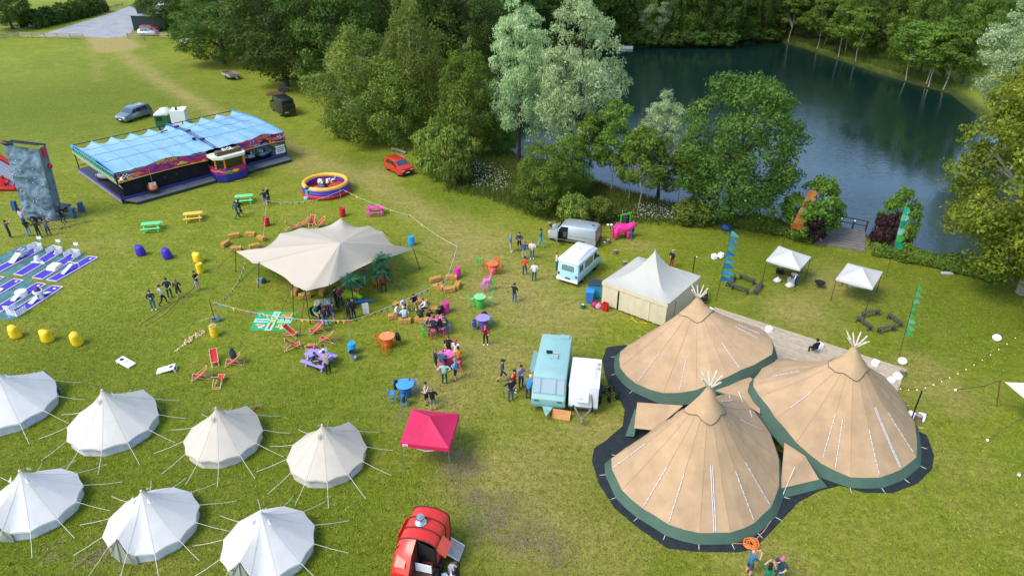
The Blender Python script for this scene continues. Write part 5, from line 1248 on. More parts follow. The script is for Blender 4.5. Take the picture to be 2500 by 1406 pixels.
# ================================================================ climbing wall, slide, barriers
def climbing_wall():
    p=G(112,530);h=Hof(112,530,352);T=thing('climbing_wall','tall grey rock climbing wall on a trailer at the left edge','climbing wall',p,rad(-4))
    T.rotation_euler.y=rad(5.5);RK=M('#6f8694',.8,var=.35,scale=1.5,bmp=.8,bscale=6);w=3.3
    from mathutils import noise as mn
    K,J=60,22;rows=[]
    for i in range(K+1):
        z=h*i/K;row=[]
        for j in range(J+1):
            f=j/J;x=(-w/2+w*f)*(1+.02*math.sin(z));base=-.75-.35*math.sin(math.pi*min(1,z/h*1.1))*0
            q=Vector((x*.9,0,z*.9));dsp=.28*abs(mn.noise(q*1.1))+.35*mn.noise(q*.55+Vector((3,1,0)))+.12*mn.noise(q*3.0)
            ledge=.22*(1-abs(((z*.55+.3*math.sin(x))%1)*2-1));e=math.sin(math.pi*f)**.35
            row.append((x,base-(dsp+ledge)*e,z+.02))
        rows.append(row)
    MB().grid(rows).build('rock_face',RK,T,60)
    fr_=M('#39424a',.5,.5)
    for s_ in(-1,1):
        MB().grid([[(s_*w/2,rows[i][0 if s_<0 else J][1],h*i/K)for i in range(0,K+1,4)],[(s_*w/2*.96,.25,h*i/K)for i in range(0,K+1,4)]]).build('side_face',RK,T,60)
        MB().bar((s_*w/2*.98,.3,0),(s_*w/2*.98,.3,h),.12).build('mast_rail',M('#9aa3a8',.5,.5),T)
    MB().bar((-w/2,.3,h+.1),(w/2,.3,h+.1),.15).build('top_beam',fr_,T);MB().bar((-w/2,-.6,h+.35),(w/2,-.6,h+.35),.10).build('top_beam',fr_,T)
    for k in range(7):
        x0=-w/2+w*k/7;MB().tube([(x0,.3,h+.1),(x0+w/7,-.6,h+.35)],.04,4).build('top_brace',REDP if k%2 else fr_,T)
    for s_ in(-1,1):MB().box((s_*(w/2+.02),-.1,h*.93),(.12,.5,.9)).build('red_panel',REDP,T)
    MB().ell((w/2+.1,.1,h*.74),(.22,.22,.28)).build('red_auto_belay',REDP,T);MB().ell((-w/2-.1,-.5,h+.15),(.5,.25,.22)).build('wrapped_rope',M('#6d5f45',.9,var=.3),T)
    for s_,yy in((-1,.2),(1,.2),(1,1.6),(-1,1.6)):
        MB().bar((s_*w*.4,yy,.55),(s_*(w/2+1.5),yy,.55),.10).build('outrigger',M('#8e979b',.4,.6),T);MB().tube([(s_*(w/2+1.5),yy,0),(s_*(w/2+1.5),yy,1.0)],.06,6).build('jack_leg',M('#8e979b',.4,.6),T)
        MB().box((s_*(w/2+1.3),yy-.3,.9),(.4,.35,1.0)).build('foam_pad',M('#2f567a',.8),T)
    MB().box((0,.9,.55),(w*.8,2.6,.18)).build('trailer_bed',fr_,T);wheels(T,(-.3,.4),w*.42,.3,.2)
    for k in range(60):
        r=random.Random(k);i,j=r.randrange(3,K-3),r.randrange(2,J-2);q=rows[i][j]
        MB().ell((q[0],q[1]-.03,q[2]),(.07,.06,.06),6,4).build('hold',M(r.choice(['#93a4b0','#c7ccd0','#5e7483']),.7),T)
climbing_wall()
def slide():
    p=G(14,452);T=thing('inflatable_slide','red and grey inflatable slide cut by the left edge','inflatable',p,rad(0));GRY=M('#9aa3ac',.5,var=.1);RD=M('#c2222e',.5,var=.1)
    def tube(name,pts,r,m):MB().tube([(x,y,z)for x,y,z in pts],r,10).build(name,m,T,60)
    tube('base_tube',[(-4.5,-1.6,.28),(2.2,-1.6,.28),(2.4,0.4,.28),(2.3,2.0,.28)],.34,RD)
    for k in range(6):tube('slide_tube',[(1.9-.0,-1.2+k*.5,.5),(.4,-1.2+k*.5,1.3),(-1.4,-1.2+k*.5,2.6),(-3.2,-1.2+k*.5,4.0)],.28,GRY)
    for y in(-1.45,1.9):tube('side_tube',[(1.6,y,.9),(.2,y,1.7),(-1.5,y,3.0),(-3.2,y,4.4)],.30,RD)
    tube('top_tube',[(1.0,1.6,2.6),(1.4,2.2,2.6)],.4,RD);MB().box((1.0,-1.6,1.0),(.5,.3,1.4)).build('side_post',RD,T)
slide()
def barrier(label,a,b_):
    A,B=G(*a),G(*b_);L=(B-A).length;T=thing('crowd_barrier',label,'barrier',A,heading(A,B),'crowd barriers');m=M('#55656a',.5,.6)
    MB().tube([(0,0,.1),(0,0,.98),(.08,0,1.06),(L-.08,0,1.06),(L,0,.98),(L,0,.1),(.0,0,.1)],.024,6).build('frame',m,T)
    n=int(L/.13)
    for k in range(1,n):MB().tube([(L*k/n,0,.12),(L*k/n,0,1.05)],.009,4).build('bar',m,T)
    for x in(.3,L-.3):MB().box((x,0,.05),(.06,.6,.05)).build('foot',m,T)
barrier('grey crowd barrier directly beside the climbing wall group',(104,566),(160,557));barrier('grey crowd barrier reaching furthest right from the climbing wall',(162,557),(217,541))

# ================================================================ mechanical bull
def bull():
    p=G(798,468);T=thing('bull_ride_ring','round purple and yellow inflatable ring of the rodeo bull','inflatable',p,0);R=2.35
    def ring(name,r,rr,z,m,a0=0,a1=2*math.pi):
        n=40;pts=[(r*math.cos(a0+(a1-a0)*i/n),r*math.sin(a0+(a1-a0)*i/n),z)for i in range(n+1)];MB().tube(pts,rr,10).build(name,m,T,60)
    V=M('#4a37a8',.45,var=.1);g0,g1=rad(240),rad(240+345)
    ring('base_tube',R,.30,.28,REDP);ring('wall_tube',R-.02,.27,.62,V,g0,g1);ring('wall_tube',R-.04,.25,.88,V,g0,g1);ring('top_tube',R-.06,.24,1.10,M('#e8b23c',.45,var=.08),g0,g1)
    MB().lathe([(0,.1),(R*.5,.22),(R*.9,.35),(R,.2)],36).build('bed',M('#d0452a',.5,var=.15),T,50)
    for k in range(6):
        a=k*math.pi/3;MB().lathe([(0,0),(.5,.05),(.45,.12),(0,.16)],10,(R*.55*math.cos(a),R*.55*math.sin(a),.25)).build('bed_pillow',M(['#d5d1c2','#d0452a','#3c74c8'][k%3],.5),T,50)
    MB().box((R*math.cos(rad(232)),R*math.sin(rad(232)),.55),(.5,.4,.8),rz=rad(232)).build('entrance',M('#3aa9a0',.5),T);MB().box((R*1.1*math.cos(rad(232)),R*1.1*math.sin(rad(232)),.15),(.6,.5,.25),rz=rad(232)).build('step',M('#8fc6e8',.5),T)
    B=thing('rodeo_bull','brown and white mechanical bull in the middle of the ring','animal figure',p+Vector((0,0,.3)),rad(-8))
    MB().lathe([(.35,0),(.35,.15),(.12,.2),(.12,.5)],12).build('pedestal',BLK,B)
    rows=[]
    for x,ry,rz_,zc in((-.85,.12,.16,.85),(-.75,.30,.30,.84),(-.45,.36,.36,.82),(0,.33,.34,.82),(.4,.36,.38,.88),(.7,.28,.32,.98),(.85,.2,.24,1.06),(.98,.16,.19,1.08),(1.15,.13,.14,1.0),(1.25,.09,.09,.95)):
        rows.append([(x,ry*math.cos(2*math.pi*j/14),zc+rz_*math.sin(2*math.pi*j/14))for j in range(14)])
    bm,t,b=nodes('bull_hide');tc=N(t,'ShaderNodeTexCoord');n_=noise(t,tc.outputs['Object'],2.4,2,.4,.3);t.links.new(mixc(t,ramp(t,n_,(.49,0),(.52,1)),lin('#7a4a2c'),lin('#d8d2c6')),b.inputs['Base Color']);b.inputs['Roughness'].default_value=.8
    MB().rings(rows).build('body',bm,B,60)
    for s_ in(-1,1):
        MB().tube([(1.0,s_*.14,1.2),(1.0,s_*.34,1.28),(1.08,s_*.42,1.45)],[.05,.04,.01],6).build('horn',M('#e5e0d2',.5),B);MB().ell((.95,s_*.24,1.14),(.04,.12,.05)).build('ear',bm,B)
    MB().ell((1.12,0,1.02),(.2,.15,.16)).build('muzzle',M('#3b2f2a',.7),B);MB().lathe([(.38,-.12),(.42,0),(.38,.12)],14,caps=False).build('saddle',M('#4a3022',.6),B).matrix_local=Matrix.Translation((-.05,0,.84))@Matrix.Rotation(math.pi/2,4,'Y')
    MB().tube([(-.85,0,.95),(-1.0,.05,.8),(-1.02,.08,.5)],[.03,.025,.05],6).build('tail',bm,B)
bull()

# ================================================================ crazy golf
FELT=M('#4434b4',.85,var=.08,scale=3);TARP=M('#48797c',.45,var=.35,scale=1.5,bmp=.9,bscale=4);EDGE=M('#e6cdbb',.6);WP=M('#eceef2',.5,var=.05)
tp=[(-60,672),(-20,635),(58,598),(104,608),(152,616),(197,624),(222,626),(240,632),(140,690),(105,685),(60,676),(0,668)]
tag(MB().prism([G(*q)[:2]for q in tp],.004,.02).build('green_tarpaulin',TARP,None,0),'creased green tarpaulin under the upper golf lanes','tarpaulin')
tp2=[(-60,700),(-20,676),(60,680),(86,690),(130,697),(157,703),(40,778),(20,782),(-40,770)]
tag(MB().prism([G(*q)[:2]for q in tp2],.004,.02).build('green_tarpaulin',TARP,None,0),'creased green tarpaulin under the lower golf lanes','tarpaulin')
def lane(label,far,near):
    q=[G(*far[0]),G(*far[1]),G(*near[1]),G(*near[0])];c=(q[0]+q[1])/2;T=thing('golf_lane',label,'crazy golf lane',c,0,'crazy golf lanes');q=[v-c for v in q]
    MB().prism([(v.x,v.y)for v in q],.025,.05).build('felt',FELT,T,0)
    for i in range(4):
        a,b_=q[i],q[(i+1)%4];MB().bar((a.x,a.y,.06),(b_.x,b_.y,.06),.07,.08).build('edge_rail',EDGE,T)
    m_=(q[0]+q[1])/2;e=(q[2]+q[3])/2;f=m_.lerp(e,.08);MB().lathe([(.0,.052),(.11,.052),(.11,.056),(0,.056)],12,(f.x,f.y,0)).build('hole_disc',WHITE,T)
    return T,c,q
def picket(T,c,q,n=7):
    """white fence round the end of a lane"""
    a,b_=q[0],q[1];back=(a-q[3]).normalized()*.35;path=[a-back*2.2,a+back*.5,b_+back*.5,b_-back*2.2]
    for s0,s1 in zip(path[:-1],path[1:]):
        k=max(4,int((s1-s0).length/.14))
        for i in range(k):v=s0.lerp(s1,(i+.5)/k);MB().box((v.x,v.y,.30),(.09,.03,.52),rz=math.atan2((s1-s0).y,(s1-s0).x)).build('picket',WP,T)
        for z in(.18,.42):MB().bar((s0.x,s0.y,z),(s1.x,s1.y,z),.03).build('fence_rail',WP,T)
    m_=(a+b_)/2+back*1.2;MB().tube([(m_.x,m_.y,0),(m_.x,m_.y,.9)],.02,5).build('sign_post',WP,T);MB().box((m_.x,m_.y,.95),(.42,.03,.28)).build('sign',WP,T)
LN=[('golf lane with a white loop tunnel, topmost of the upper lanes',[(86,605),(103,611)],[(-22,664),(-4,668)],1),('golf lane with a round white head obstacle',[(130.6,613),(152,618)],[(34.6,671),(57,674.6)],1),
      ('golf lane with a low white ramp obstacle',[(173.6,621.5),(195.5,625)],[(79,679),(105,683)],1),('golf lane with a white arched jump and no fence',[(217.7,627),(239.4,630)],[(114.7,685),(139,688)],0),
      ('golf lane at the left edge of the lower set',[(-12,676),(12,678)],[(-80,712),(-60,716)],0),('lower golf lane with a small white mark',[(35,682),(58,686)],[(-50,732),(-30,738)],0),
      ('lower golf lane with a white drum obstacle',[(91,692),(113,695)],[(-18,757),(4,762)],0),('lower golf lane with a purple roofed tower',[(128,699),(154,702)],[(22,766),(48,772)],0)]
LANES=[lane(*l[:3])for l in LN]
for l,(T,c,q)in zip(LN,LANES):
    if l[3]:picket(T,c,q)
T,c,q=LANES[7];picket(T,c,[q[3],q[2],q[1],q[0]])
def obst(k,f):
    T,c,q=LANES[k];a=(q[0]+q[1])/2;b_=(q[2]+q[3])/2;v=a.lerp(b_,f);d=(a-b_);return T,v,math.atan2(d.y,d.x)
def setm(o,v,rz,z=.05):o.location=(v.x,v.y,z);o.rotation_euler.z=rz;return o
T,v,rz=obst(0,.42)
setm(MB().slab([(-1.0,-.28,0),(0,-.28,.5),(0,.28,.5),(-1.0,.28,0)],.06).build('ramp',WP,T),v,rz)
rows=[[(.38*math.cos(a),w_,.45+.38*math.sin(a))for a in[2*math.pi*j/24 for j in range(25)]]for w_ in(-.22,.22)]
setm(MB().grid(rows).build('loop',WP,T,60),v+Vector((.25*math.cos(rz),.25*math.sin(rz),0)),rz+rad(90))
for j in range(10):a=2*math.pi*j/10;setm(MB().box((.40*math.cos(a),0,.45+.40*math.sin(a)),(.07,.40,.07)).build('loop_rib',M('#7f7a9a',.6),T),v+Vector((.25*math.cos(rz),.25*math.sin(rz),0)),rz+rad(90))
T,v,rz=obst(1,.5);setm(MB().ell((0,0,.42),(.24,.24,.26)).build('head',WP,T),v,rz);setm(MB().slab([(-.1,-.75,.02),(.25,-.2,.14),(.25,.2,.14),(-.1,.75,.02)],.05).build('wing_ramp',WP,T,0),v,rz);setm(MB().lathe([(.12,.62),(.2,.66),(.1,.72)],10).build('hat',M('#cfd2dc',.5),T),v,rz)
T,v,rz=obst(2,.55);setm(MB().vbody([(-.6,0),(-.35,.25),(.35,.30),(.6,0)],lambda z:.42,.03).build('ramp',WP,T,30),v,rz);setm(MB().box((.1,0,.3),(.04,.8,.04)).build('ramp_bar',M('#b7bac4',.5),T),v,rz)
T,v,rz=obst(3,.55);setm(MB().slab([(-.9,-.16,.02),(.2,-.16,.42),(.2,.16,.42),(-.9,.16,.02)],.06).build('jump_ramp',WP,T,0),v,rz);setm(MB().tube([(.4,-.55,0),(.4,-.55,.5),(.4,.55,.5),(.4,.55,0)],.03,6).build('hoop',WP,T),v,rz)
T,v,rz=obst(5,.55);setm(MB().slab([(-.25,-.2,.02),(.25,-.2,.1),(.25,.2,.1),(-.25,.2,.02)],.03).build('marker',WP,T,0),v,rz)
T,v,rz=obst(6,.45);setm(MB().lathe([(.42,0),(.44,.1),(.44,.38),(.40,.42),(.0,.42)],20).build('drum',WP,T),v,rz);setm(MB().slab([(-.95,-.2,.01),(-.35,-.2,.2),(-.35,.2,.2),(-.95,.2,.01)],.04).build('drum_ramp',WP,T,0),v,rz)
T,v,rz=obst(7,.42);setm(MB().lathe([(.30,0),(.26,.5),(.36,.52),(.36,.66),(.0,.66)],18).build('tower',WP,T),v,rz)
setm(MB().lathe([(.26,.66),(.20,.85),(.08,.98),(0,1.0)],16).build('tower_roof',M('#4a2a66',.6),T),v,rz)
for s_ in(-1,1):setm(MB().slab([(s_*1.0,-.2,.01),(s_*.28,-.2,.2),(s_*.28,.2,.2),(s_*1.0,.2,.01)],.04).build('tower_ramp',WP,T,0),v,rz)
for k in range(4):a=k*math.pi/2+.5;setm(MB().box((.285*math.cos(a),.285*math.sin(a),.28),(.02,.14,.2),rz=a).build('tower_window',M('#5a5f78',.5),T),v,rz)
# ================================================================ furniture on the lawn
def paint(c):return M(c,.5,var=.06)
# picnic tables
def picnic_table(label,px,py,rz,col,s=1.0):
    T=thing('picnic_table',label,'picnic table',G(px,py),rad(rz),'painted picnic tables',s);m=paint(col)
    for k in range(5):MB().box((0,-.28+k*.14,.74),(1.75,.13,.04)).build('top_plank',m,T)
    for s_ in(-1,1):
        for k in range(2):MB().box((0,s_*(.66+k*.14-.07),.45),(1.75,.13,.04)).build('seat_plank',m,T)
        x=s_*.62
        for q in(-1,1):MB().bar((x,q*.2,.72),(x,q*.62,.0),.05,.10,up=(1,0,0)).build('leg',m,T)
        MB().box((x+.05,0,.40),(.045,1.55,.09)).build('cross_bar',m,T);MB().bar((x,0,.40),(0,0,.72),.05).build('brace',m,T)
    return T
picnic_table('mint green picnic table nearest the climbing wall',373,562,12,'#6fdc86')
picnic_table('yellow picnic table between the two green ones',474,537,15,'#eec24c')
picnic_table('mint green picnic table below the dodgem pay box',598,494,14,'#7be08e')
picnic_table('bright pink picnic table behind the stretch tent',918,523,2,'#d9479c')
picnic_table('lilac picnic table with three people at it',781,889,-26,'#a58fe0',1.1)
# oil drums
def drum(label,px,py,col,lid=None,name='oil_drum'):
    T=thing(name,label,'barrel',G(px,py),px*.1,'painted oil drums');m=paint(col);r=.29
    MB().lathe([(r*.97,0),(r,.03),(r,.28),(r+.018,.30),(r,.32),(r,.58),(r+.018,.60),(r,.62),(r,.86),(r*.98,.88),(r*.9,.86),(0,.86)],22).build('shell',m,T,40)
    MB().lathe([(r*.97,.865),(r*1.02,.88),(r*.97,.895),(r*.93,.88)],22,caps=False).build('rim',paint(lid or col),T)
    MB().lathe([(.05,.86),(.05,.89),(0,.89)],8,(.13,.05,0)).build('bung',paint(lid or col),T);return T
drum('red oil drum left of the deckchairs, a bunting pole in it',652,551,'#c01826');drum('red oil drum behind the tip of the stretch tent',837,528,'#c01826')
drum('sky blue oil drum standing alone right of the stretch tent',1005,598,'#2a9fd6');drum('yellow oil drum beside the yellow beanbag',490,666,'#e4c31d')
drum('yellow oil drum filled with wooden blocks',525,820,'#e4c31d');drum('pink oil drum behind the ring of hay bales',1117,677,'#d0378f')
drum('pink oil drum with a bunting pole beside the seated group',1089,762,'#d0378f');drum('blue oil drum with a grey bin in front of it',861,862,'#2f9fd8')
# grey litter bin
T=thing('litter_bin','grey litter bin with a black liner in front of the blue drum','bin',G(864,878))
MB().lathe([(.2,0),(.27,.62),(.28,.66),(.24,.64),(.18,.3)],18).build('shell',M('#8a9390',.6,var=.1),T);MB().lathe([(.25,.60),(.30,.67),(.25,.70),(.19,.55)],16).build('liner',BLK,T);MB().box((.18,-.22,.4),(.16,.02,.2),rz=.7).build('notice',WHITE,T)
# bean bags
def bean(label,px,py,col,rz,k):
    T=thing('bean_bag',label,'beanbag',G(px,py),rad(rz),'bean bag chairs');rows=[];m=M(col,.55,var=.12,bmp=.5,bscale=6)
    for i,(rx,ry,z)in enumerate(((.22,.30,0),(.36,.42,.03),(.41,.45,.15),(.40,.44,.34),(.37,.43,.52),(.34,.42,.70),(.30,.40,.84),(.16,.30,.90))):
        row=[]
        for j in range(20):
            a=2*math.pi*j/20;row.append((rx*math.cos(a)*(1+.06*math.sin(3*a+i+k))-.10*z,ry*math.sin(a)*(1+.05*math.sin(2*a+i*.7+k)),z+(.10*abs(math.sin(a))*z if i>4 else 0)+.02*math.sin(5*a+i+k)))
        rows.append(row)
    MB().rings(rows).build('cushion',m,T,70)
    MB().tube([(r[0][0]+.005,r[0][1],r[0][2])for r in rows],.012,4).build('seam',M(col,.6),T)
    MB().tube([(-.09+.02*math.sin(q),-.30+.60*q/8,.91+.03*math.sin(q*1.3+k))for q in range(9)],.035,6).build('rolled_top',m,T)
bean('purple beanbag nearest the green picnic table',346,622,'#3a2db4',60,0);bean('purple beanbag halfway to the yellow drum',411,630,'#3a2db4',40,1);bean('yellow beanbag with a dark strap by the yellow drum',486,640,'#f0c928',60,2)
bean('tall yellow beanbag nearest the golf lanes',42,822,'#f2cb1e',50,3);bean('rounded yellow beanbag, middle of the three',119,832,'#f2cb1e',70,4);bean('slanted yellow beanbag, right of the three',192,840,'#f2cb1e',30,5)
# deckchairs
CANV=M('#d32a33',.7,var=.08,trans=.1);WOODL=M('#d9b886',.7,var=.15,scale=6)
def deckchair(label,px,py,rz):
    T=thing('deckchair',label,'deckchair',G(px,py),rad(rz),'red deckchairs',.86);w=.28
    # frame: long rails from the foot in front up to the headrest, second frame crossing it, prop at the back
    for s_ in(-1,1):
        MB().bar((.62,s_*w,.03),(-.62,s_*w,1.02),.045,.03).build('back_rail',WOODL,T)
        MB().bar((-.62,s_*(w-.05),.03),(.52,s_*(w-.05),.42),.045,.03).build('seat_rail',WOODL,T)
        MB().bar((-.18,s_*(w+.03),.66),(-.80,s_*(w+.03),.03),.04,.03).build('prop',WOODL,T)
        MB().bar((.50,s_*(w-.05),.42),(.66,s_*(w-.05),.03),.04,.03).build('front_leg',WOODL,T)
    for p_ in((.62,.03),(-.62,1.02),(-.62,.03),(.52,.42),(-.80,.03)):MB().bar((p_[0],-w-.03,p_[1]),(p_[0],w+.03,p_[1]),.04).build('cross_bar',WOODL,T)
    pts=[]
    for i in range(13):u=i/12;pts.append(((1-u)**2*-.62+2*u*(1-u)*.02+u*u*.52,(1-u)**2*1.02+2*u*(1-u)*.02+u*u*.43))
    MB().grid([[(x,-w+.03,z)for x,z in pts],[(x,w-.03,z)for x,z in pts]]).build('sling',CANV,T,60)
for a in(('deckchair facing away behind the stretch tent, leftmost red one',742,553,200),('deckchair facing the tent, middle of the trio behind it',763,550,265),('deckchair tilted right in the trio behind the tent',783,553,215),('deckchair half hidden by the back edge of the stretch tent',714,560,20),
          ('deckchair touching the corner of the board game mat',713,820,-20),('deckchair under the middle of the bunting',773,812,205),('deckchair on the right of the front circle of red chairs',799,834,170),('deckchair on the left of the front circle of red chairs',718,850,20),('deckchair seen from behind, nearest in the front circle',760,858,95),
          ('deckchair facing us beside the trail of wooden blocks',526,886,292),('deckchair with a jacket hung over it',571,890,190),('deckchair nearest the cornhole boards',490,925,195),('deckchair seen from behind with blossom on it',538,934,88)):deckchair(*a)
T=thing('hung_jacket','dark teal jacket hanging on a deckchair','jacket',G(573,884));MB().rings([[(.16*q*math.cos(a)*1.1,.10*q*math.sin(a),z)for a in[2*math.pi*j/10 for j in range(10)]]for q,z in((1.2,.35),(1.5,.6),(1.3,.9),(.6,1.12))]).build('cloth',M('#1d3b40',.9),T,70);MB().ell((0,0,1.12),(.12,.1,.12)).build('hood',M('#1d3b40',.9),T)
for k,(px,py)in enumerate(((744,848),(774,842))):
    c_=tag(MB().lathe([(.03,0),(.04,.12),(.035,.12),(.028,.01)],10).build('paper_cup',WHITE,None),['white paper cup left of the nearest deckchair','white paper cup right of the nearest deckchair'][k],'cup');c_.location=G(px,py)
# hay bales
HAY=M('#c99a4e',.95,var=.35,scale=9,bmp=1.0,bscale=30)
def bale(label,px,py,rz,k,sz=(.95,.46,.42),grp='hay bales'):
    T=thing('hay_bale',label,'hay bale',G(px,py),rad(rz),grp);r=random.Random(k);sx,sy,sz_=sz
    rows=[];n=10
    for i in range(n+1):
        x=-sx/2+sx*i/n;q=1-(.10 if i in(0,n)else 0);row=[]
        for j in range(20):
            a=2*math.pi*j/20;cy=math.copysign(min(1,abs(math.cos(a))*1.35),math.cos(a));cz=math.copysign(min(1,abs(math.sin(a))*1.35),math.sin(a))
            row.append((x+r.uniform(-.025,.025),sy/2*cy*q+r.uniform(-.022,.022),sz_/2+sz_/2*cz*q+r.uniform(-.022,.022)))
        rows.append(row)
    MB().rings(rows).build('straw',HAY,T,0)
    for s_ in(-1,1):x=s_*sx*.22;MB().tube([(x,sy/2+.02,.02),(x,sy/2+.02,sz_+.01),(x,-sy/2-.02,sz_+.01),(x,-sy/2-.02,.02)],.008,4).build('twine',M('#b4783c',.8),T)
    st=MB()
    for q in range(46):
        a=(r.uniform(-sx/2,sx/2),r.choice([-1,1])*sy/2*r.uniform(.5,1.08),r.uniform(.02,sz_+.02));st.tube([a,(a[0]+r.uniform(-.09,.09),a[1]+r.uniform(-.09,.09),max(.01,a[2]+r.uniform(-.06,.05)))],.006,3)
    struct(st.build('loose_straw',M('#cf9f52',.9),T),'stuff')
for k,a in enumerate((('hay bale at the top left of the left ring of bales',573,580,20),('hay bale at the top of the left ring, right of another',613,576,-10),('hay bale upright end on, at the foot of the bunting rope',639,586,-35),('short hay bale at the far left of the left ring',551,600,70),('hay bale beside the tip of the tent pole',578,612,8),('hay bale touching the stretch tent edge',622,606,28),
                       ('hay bale at the back left of the empty right ring',1063,687,25),('hay bale tipped over at the left of the empty right ring',1072,706,-30),('hay bale in front of the pink drum',1103,682,-8),('hay bale end on at the right of the empty right ring',1117,702,80),('hay bale nearest us in the empty right ring',1097,712,12),
                       ('hay bale under the man in white nearest the tent',964,777,10),('hay bale at the back left of the seated group',976,750,-15),('hay bale nearest us in the seated group',989,788,0),('hay bale under the man in dark shorts',1030,742,-25),('hay bale under the person in the white shirt',1053,762,5),('hay bale behind the pink table sitters',1028,786,-15),
                       ('hay bale standing on end at the front corner under the tent',722,716,85),('hay bale under the front edge of the tent',745,727,15),('hay bale deeper under the tent by the keg counter',789,716,80))):
    bale(*a,k)
# barrel tables and bar stools
def barrel_table(label,px,py,col,top=None,r=.47):
    T=thing('barrel_table',label,'table',G(px,py),0,'barrel tables');m=paint(col)
    MB().lathe([(.27,0),(.33,.1),(.36,.45),(.33,.8),(.29,.96)],22).build('barrel',m,T,50)
    for z in(.14,.36,.6,.82):MB().lathe([(.345 if .2<z<.8 else .335,z-.02),(.375 if .2<z<.8 else .35,z),(.345 if .2<z<.8 else .335,z+.02)],22,caps=False).build('hoop',m,T)
    MB().lathe([(0,.96),(r,.96),(r+.01,.98),(r,1.0),(0,1.0)],26).build('top',paint(top or col),T,40);return T
def stool(label,px,py,rz,col,back=True):
    T=thing('bar_stool',label,'stool',G(px,py),rad(rz),'painted metal bar stools');m=paint(col)
    MB().box((0,0,.73),(.34,.34,.035)).build('seat',m,T)
    for sx in(-1,1):
        for sy in(-1,1):MB().tube([(sx*.14,sy*.14,.72),(sx*.21,sy*.21,0)],[.02,.016],6).build('leg',m,T)
        MB().bar((sx*.18,-.18,.26),(sx*.18,.18,.26),.022).build('rung',m,T);MB().bar((-.18,sx*.18,.26),(.18,sx*.18,.26),.022).build('rung',m,T)
    if back:
        MB().tube([(-.16,-.15,.73),(-.20,-.16,.98),(-.22,-.09,1.08),(-.22,.09,1.08),(-.20,.16,.98),(-.16,.15,.73)],.016,6).build('back_frame',m,T);MB().box((-.195,0,.90),(.015,.11,.34),ry=-.12).build('back_splat',m,T)
OR,GN,PK,BL,VI='#e06a1e','#47c04a','#e0418f','#3f97d6','#7b63c9'
barrel_table('orange barrel table behind the pink giraffe',1203,668,OR,'#e8713a');stool('orange stool left of the orange table behind the giraffe',1185,662,0,OR);stool('orange stool at the back of the orange table behind the giraffe',1212,654,260,OR);stool('orange stool right of the orange table behind the giraffe',1219,668,190,OR);stool('lime green stool beside the orange table',1169,651,10,GN)
barrel_table('lime green barrel table with cups on it',1172,750,'#3fae42','#86d886');stool('lime green stool left of the green table',1151,748,0,'#5fd070');stool('lime green stool right of the green table',1196,746,180,'#5fd070')
barrel_table('violet barrel table with jackets on its stools',1180,802,'#5a4599','#9c8ade',.52);stool('violet stool under a blue jacket',1158,804,0,'#7d86b8',False);stool('violet stool right of the violet table',1196,794,180,'#7d7fc0',False)
barrel_table('pink barrel table with six people round it',1067,806,'#c93782','#f06aa8',.55);stool('green stool under the man in grey',1036,822,20,'#52cc58');stool('pink stool under the man in the dark shirt, nearest us',1058,826,95,'#c9517c',False);stool('pink stool under the sitter turned left',1081,821,160,'#c9517c',False);stool('slate blue stool under the man in the dark green shirt',1095,811,175,'#6a83b0',False)
barrel_table('orange barrel table with three orange stools',948,847,'#c8611c','#f08a4e',.55);stool('orange stool left of the front orange table',926,843,0,OR);stool('orange stool with a black jacket at the front orange table',970,840,185,OR);stool('orange stool nearest us at the front orange table',940,864,80,OR)
barrel_table('pink barrel table in the standing crowd',1090,892,'#c93782','#f268ae',.55);stool('pink stool left of the crowded pink table',1077,910,40,'#d95a7e',False);stool('pink stool right of the crowded pink table',1119,904,170,'#d9527e',False)
barrel_table('blue barrel table with four blue stools',991,966,'#2568a8','#4d98e0',.58);stool('blue stool with a black coat at the blue table',971,962,-30,BL);stool('blue stool right behind the blue table',1010,958,205,BL);stool('blue stool at the left of the blue table',958,981,10,BL);stool('blue stool nearest us with a dark coat',988,990,85,BL)
def coat(label,px,py,z,c,sx=.2):
    T=thing('draped_coat',label,'coat',G(px,py),px);rows=[]
    for q,zz in((1.25,-.48),(1.15,-.2),(1.0,.0),(.55,.08)):rows.append([(sx*q*math.cos(a)*(1+.12*math.sin(4*a)),sx*.62*q*math.sin(a)*(1+.1*math.sin(3*a)),z+zz+.03*math.sin(5*a))for a in[2*math.pi*j/14 for j in range(14)]])
    MB().rings(rows).build('cloth',M(c,.9,var=.2),T,70);MB().tube([(sx,0,z-.05),(sx*1.2,.05,z-.3),(sx*1.15,.05,z-.55)],[.07,.06,.05],7).build('sleeve',M(c,.9,var=.2),T)
coat('black coat on an orange stool',973,842,1.0,'#17181c');coat('black and white coat on a blue stool',969,962,1.02,'#15181f');coat('dark coat on the nearest blue stool',988,990,.92,'#1c2c3c');coat('blue denim jacket on a violet stool',1158,804,.8,'#2f4674');coat('black coat on the violet table',1184,790,1.0,'#17181c',.22);coat('black coat over the pink drum',1079,768,.72,'#141518')
def cup(px,py,z,lb,c='#f2f2ee'):
    o=tag(MB().lathe([(.03,0),(.042,.13),(.036,.13),(.026,.01)],8).build('paper_cup',M(c,.6,var=0),None),lb,'cup');o.location=Vector(G(px,py))+Vector((0,0,z))
for k,(px,py,lb)in enumerate(((1166,746,'white cup on the green table, left one'),(1177,747,'white cup on the green table, right one'),(951,842,'white cup on the front orange table'),(1060,802,'white cup among drinks on the pink table, left'),(1075,806,'white cup among drinks on the pink table, right'),(1086,886,'white cup on the crowded pink table, left'),(1094,890,'white cup on the crowded pink table, middle'),(1098,886,'white cup on the crowded pink table, back'))):cup(px,py,1.0,lb)
cup(1010-8,958,1.0,'dark cup on the blue table edge','#20303a')

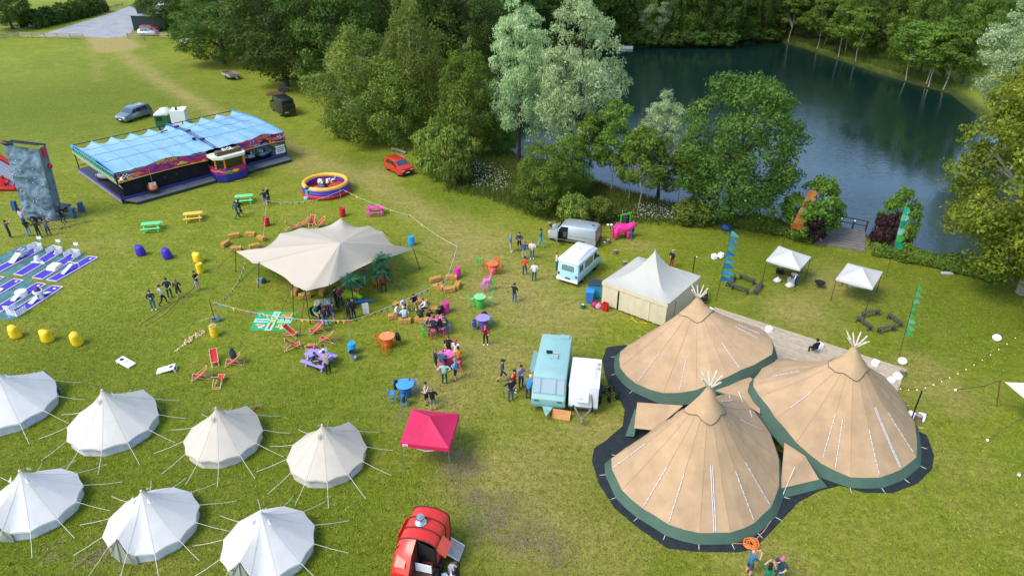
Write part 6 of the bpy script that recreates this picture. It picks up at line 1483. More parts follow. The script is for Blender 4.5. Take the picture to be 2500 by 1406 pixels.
# ================================================================ animal figures
def skin_figure(name,label,cat,loc,rz,J,E_,mat,s=1.0,sub=2,extra=None):
    """smooth animal body grown round a skeleton of joints (x, y, z, radius)"""
    me=bpy.data.meshes.new('skeleton');bm=bmesh.new();lay=bm.verts.layers.skin.verify();vs_=[]
    for k,(x,y,z,r)in enumerate(J):
        v=bm.verts.new((x,y,z));v[lay].radius=(r,r)if not isinstance(r,tuple)else r;v[lay].use_root=(k==0);vs_.append(v)
    for a,b_ in E_:bm.edges.new((vs_[a],vs_[b_]))
    bm.to_mesh(me);bm.free();ob=bpy.data.objects.new('tmp',me);COL.objects.link(ob)
    sk=ob.modifiers.new('s','SKIN');sk.use_smooth_shade=True;sb=ob.modifiers.new('d','SUBSURF');sb.levels=sub
    bpy.context.view_layer.update();out=bpy.data.meshes.new_from_object(ob.evaluated_get(bpy.context.evaluated_depsgraph_get()));bpy.data.objects.remove(ob)
    out.materials.clear();out.materials.append(mat);out.polygons.foreach_set('use_smooth',[True]*len(out.polygons))
    T=thing(name,label,cat,loc,rz,None,s);link('body',out,T);return T
def quad(name,label,loc,rz,L,h,leg,body_r,neck,head,mat,s=1.0,hr=.16,lr=.09):
    """four-legged body: +X is forward"""
    zb=leg+body_r*.8
    J=[(0,0,zb,body_r),(-L*.35,0,zb+.02,body_r*.95),(L*.35,0,zb+.04,body_r),(L*.52,0,zb+.1,body_r*.75)];E_=[(0,1),(0,2),(2,3)]
    p=3
    for q in neck:J.append((q[0],0,q[1],q[2]));E_.append((p,len(J)-1));p=len(J)-1
    for q in head:J.append((q[0],0,q[1],q[2]));E_.append((p,len(J)-1));p=len(J)-1
    for sx,root,kx in((-1,1,-.10),(1,2,.02)):
        for s_ in(-1,1):
            x=L*.40*sx;a=len(J);J+=[(x,s_*body_r*.7,zb-body_r*.3,lr*1.7),(x+kx+(.06 if sx<0 else 0),s_*body_r*.72,leg*.52,lr*1.1),(x+kx,s_*body_r*.72,leg*.14,lr*.85),(x+kx+.1,s_*body_r*.72,.045,lr*.75)]
            E_+=[(root,a),(a,a+1),(a+1,a+2),(a+2,a+3)]
    return skin_figure(name,label,'animal figure',loc,rz,J,E_,mat,s)
PBEAR=M('#ea2f8f',.45,var=.06)
b_=quad('bear_figure','life-size bright pink bear figure in front of the green framed board',G(1516,581),rad(8),1.25,1.1,.55,.38,[(.85,1.12,.27)],[(1.08,1.14,.2),(1.28,1.06,.11)],PBEAR,1.15,lr=.14)
for s_ in(-1,1):MB().ell((1.0,s_*.15,1.33),(.06,.07,.07)).build('ear',PBEAR,b_)
MB().ell((-.82,0,.95),(.07,.07,.07)).build('tail',PBEAR,b_)
LIME=M('#a9cf1f',.45,var=.06)
b_=quad('rhino_figure','lime green rhino figure under the edge of the stretch tent',G(853,737),rad(-10),1.05,.9,.40,.32,[(.70,.68,.22)],[(.88,.58,.19),(1.08,.48,.12)],LIME,1.0,lr=.10)
for k,(x,z,h)in enumerate(((1.10,.56,.24),(.98,.66,.13))):MB().tube([(x,0,z),(x+.09,0,z+h)],[.055,.008],8).build('horn',LIME,b_)
for s_ in(-1,1):MB().ell((.78,s_*.13,.82),(.05,.04,.09)).build('ear',LIME,b_)
gmat,t,b=nodes('giraffe_paint');tc=N(t,'ShaderNodeTexCoord');se=N(t,'ShaderNodeSeparateXYZ');t.links.new(tc.outputs['Object'],se.inputs[0]);mr=N(t,'ShaderNodeMapRange');mr.inputs[1].default_value=.3;mr.inputs[2].default_value=1.3;t.links.new(se.outputs[2],mr.inputs[0])
vo=N(t,'ShaderNodeTexVoronoi');vo.inputs['Scale'].default_value=6;t.links.new(tc.outputs['Object'],vo.inputs['Vector'])
c=mixc(t,mr.outputs[0],lin('#8f7fd6'),lin('#e0409a'));c=mixc(t,ramp(t,vo.outputs['Distance'],(.28,.0),(.34,.55)),c,lin('#f08cc8'));t.links.new(c,b.inputs['Base Color']);b.inputs['Roughness'].default_value=.45
b_=quad('giraffe_figure','pink and purple giraffe figure beside the green flamingo',G(1188,710),rad(20),.62,2.0,.82,.20,[(.42,1.35,.11),(.50,1.75,.085),(.55,1.98,.08)],[(.66,2.02,.075),(.86,1.94,.05)],gmat,.95,lr=.05)
for s_ in(-1,1):MB().tube([(.58,s_*.05,2.06),(.56,s_*.06,2.2)],[.02,.025],6).build('ossicone',M('#e0409a',.5),b_);MB().ell((.58,s_*.12,2.02),(.03,.07,.03)).build('ear',M('#e0409a',.5),b_)
MB().tube([(-.42,0,1.0),(-.52,0,.8),(-.52,0,.55)],[.02,.012,.03],6).build('tail',gmat,b_)
def flamingo(label,px,py,rz,col,base='#2a7a3a',s=1.0):
    m=M(col,.45,var=.05);J=[(0,0,.62,.13),(-.2,0,.60,.06),(.14,0,.70,.07),(.22,0,.84,.035),(.17,0,.98,.03),(.20,0,1.08,.034),(.28,0,1.10,.05),(.37,0,1.04,.028),(.40,0,.98,.012)]
    T=skin_figure('flamingo_figure',label,'animal figure',G(px,py),rad(rz),J,[(0,1),(0,2),(2,3),(3,4),(4,5),(5,6),(6,7),(7,8)],m,s)
    for s_ in(-1,1):MB().tube([(0,s_*.05,.56),(-.04,s_*.05,.30),(.0,s_*.05,.03)],[.02,.014,.012],6).build('leg',m,T);MB().ell((-.04,s_*.11,.62),(.2,.035,.10)).build('wing',m,T)
    MB().lathe([(.19,0),(.19,.03),(.0,.04)],16).build('base',M(base,.7),T)
flamingo('lime green flamingo figure on a green base',1203,707,30,'#5ed62a','#22b06a',1.15);flamingo('hot pink flamingo figure beside the striped keg',936,694,150,'#f02878','#1e1a1e',1.1);flamingo('dull pink flamingo figure furthest right by the palms',945,688,20,'#b04a4c','#8a4a2c',1.1)
# blue crocodile under the tent
CRB=M('#2f78b4',.5,var=.3,scale=9)
J=[(0,0,.2,.17),(.4,0,.2,.15),(-.45,0,.19,.14),(-.85,0,.15,.08),(-1.2,.05,.1,.03),(.65,0,.19,.12),(.85,0,.16,.09),(1.1,0,.13,.05)]
E_=[(0,1),(0,2),(2,3),(3,4),(1,5),(5,6),(6,7)]
for root,x in((1,.38),(2,-.42)):
    for s_ in(-1,1):a=len(J);J+=[(x,s_*.2,.15,.06),(x+.05,s_*.3,.04,.045)];E_+=[(root,a),(a,a+1)]
cr=skin_figure('crocodile_figure','blue speckled crocodile figure on the grass by the lime rhino','animal figure',G(880,741),rad(192),J,E_,CRB)
for k in range(7):MB().lathe([(.04,0),(0,.06)],5,(.3-k*.18,0,.34-.02*abs(k-2))).build('back_spike',CRB,cr)
pk_=M('#2a5f9e',.5,var=.2)
J=[(0,0,.55,.13),(-.2,0,.52,.08),(.12,0,.72,.06),(.16,0,.92,.04),(.22,0,.98,.05),(.32,0,.95,.015),(-.55,0,.35,.06),(-.95,0,.15,.03)]
pc=skin_figure('peacock_figure','blue peacock figure behind the pink bear','animal figure',G(1544,578),rad(70),J,[(0,1),(0,2),(2,3),(3,4),(4,5),(1,6),(6,7)],pk_,1.1)
for s_ in(-1,1):MB().tube([(0,s_*.05,.45),(.02,s_*.05,.02)],.015,5).build('leg',pk_,pc)
for k in range(3):MB().tube([(.2,0,1.0),(.14+.05*k,0,1.16)],.008,4).build('crest',pk_,pc)
# fake palms in the tent
def palm(label,px,py,h,seed,n=26):
    T=thing('artificial_palm',label,'palm',G(px,py),0);r=random.Random(seed)
    MB().tube([(0,0,0),(.03,.02,h*.5),(0,0,h)],[.07,.055,.05],8).build('trunk',DARKBARK,T)
    for k in range(n):
        a=r.uniform(0,6.28);el=r.uniform(-.25,1.2);L=r.uniform(.75,1.05);d=Vector((math.cos(a),math.sin(a),0));pts=[]
        for i in range(9):u=i/8;pts.append(Vector((0,0,h))+d*(L*u*math.cos(el*(1-.4*u)))+Vector((0,0,L*u*math.sin(el)-.55*L*u*u)))
        V_,Q_=[],[]
        sd2=Vector((-d.y,d.x,0))
        for i in range(1,9):
            for s_ in(-1,1):
                b0=pts[i];tip=b0+sd2*s_*.26*math.sin(math.pi*min(.95,i/9+.1))+d*.10-Vector((0,0,.09));o=len(V_);V_+=[b0-d*.05,b0+d*.05,tip];Q_.append((o,o+1,o+2))
        me=crown_mesh('frond',LM['palm'],[(np.array([tuple(v)for v in V_]),np.array(Q_),np.full(len(V_),r.random()))]);f=link('frond',me,T)
        MB().tube(pts,[.014]*8+[.004],4).build('midrib',M('#2c5a38',.7),f)
palm('artificial palm at the front edge of the stretch tent',864,753,2.55,1,60);palm('artificial palm by the flamingos, lower crown',932,714,1.95,2,55);palm('tall artificial palm with its crown above the tent edge',942,712,3.1,3,44)
# striped kegs
def keg(label,px,py):
    T=thing('striped_keg',label,'barrel',G(px,py));n=18;prof=[(.25,0),(.31,.2),(.33,.4),(.31,.6),(.26,.8)]
    for k in range(n):
        a0,a1=2*math.pi*k/n+.01,2*math.pi*(k+1)/n-.01;rows=[[(rr*math.cos(a),rr*math.sin(a),z)for a in(a0,(a0+a1)/2,a1)]for rr,z in prof];rows+=[[(x*.9,y*.9,z)for x,y,z in rows[-1]]]
        MB().grid(rows).build('stave',M('#dba23a' if k%2 else '#8c1f1a',.5,var=.1),T,50)
    MB().lathe([(0,.76),(.25,.76),(.25,.78),(0,.78)],18).build('head',M('#3a66b4',.5),T)
    for z in(.18,.60):MB().lathe([(.315,z-.02),(.335,z),(.315,z+.02)],18,caps=False).build('hoop',M('#5a2a18',.5),T)
keg('red and yellow striped keg by the lime rhino',872,722);keg('red and yellow striped keg beside the pink flamingo',921,698)
# ================================================================ people
REG={}
def pose_mesh(name,J):
    """one continuous body grown round a posed skeleton; faces take the cloth of the nearest bone"""
    keys=list(J);I={k:i for i,k in enumerate(keys)}
    R_=dict(pel=(.155,.115),spi=(.14,.105),che=(.165,.115),nec=(.055,.055),hea=(.078,.09),top=(.062,.075),shL=(.075,.075),shR=(.075,.075),elL=(.047,.047),elR=(.047,.047),wrL=(.032,.032),wrR=(.032,.032),haL=(.034,.02),haR=(.034,.02),
              hiL=(.095,.095),hiR=(.095,.095),knL=(.062,.062),knR=(.062,.062),anL=(.042,.042),anR=(.042,.042),toL=(.04,.03),toR=(.04,.03))
    E_=[('pel','spi'),('spi','che'),('che','nec'),('nec','hea'),('hea','top'),('che','shL'),('shL','elL'),('elL','wrL'),('wrL','haL'),('che','shR'),('shR','elR'),('elR','wrR'),('wrR','haR'),('pel','hiL'),('hiL','knL'),('knL','anL'),('anL','toL'),('pel','hiR'),('hiR','knR'),('knR','anR'),('anR','toR')]
    me=bpy.data.meshes.new('skeleton');bm=bmesh.new();lay=bm.verts.layers.skin.verify();vs_=[]
    for k in keys:v=bm.verts.new(J[k]);v[lay].radius=R_[k];v[lay].use_root=(k=='pel');vs_.append(v)
    for a,b_ in E_:bm.edges.new((vs_[I[a]],vs_[I[b_]]))
    bm.to_mesh(me);bm.free();ob=bpy.data.objects.new('tmp',me);COL.objects.link(ob);sk=ob.modifiers.new('s','SKIN');sk.branch_smoothing=.6;sb=ob.modifiers.new('d','SUBSURF');sb.levels=2
    bpy.context.view_layer.update();out=bpy.data.meshes.new_from_object(ob.evaluated_get(bpy.context.evaluated_depsgraph_get()));bpy.data.objects.remove(ob)
    region={('pel','spi'):1,('spi','che'):1,('che','nec'):1,('nec','hea'):0,('hea','top'):0,('shL','elL'):1,('shR','elR'):1,('che','shL'):1,('che','shR'):1,('elL','wrL'):2,('elR','wrR'):2,('wrL','haL'):0,('wrR','haR'):0,('pel','hiL'):3,('pel','hiR'):3,('hiL','knL'):3,('hiR','knR'):3,('knL','anL'):4,('knR','anR'):4,('anL','toL'):5,('anR','toR'):5}
    n=len(out.polygons);C=np.zeros(n*3);out.polygons.foreach_get('center',C);C=C.reshape(n,3);best=np.full(n,9.0);mi=np.zeros(n,int)
    for(a,b_),g in region.items():
        A,B=np.array(J[a]),np.array(J[b_]);e=B-A;tt=np.clip(((C-A)@e)/(e@e),0,1);d=np.linalg.norm(C-A-tt[:,None]*e,axis=1)-(R_[a][0]*(1-tt)+R_[b_][0]*tt)*.8
        m_=d<best;best[m_]=d[m_];mi[m_]=g
    hz=np.array(J['hea']);mi[(C[:,2]>J['nec'][2]+.015)&(np.linalg.norm(C-hz,axis=1)<.24)]=0
    mi[C[:,2]<.05+0*C[:,2]]=5
    V_=np.zeros(len(out.vertices)*3);out.vertices.foreach_get('co',V_);V_=[tuple(v)for v in V_.reshape(-1,3)];F_=[tuple(p.vertices)for p in out.polygons]
    mb=MB();mb.v,mb.f,mb.m=V_,F_,[int(x)for x in mi]
    h=Vector(J['hea']);up=(Vector(J['top'])-h).normalized();fw=Vector(J.get('look',(0,-1,0)))if False else Vector((0,-1,0));fw=(fw-up*fw.dot(up)).normalized();rt=fw.cross(up)
    mb.k=0;mb.tube([h+fw*.075+up*.03,h+fw*.115-up*.015,h+fw*.08-up*.03],[.012,.018,.014],6)
    for s_ in(-1,1):mb.k=0;mb.ell(h+rt*s_*.088+up*.0,(.018,.03,.035),6,4);mb.k=6;mb.ell(h+rt*s_*.034+fw*.082+up*.025,(.013,.008,.01),6,4)
    mb.k=7;mb.ell(h+fw*.083-up*.055,(.026,.01,.008),6,4)
    for S,w_,e_ in(('L','wrL','elL'),('R','wrR','elR')):      # five fingers
        w0,ha=Vector(J[w_]),Vector(J['ha'+S]);d=(ha-w0).normalized();s1=d.cross(Vector((0,0,1)))if abs(d.z)<.95 else Vector((0,1,0));s1.normalize();nrm=s1.cross(d);mb.k=0
        for q,(o_,l_)in enumerate(((-.027,.062),(-.009,.075),(.009,.07),(.027,.055))):
            b0=ha+s1*o_-d*.005;mb.tube([b0,b0+d*l_*.55,b0+d*l_*.9-nrm*.022],[.0105,.0095,.007],5)
        b0=w0.lerp(ha,.45)+s1*.032;mb.tube([b0,b0+s1*.028+d*.03,b0+s1*.03+d*.062],[.013,.011,.008],5)
    REG[name]=(mb.mesh('person',[M('#c79a80',.6)]*8,70),Vector(J['hea']),up)
def base(**kw):
    J=dict(pel=(0,0,.95),spi=(0,.01,1.12),che=(0,.01,1.33),nec=(0,0,1.50),hea=(0,-.015,1.635),top=(0,-.01,1.71),shL=(.19,.01,1.42),elL=(.24,.03,1.15),wrL=(.24,-.03,.91),haL=(.235,-.05,.83),shR=(-.19,.01,1.42),elR=(-.24,.03,1.15),wrR=(-.24,-.03,.91),haR=(-.235,-.05,.83),
             hiL=(.095,0,.88),knL=(.11,-.015,.48),anL=(.12,.02,.09),toL=(.135,-.15,.035),hiR=(-.095,0,.88),knR=(-.11,-.015,.48),anR=(-.12,.02,.09),toR=(-.135,-.15,.035))
    J.update(kw);return J
pose_mesh('stand',base())
pose_mesh('shift',base(pel=(.03,0,.94),hiL=(.125,0,.87),hiR=(-.065,0,.88),knR=(-.13,-.09,.49),anR=(-.16,-.04,.09),toR=(-.2,-.2,.035),elR=(-.25,.02,1.15),wrR=(-.12,-.2,1.06),haR=(-.05,-.25,1.06)))
pose_mesh('hips',base(elL=(.40,.06,1.20),wrL=(.22,-.02,1.02),haL=(.16,-.05,.99),elR=(-.40,.06,1.20),wrR=(-.22,-.02,1.02),haR=(-.16,-.05,.99)))
pose_mesh('behind',base(elL=(.27,.13,1.17),wrL=(.10,.19,.98),haL=(.03,.19,.95),elR=(-.27,.13,1.17),wrR=(-.10,.19,.96),haR=(-.03,.19,.92)))
pose_mesh('walk',base(hiL=(.09,0,.87),knL=(.10,-.20,.50),anL=(.10,-.22,.10),toL=(.10,-.39,.05),knR=(-.10,.08,.48),anR=(-.10,.36,.13),toR=(-.10,.22,.04),elL=(.24,.16,1.17),wrL=(.24,.14,.93),haL=(.24,.10,.86),elR=(-.24,-.1,1.16),wrR=(-.22,-.27,.99),haR=(-.22,-.33,.95)))
pose_mesh('point',base(elL=(.33,-.10,1.28),wrL=(.50,-.28,1.24),haL=(.56,-.34,1.24),elR=(-.25,-.02,1.15),wrR=(-.16,-.2,1.02),haR=(-.12,-.26,1.02)))
pose_mesh('drink',base(elR=(-.26,-.14,1.20),wrR=(-.10,-.20,1.42),haR=(-.06,-.19,1.49),elL=(.25,.02,1.15),wrL=(.18,-.17,1.0),haL=(.13,-.22,1.0)))
pose_mesh('phone',base(elL=(.24,-.18,1.22),wrL=(.12,-.36,1.40),haL=(.07,-.40,1.46),elR=(-.24,-.18,1.22),wrR=(-.12,-.36,1.40),haR=(-.07,-.40,1.46),hea=(0,.0,1.64),top=(0,.02,1.715)))
pose_mesh('reach',base(elL=(.25,-.16,1.50),wrL=(.18,-.32,1.70),haL=(.16,-.36,1.78),elR=(-.25,-.16,1.50),wrR=(-.18,-.32,1.70),haR=(-.16,-.36,1.78)))
pose_mesh('fold',base(elL=(.26,-.06,1.15),wrL=(.05,-.20,1.16),haL=(-.04,-.19,1.18),elR=(-.26,-.06,1.15),wrR=(-.05,-.22,1.12),haR=(.04,-.22,1.12)))
pose_mesh('lean',base(spi=(0,-.06,1.10),che=(0,-.20,1.27),nec=(0,-.30,1.40),hea=(0,-.37,1.51),top=(0,-.39,1.585),shL=(.19,-.22,1.35),elL=(.24,-.36,1.14),wrL=(.17,-.50,1.02),haL=(.14,-.57,1.02),shR=(-.19,-.22,1.35),elR=(-.24,-.36,1.14),wrR=(-.17,-.50,1.02),haR=(-.14,-.57,1.02)))
pose_mesh('bend',base(spi=(0,-.14,1.05),che=(0,-.38,1.10),nec=(0,-.53,1.08),hea=(0,-.64,1.05),top=(0,-.70,1.03),shL=(.19,-.40,1.08),elL=(.22,-.46,.82),wrL=(.16,-.55,.62),haL=(.14,-.58,.54),shR=(-.19,-.40,1.08),elR=(-.22,-.46,.82),wrR=(-.16,-.55,.62),haR=(-.14,-.58,.54)))
def seated(h,kz,fz,lean=0.0,fx=-.42,arms=None):
    d=h-.95;J=base(pel=(0,0,h+.09),spi=(0,-lean*.3,h+.26),che=(0,-lean*.8,h+.46),nec=(0,-lean*1.15,h+.62),hea=(0,-lean*1.35-.015,h+.75),top=(0,-lean*1.4-.01,h+.825),shL=(.19,-lean*.9,h+.55),shR=(-.19,-lean*.9,h+.55),
                          elL=(.25,-lean-.05,h+.30),elR=(-.25,-lean-.05,h+.30),wrL=(.14,-lean-.25,h+.22),wrR=(-.14,-lean-.25,h+.22),haL=(.08,-lean-.31,h+.21),haR=(-.08,-lean-.31,h+.21),
                          hiL=(.10,-.06,h+.06),hiR=(-.10,-.06,h+.06),knL=(.15,-.43,kz),knR=(-.15,-.43,kz),anL=(.14,fx,fz),anR=(-.14,fx+.04,fz),toL=(.16,fx-.16,fz-.05),toR=(-.16,fx-.12,fz-.05))
    J.update(arms or{});return J
pose_mesh('sit',seated(.46,.52,.09,.06));pose_mesh('hunch',seated(.42,.52,.09,.22,-.46));pose_mesh('perch',seated(.76,.78,.34,.12,-.34))
pose_mesh('perch_table',seated(.76,.76,.34,.2,-.34,dict(elL=(.26,-.22,1.08),wrL=(.14,-.42,1.05),haL=(.09,-.49,1.05),elR=(-.26,-.22,1.08),wrR=(-.14,-.42,1.05),haR=(-.09,-.49,1.05))))
pose_mesh('sit_table',seated(.46,.52,.09,.18,-.40,dict(elL=(.26,-.28,.80),wrL=(.14,-.46,.80),haL=(.09,-.53,.80),elR=(-.26,-.28,.80),wrR=(-.14,-.46,.80),haR=(-.09,-.53,.80))))
def hair_mesh(kind):
    mb=MB();rows=[]
    for i in range(7):
        t_=math.pi*(.02+.60*i/6);row=[]
        for j in range(14):
            a=2*math.pi*j/14;fr=max(0,-math.sin(a));tt=t_*(1-.30*fr)if i>2 else t_
            row.append((.094*math.sin(tt)*math.cos(a),.108*math.sin(tt)*math.sin(a)+.012,.045+.118*math.cos(tt)*(1 if math.cos(tt)>0 else 1.1)))
        rows.append(row)
    mb.rings(rows)
    if kind in('long','tail'):
        w_=.085 if kind=='long' else .035;rows=[]
        for i,(q,y,z)in enumerate(((.8,.07,.06),(1.0,.095,-.06),(1.0,.11,-.2),(.75,.12,-.34),(.3,.115,-.42))):rows.append([(w_*q*math.cos(2*math.pi*j/10),y+.035*q*math.sin(2*math.pi*j/10),z)for j in range(10)])
        mb.rings(rows)
    if kind=='cap':mb.box((0,-.135,.075),(.15,.11,.015),rx=.12)
    return mb.mesh('hair',[M('#2b221c',.8)],70)
HAIR={k:hair_mesh(k)for k in('short','long','tail','cap')}
SKIN=['#c99b82','#d3a78e','#b98468','#8a5a42']
SKINM={c:M(c,.55,var=.05)for c in SKIN}
def cloth(c):return M(c,.85,var=.15,scale=7,bmp=.25,bscale=14)
HC={'k':'#17130f','b':'#3a2a1d','l':'#8c6a42','y':'#c2a06a','g':'#8d8780','r':'#8a2f1e','w':'#d9d4ca','R':'#c8323c'}
def person(label,px,py,pose,face,shirt,legs,sleeve='s',leg='l',hair=('short','b'),skin=0,z=0.0,shoe='#2a2724',s=1.0,grp='visitors',off=None):
    me,hp,up=REG[pose];p=G(px,py);p.z=z
    if off:p+=Vector((*off,0))
    T=bpy.data.objects.new('person',me);COL.objects.link(T);T.location=p;T.rotation_euler.z=rad(face);T.scale=(s*1.12,s*1.12,s*1.03);tag(T,label,'person',grp)
    sk_=SKINM[SKIN[skin]];sm=cloth(shirt);lm=cloth(legs)
    for i,m in enumerate((sk_,sm,sm if sleeve=='l' else sk_,lm,lm if leg=='l' else sk_,M(shoe,.7,var=.1),M('#15110f',.4,var=0),M('#96544c',.6,var=0))):
        T.material_slots[i].link='OBJECT';T.material_slots[i].material=m
    if hair:
        h=link('hair' if hair[0]!='cap' else 'cap',HAIR[hair[0]],T);h.location=hp;h.rotation_euler=Vector((0,0,1)).rotation_difference(up).to_euler();h.material_slots[0].link='OBJECT';h.material_slots[0].material=M(HC.get(hair[1],hair[1]),.75,var=.2,scale=20)
    return T
def skirt(T,z0,z1,r0,r1,c):
    MB().lathe([(r1,z1),(r0*1.05,(z0+z1)/2),(r0,z0)],14,sy=.8,caps=False).build('skirt',cloth(c),T,60)
P_=person
# climbing wall onlookers
P_('person in navy raising a phone, leftmost below the climbing wall',27,581,'reach',150,'#1d2740','#20283c',hair=('short','k'));P_('person in a lilac top reaching up left of the wall',61,552,'reach',165,'#b7aed6','#3f6a92',hair=('short','k'))
P_('person in a black top and pale jeans watching the wall',74,577,'fold',190,'#16171b','#6d97b8',hair=('long','k'));P_('person in black with a black cap watching the wall',98,580,'hips',180,'#121316','#2b2d30',hair=('cap','#111111'));P_('person in a grey green top filming the wall',121,575,'phone',195,'#57706c','#27405f',hair=('short','r'))
P_('person in a dark top standing close at the right of the wall',142,533,'phone',150,'#1a2430','#20242c',hair=('short','b'));P_('person in black trousers behind the barrier by the wall',156,545,'shift',200,'#17191f','#222b3d',hair=('long','k'))
# field
P_('person in blue denim with a bag by the green picnic table',581,533,'walk',150,'#2a4a63','#2b4260','l',hair=('short','k'));P_('person in black half hidden behind the denim walker',589,527,'walk',150,'#15171b','#15171b','l',hair=('tail','b'))
P_('person in a black top and bright blue shorts at the bunting end',650,503,'hips',190,'#17181c','#3b6cb4',leg='s',hair=('short','b'));P_('tall person in black next to the blue shorts',658,497,'drink',250,'#131417','#16171b','l',hair=('short','y'))
P_('person in a dark green hoodie and jeans with folded arms',377,757,'fold',20,'#17343a','#3b7084','l',hair=('short','b'),shoe='#e8e8e8');P_('person in a pale grey tee and black trousers stepping sideways',401,744,'walk',120,'#b9bcc0','#17181b',hair=('short','k'));P_('person in a navy polo with hands clasped behind the back',417,728,'behind',190,'#16263e','#1b4044',hair=('short','b'),s=1.04)
P_('person with long fair hair in a dark green top and shorts',440,729,'shift',200,'#26382f','#4c3a36',leg='s',hair=('long','l'));P_('person with long black hair in a printed black tee',485,709,'phone',70,'#17181c','#8fa6b8',leg='s',hair=('long','k'))
# in front of the stretch tent
P_('person in a blue denim jacket and turquoise trousers drinking',892,697,'drink',300,'#3f6f9c','#5cb8ac','l',hair=('tail','b'));P_('person in black robes behind the counter',822,750,'shift',100,'#121316','#101114','l',hair=('short','k'));P_('person in a magenta top talking by the lime rhino',833,747,'drink',0,'#8a2352','#232c44',hair=('short','l'))
P_('bearded person in a bright green shirt on a camping chair',772,778,'sit',60,'#1d9c62','#a8a098',hair=None);P_('person with blond hair in black seated by the counter',783,772,'sit',70,'#16161a','#b7ada0','l',hair=('long','y'))
P_('person in black with a red backpack seen from behind',797,797,'shift',185,'#1a1b20','#3a6ea0',hair=('short','b'));P_('person in a navy sweatshirt and grey shorts at the counter',817,787,'fold',120,'#22384f','#6f7f7e','l','s',hair=('short','k'));P_('person with long brown hair in black, arms folded',853,783,'fold',150,'#15171c','#181b22','l',hair=('long','b'));P_('person in an open black jacket over white',865,776,'stand',330,'#181b22','#15171b','l',hair=('long','b'))
# lilac picnic table
P_('person in navy sitting at the lilac picnic table',766,897,'sit_table',65,'#233a63','#2a4a3e',hair=('short','b'));P_('person in beige leaning on the lilac picnic table',803,913,'lean',215,'#b49a88','#1d2326','l',hair=('short','k'));P_('person in a white hoodie on the far bench of the lilac table',800,884,'sit_table',235,'#dcdcdc','#3b3f48','l',hair=('short','b'))
# hay bale sitters
P_('person in a white tee sitting on the bale nearest the tent',965,776,'hunch',70,'#e6e6e8','#5a6470',hair=('short','k'));P_('person in a white tee with blue print on a bale',985,757,'hunch',30,'#dfe3ea','#2b2430',leg='s',hair=('short','l'),shoe='#eeeeee');P_('person in black with dark shorts and white trainers on a bale',1013,748,'hunch',0,'#1a1c22','#24303a',leg='s',hair=('short','b'),shoe='#f2f2f2')
P_('person in a white shirt on the right side of the bale ring',1045,762,'hunch',285,'#eceef0','#2e2f33','l',hair=('short','r'));P_('person with blond hair in a dark green jacket on a bale',1030,787,'hunch',200,'#1f3a33','#2a2c30','l',hair=('long','y'));P_('person in a pale striped top seen from behind on a bale',989,789,'hunch',200,'#bcd0d8','#2e4258','l',hair=('short','w'))
# crowded pink table
P_('person in black short sleeves at the back left of the pink table',1047,797,'perch_table',40,'#17181d','#3a3030',hair=('short','b'));P_('person in black with sunglasses at the back of the pink table',1074,789,'perch_table',10,'#17191f','#4a5460','l',hair=('short','b'));P_('bald person in grey on the green stool',1036,820,'perch_table',80,'#6f7379','#7c6a5c',hair=None)
P_('person in a dark green shirt on the slate blue stool',1094,810,'perch_table',300,'#2b4448','#39495c',hair=('short','b'));P_('person in a dark shirt seen from behind on the nearest pink stool',1058,824,'perch_table',165,'#182030','#20242c',hair=('short','b'));P_('person in black with bare legs on the pink stool turned left',1080,820,'perch_table',250,'#17191d','#2c3238',leg='s',hair=('short','l'))
# standing crowd at the second pink table
P_('person in navy with white trainers left of the standing crowd',1065,903,'fold',110,'#18243c','#1b2740',leg='s',hair=('short','l'),shoe='#f0f0f0');q_=P_('person in a black dress raising an arm behind the pink table',1096,872,'point',0,'#1a1b1e','#17181b',hair=('long','r'),leg='s');skirt(q_,.95,.5,.16,.26,'#17181b');q_=P_('person with bright red hair in a white dress',1115,880,'shift',160,'#e6e2dc','#e6e2dc',hair=('long','R'),leg='s');skirt(q_,.98,.4,.16,.28,'#e6e2dc')
P_('person in an orange jacket right of the pink table',1121,898,'shift',200,'#e08a1c','#b03a56','l',hair=('short','k'),skin=3);P_('person in a slate blue tee sitting at the crowded pink table',1079,908,'perch_table',160,'#33567a','#2c3a58',hair=('short','l'));P_('person in a mint shirt and green trousers seen from behind',1086,937,'hips',185,'#9ad0b8','#1f4a3a',hair=('short','r'),shoe='#d8d8d8');P_('person in a sky blue polo and black shorts',1113,928,'fold',260,'#4aa2d8','#16181c',leg='s',hair=('short','g'))
P_('person in a pale pink shirt and black shorts',1042,987,'drink',70,'#d8b4b4','#17181b','l','s',hair=('short','b'));P_('person in a black tee and grey shorts holding out an arm',1058,1001,'point',190,'#17181b','#7f8a84',leg='s',hair=('short','l'),shoe='#d0d4d8');P_('person in a dark red jacket walking alone with a cup',1186,842,'drink',10,'#9c1a2c','#17181c','l',hair=('short','b'),shoe='#f0f0f0')
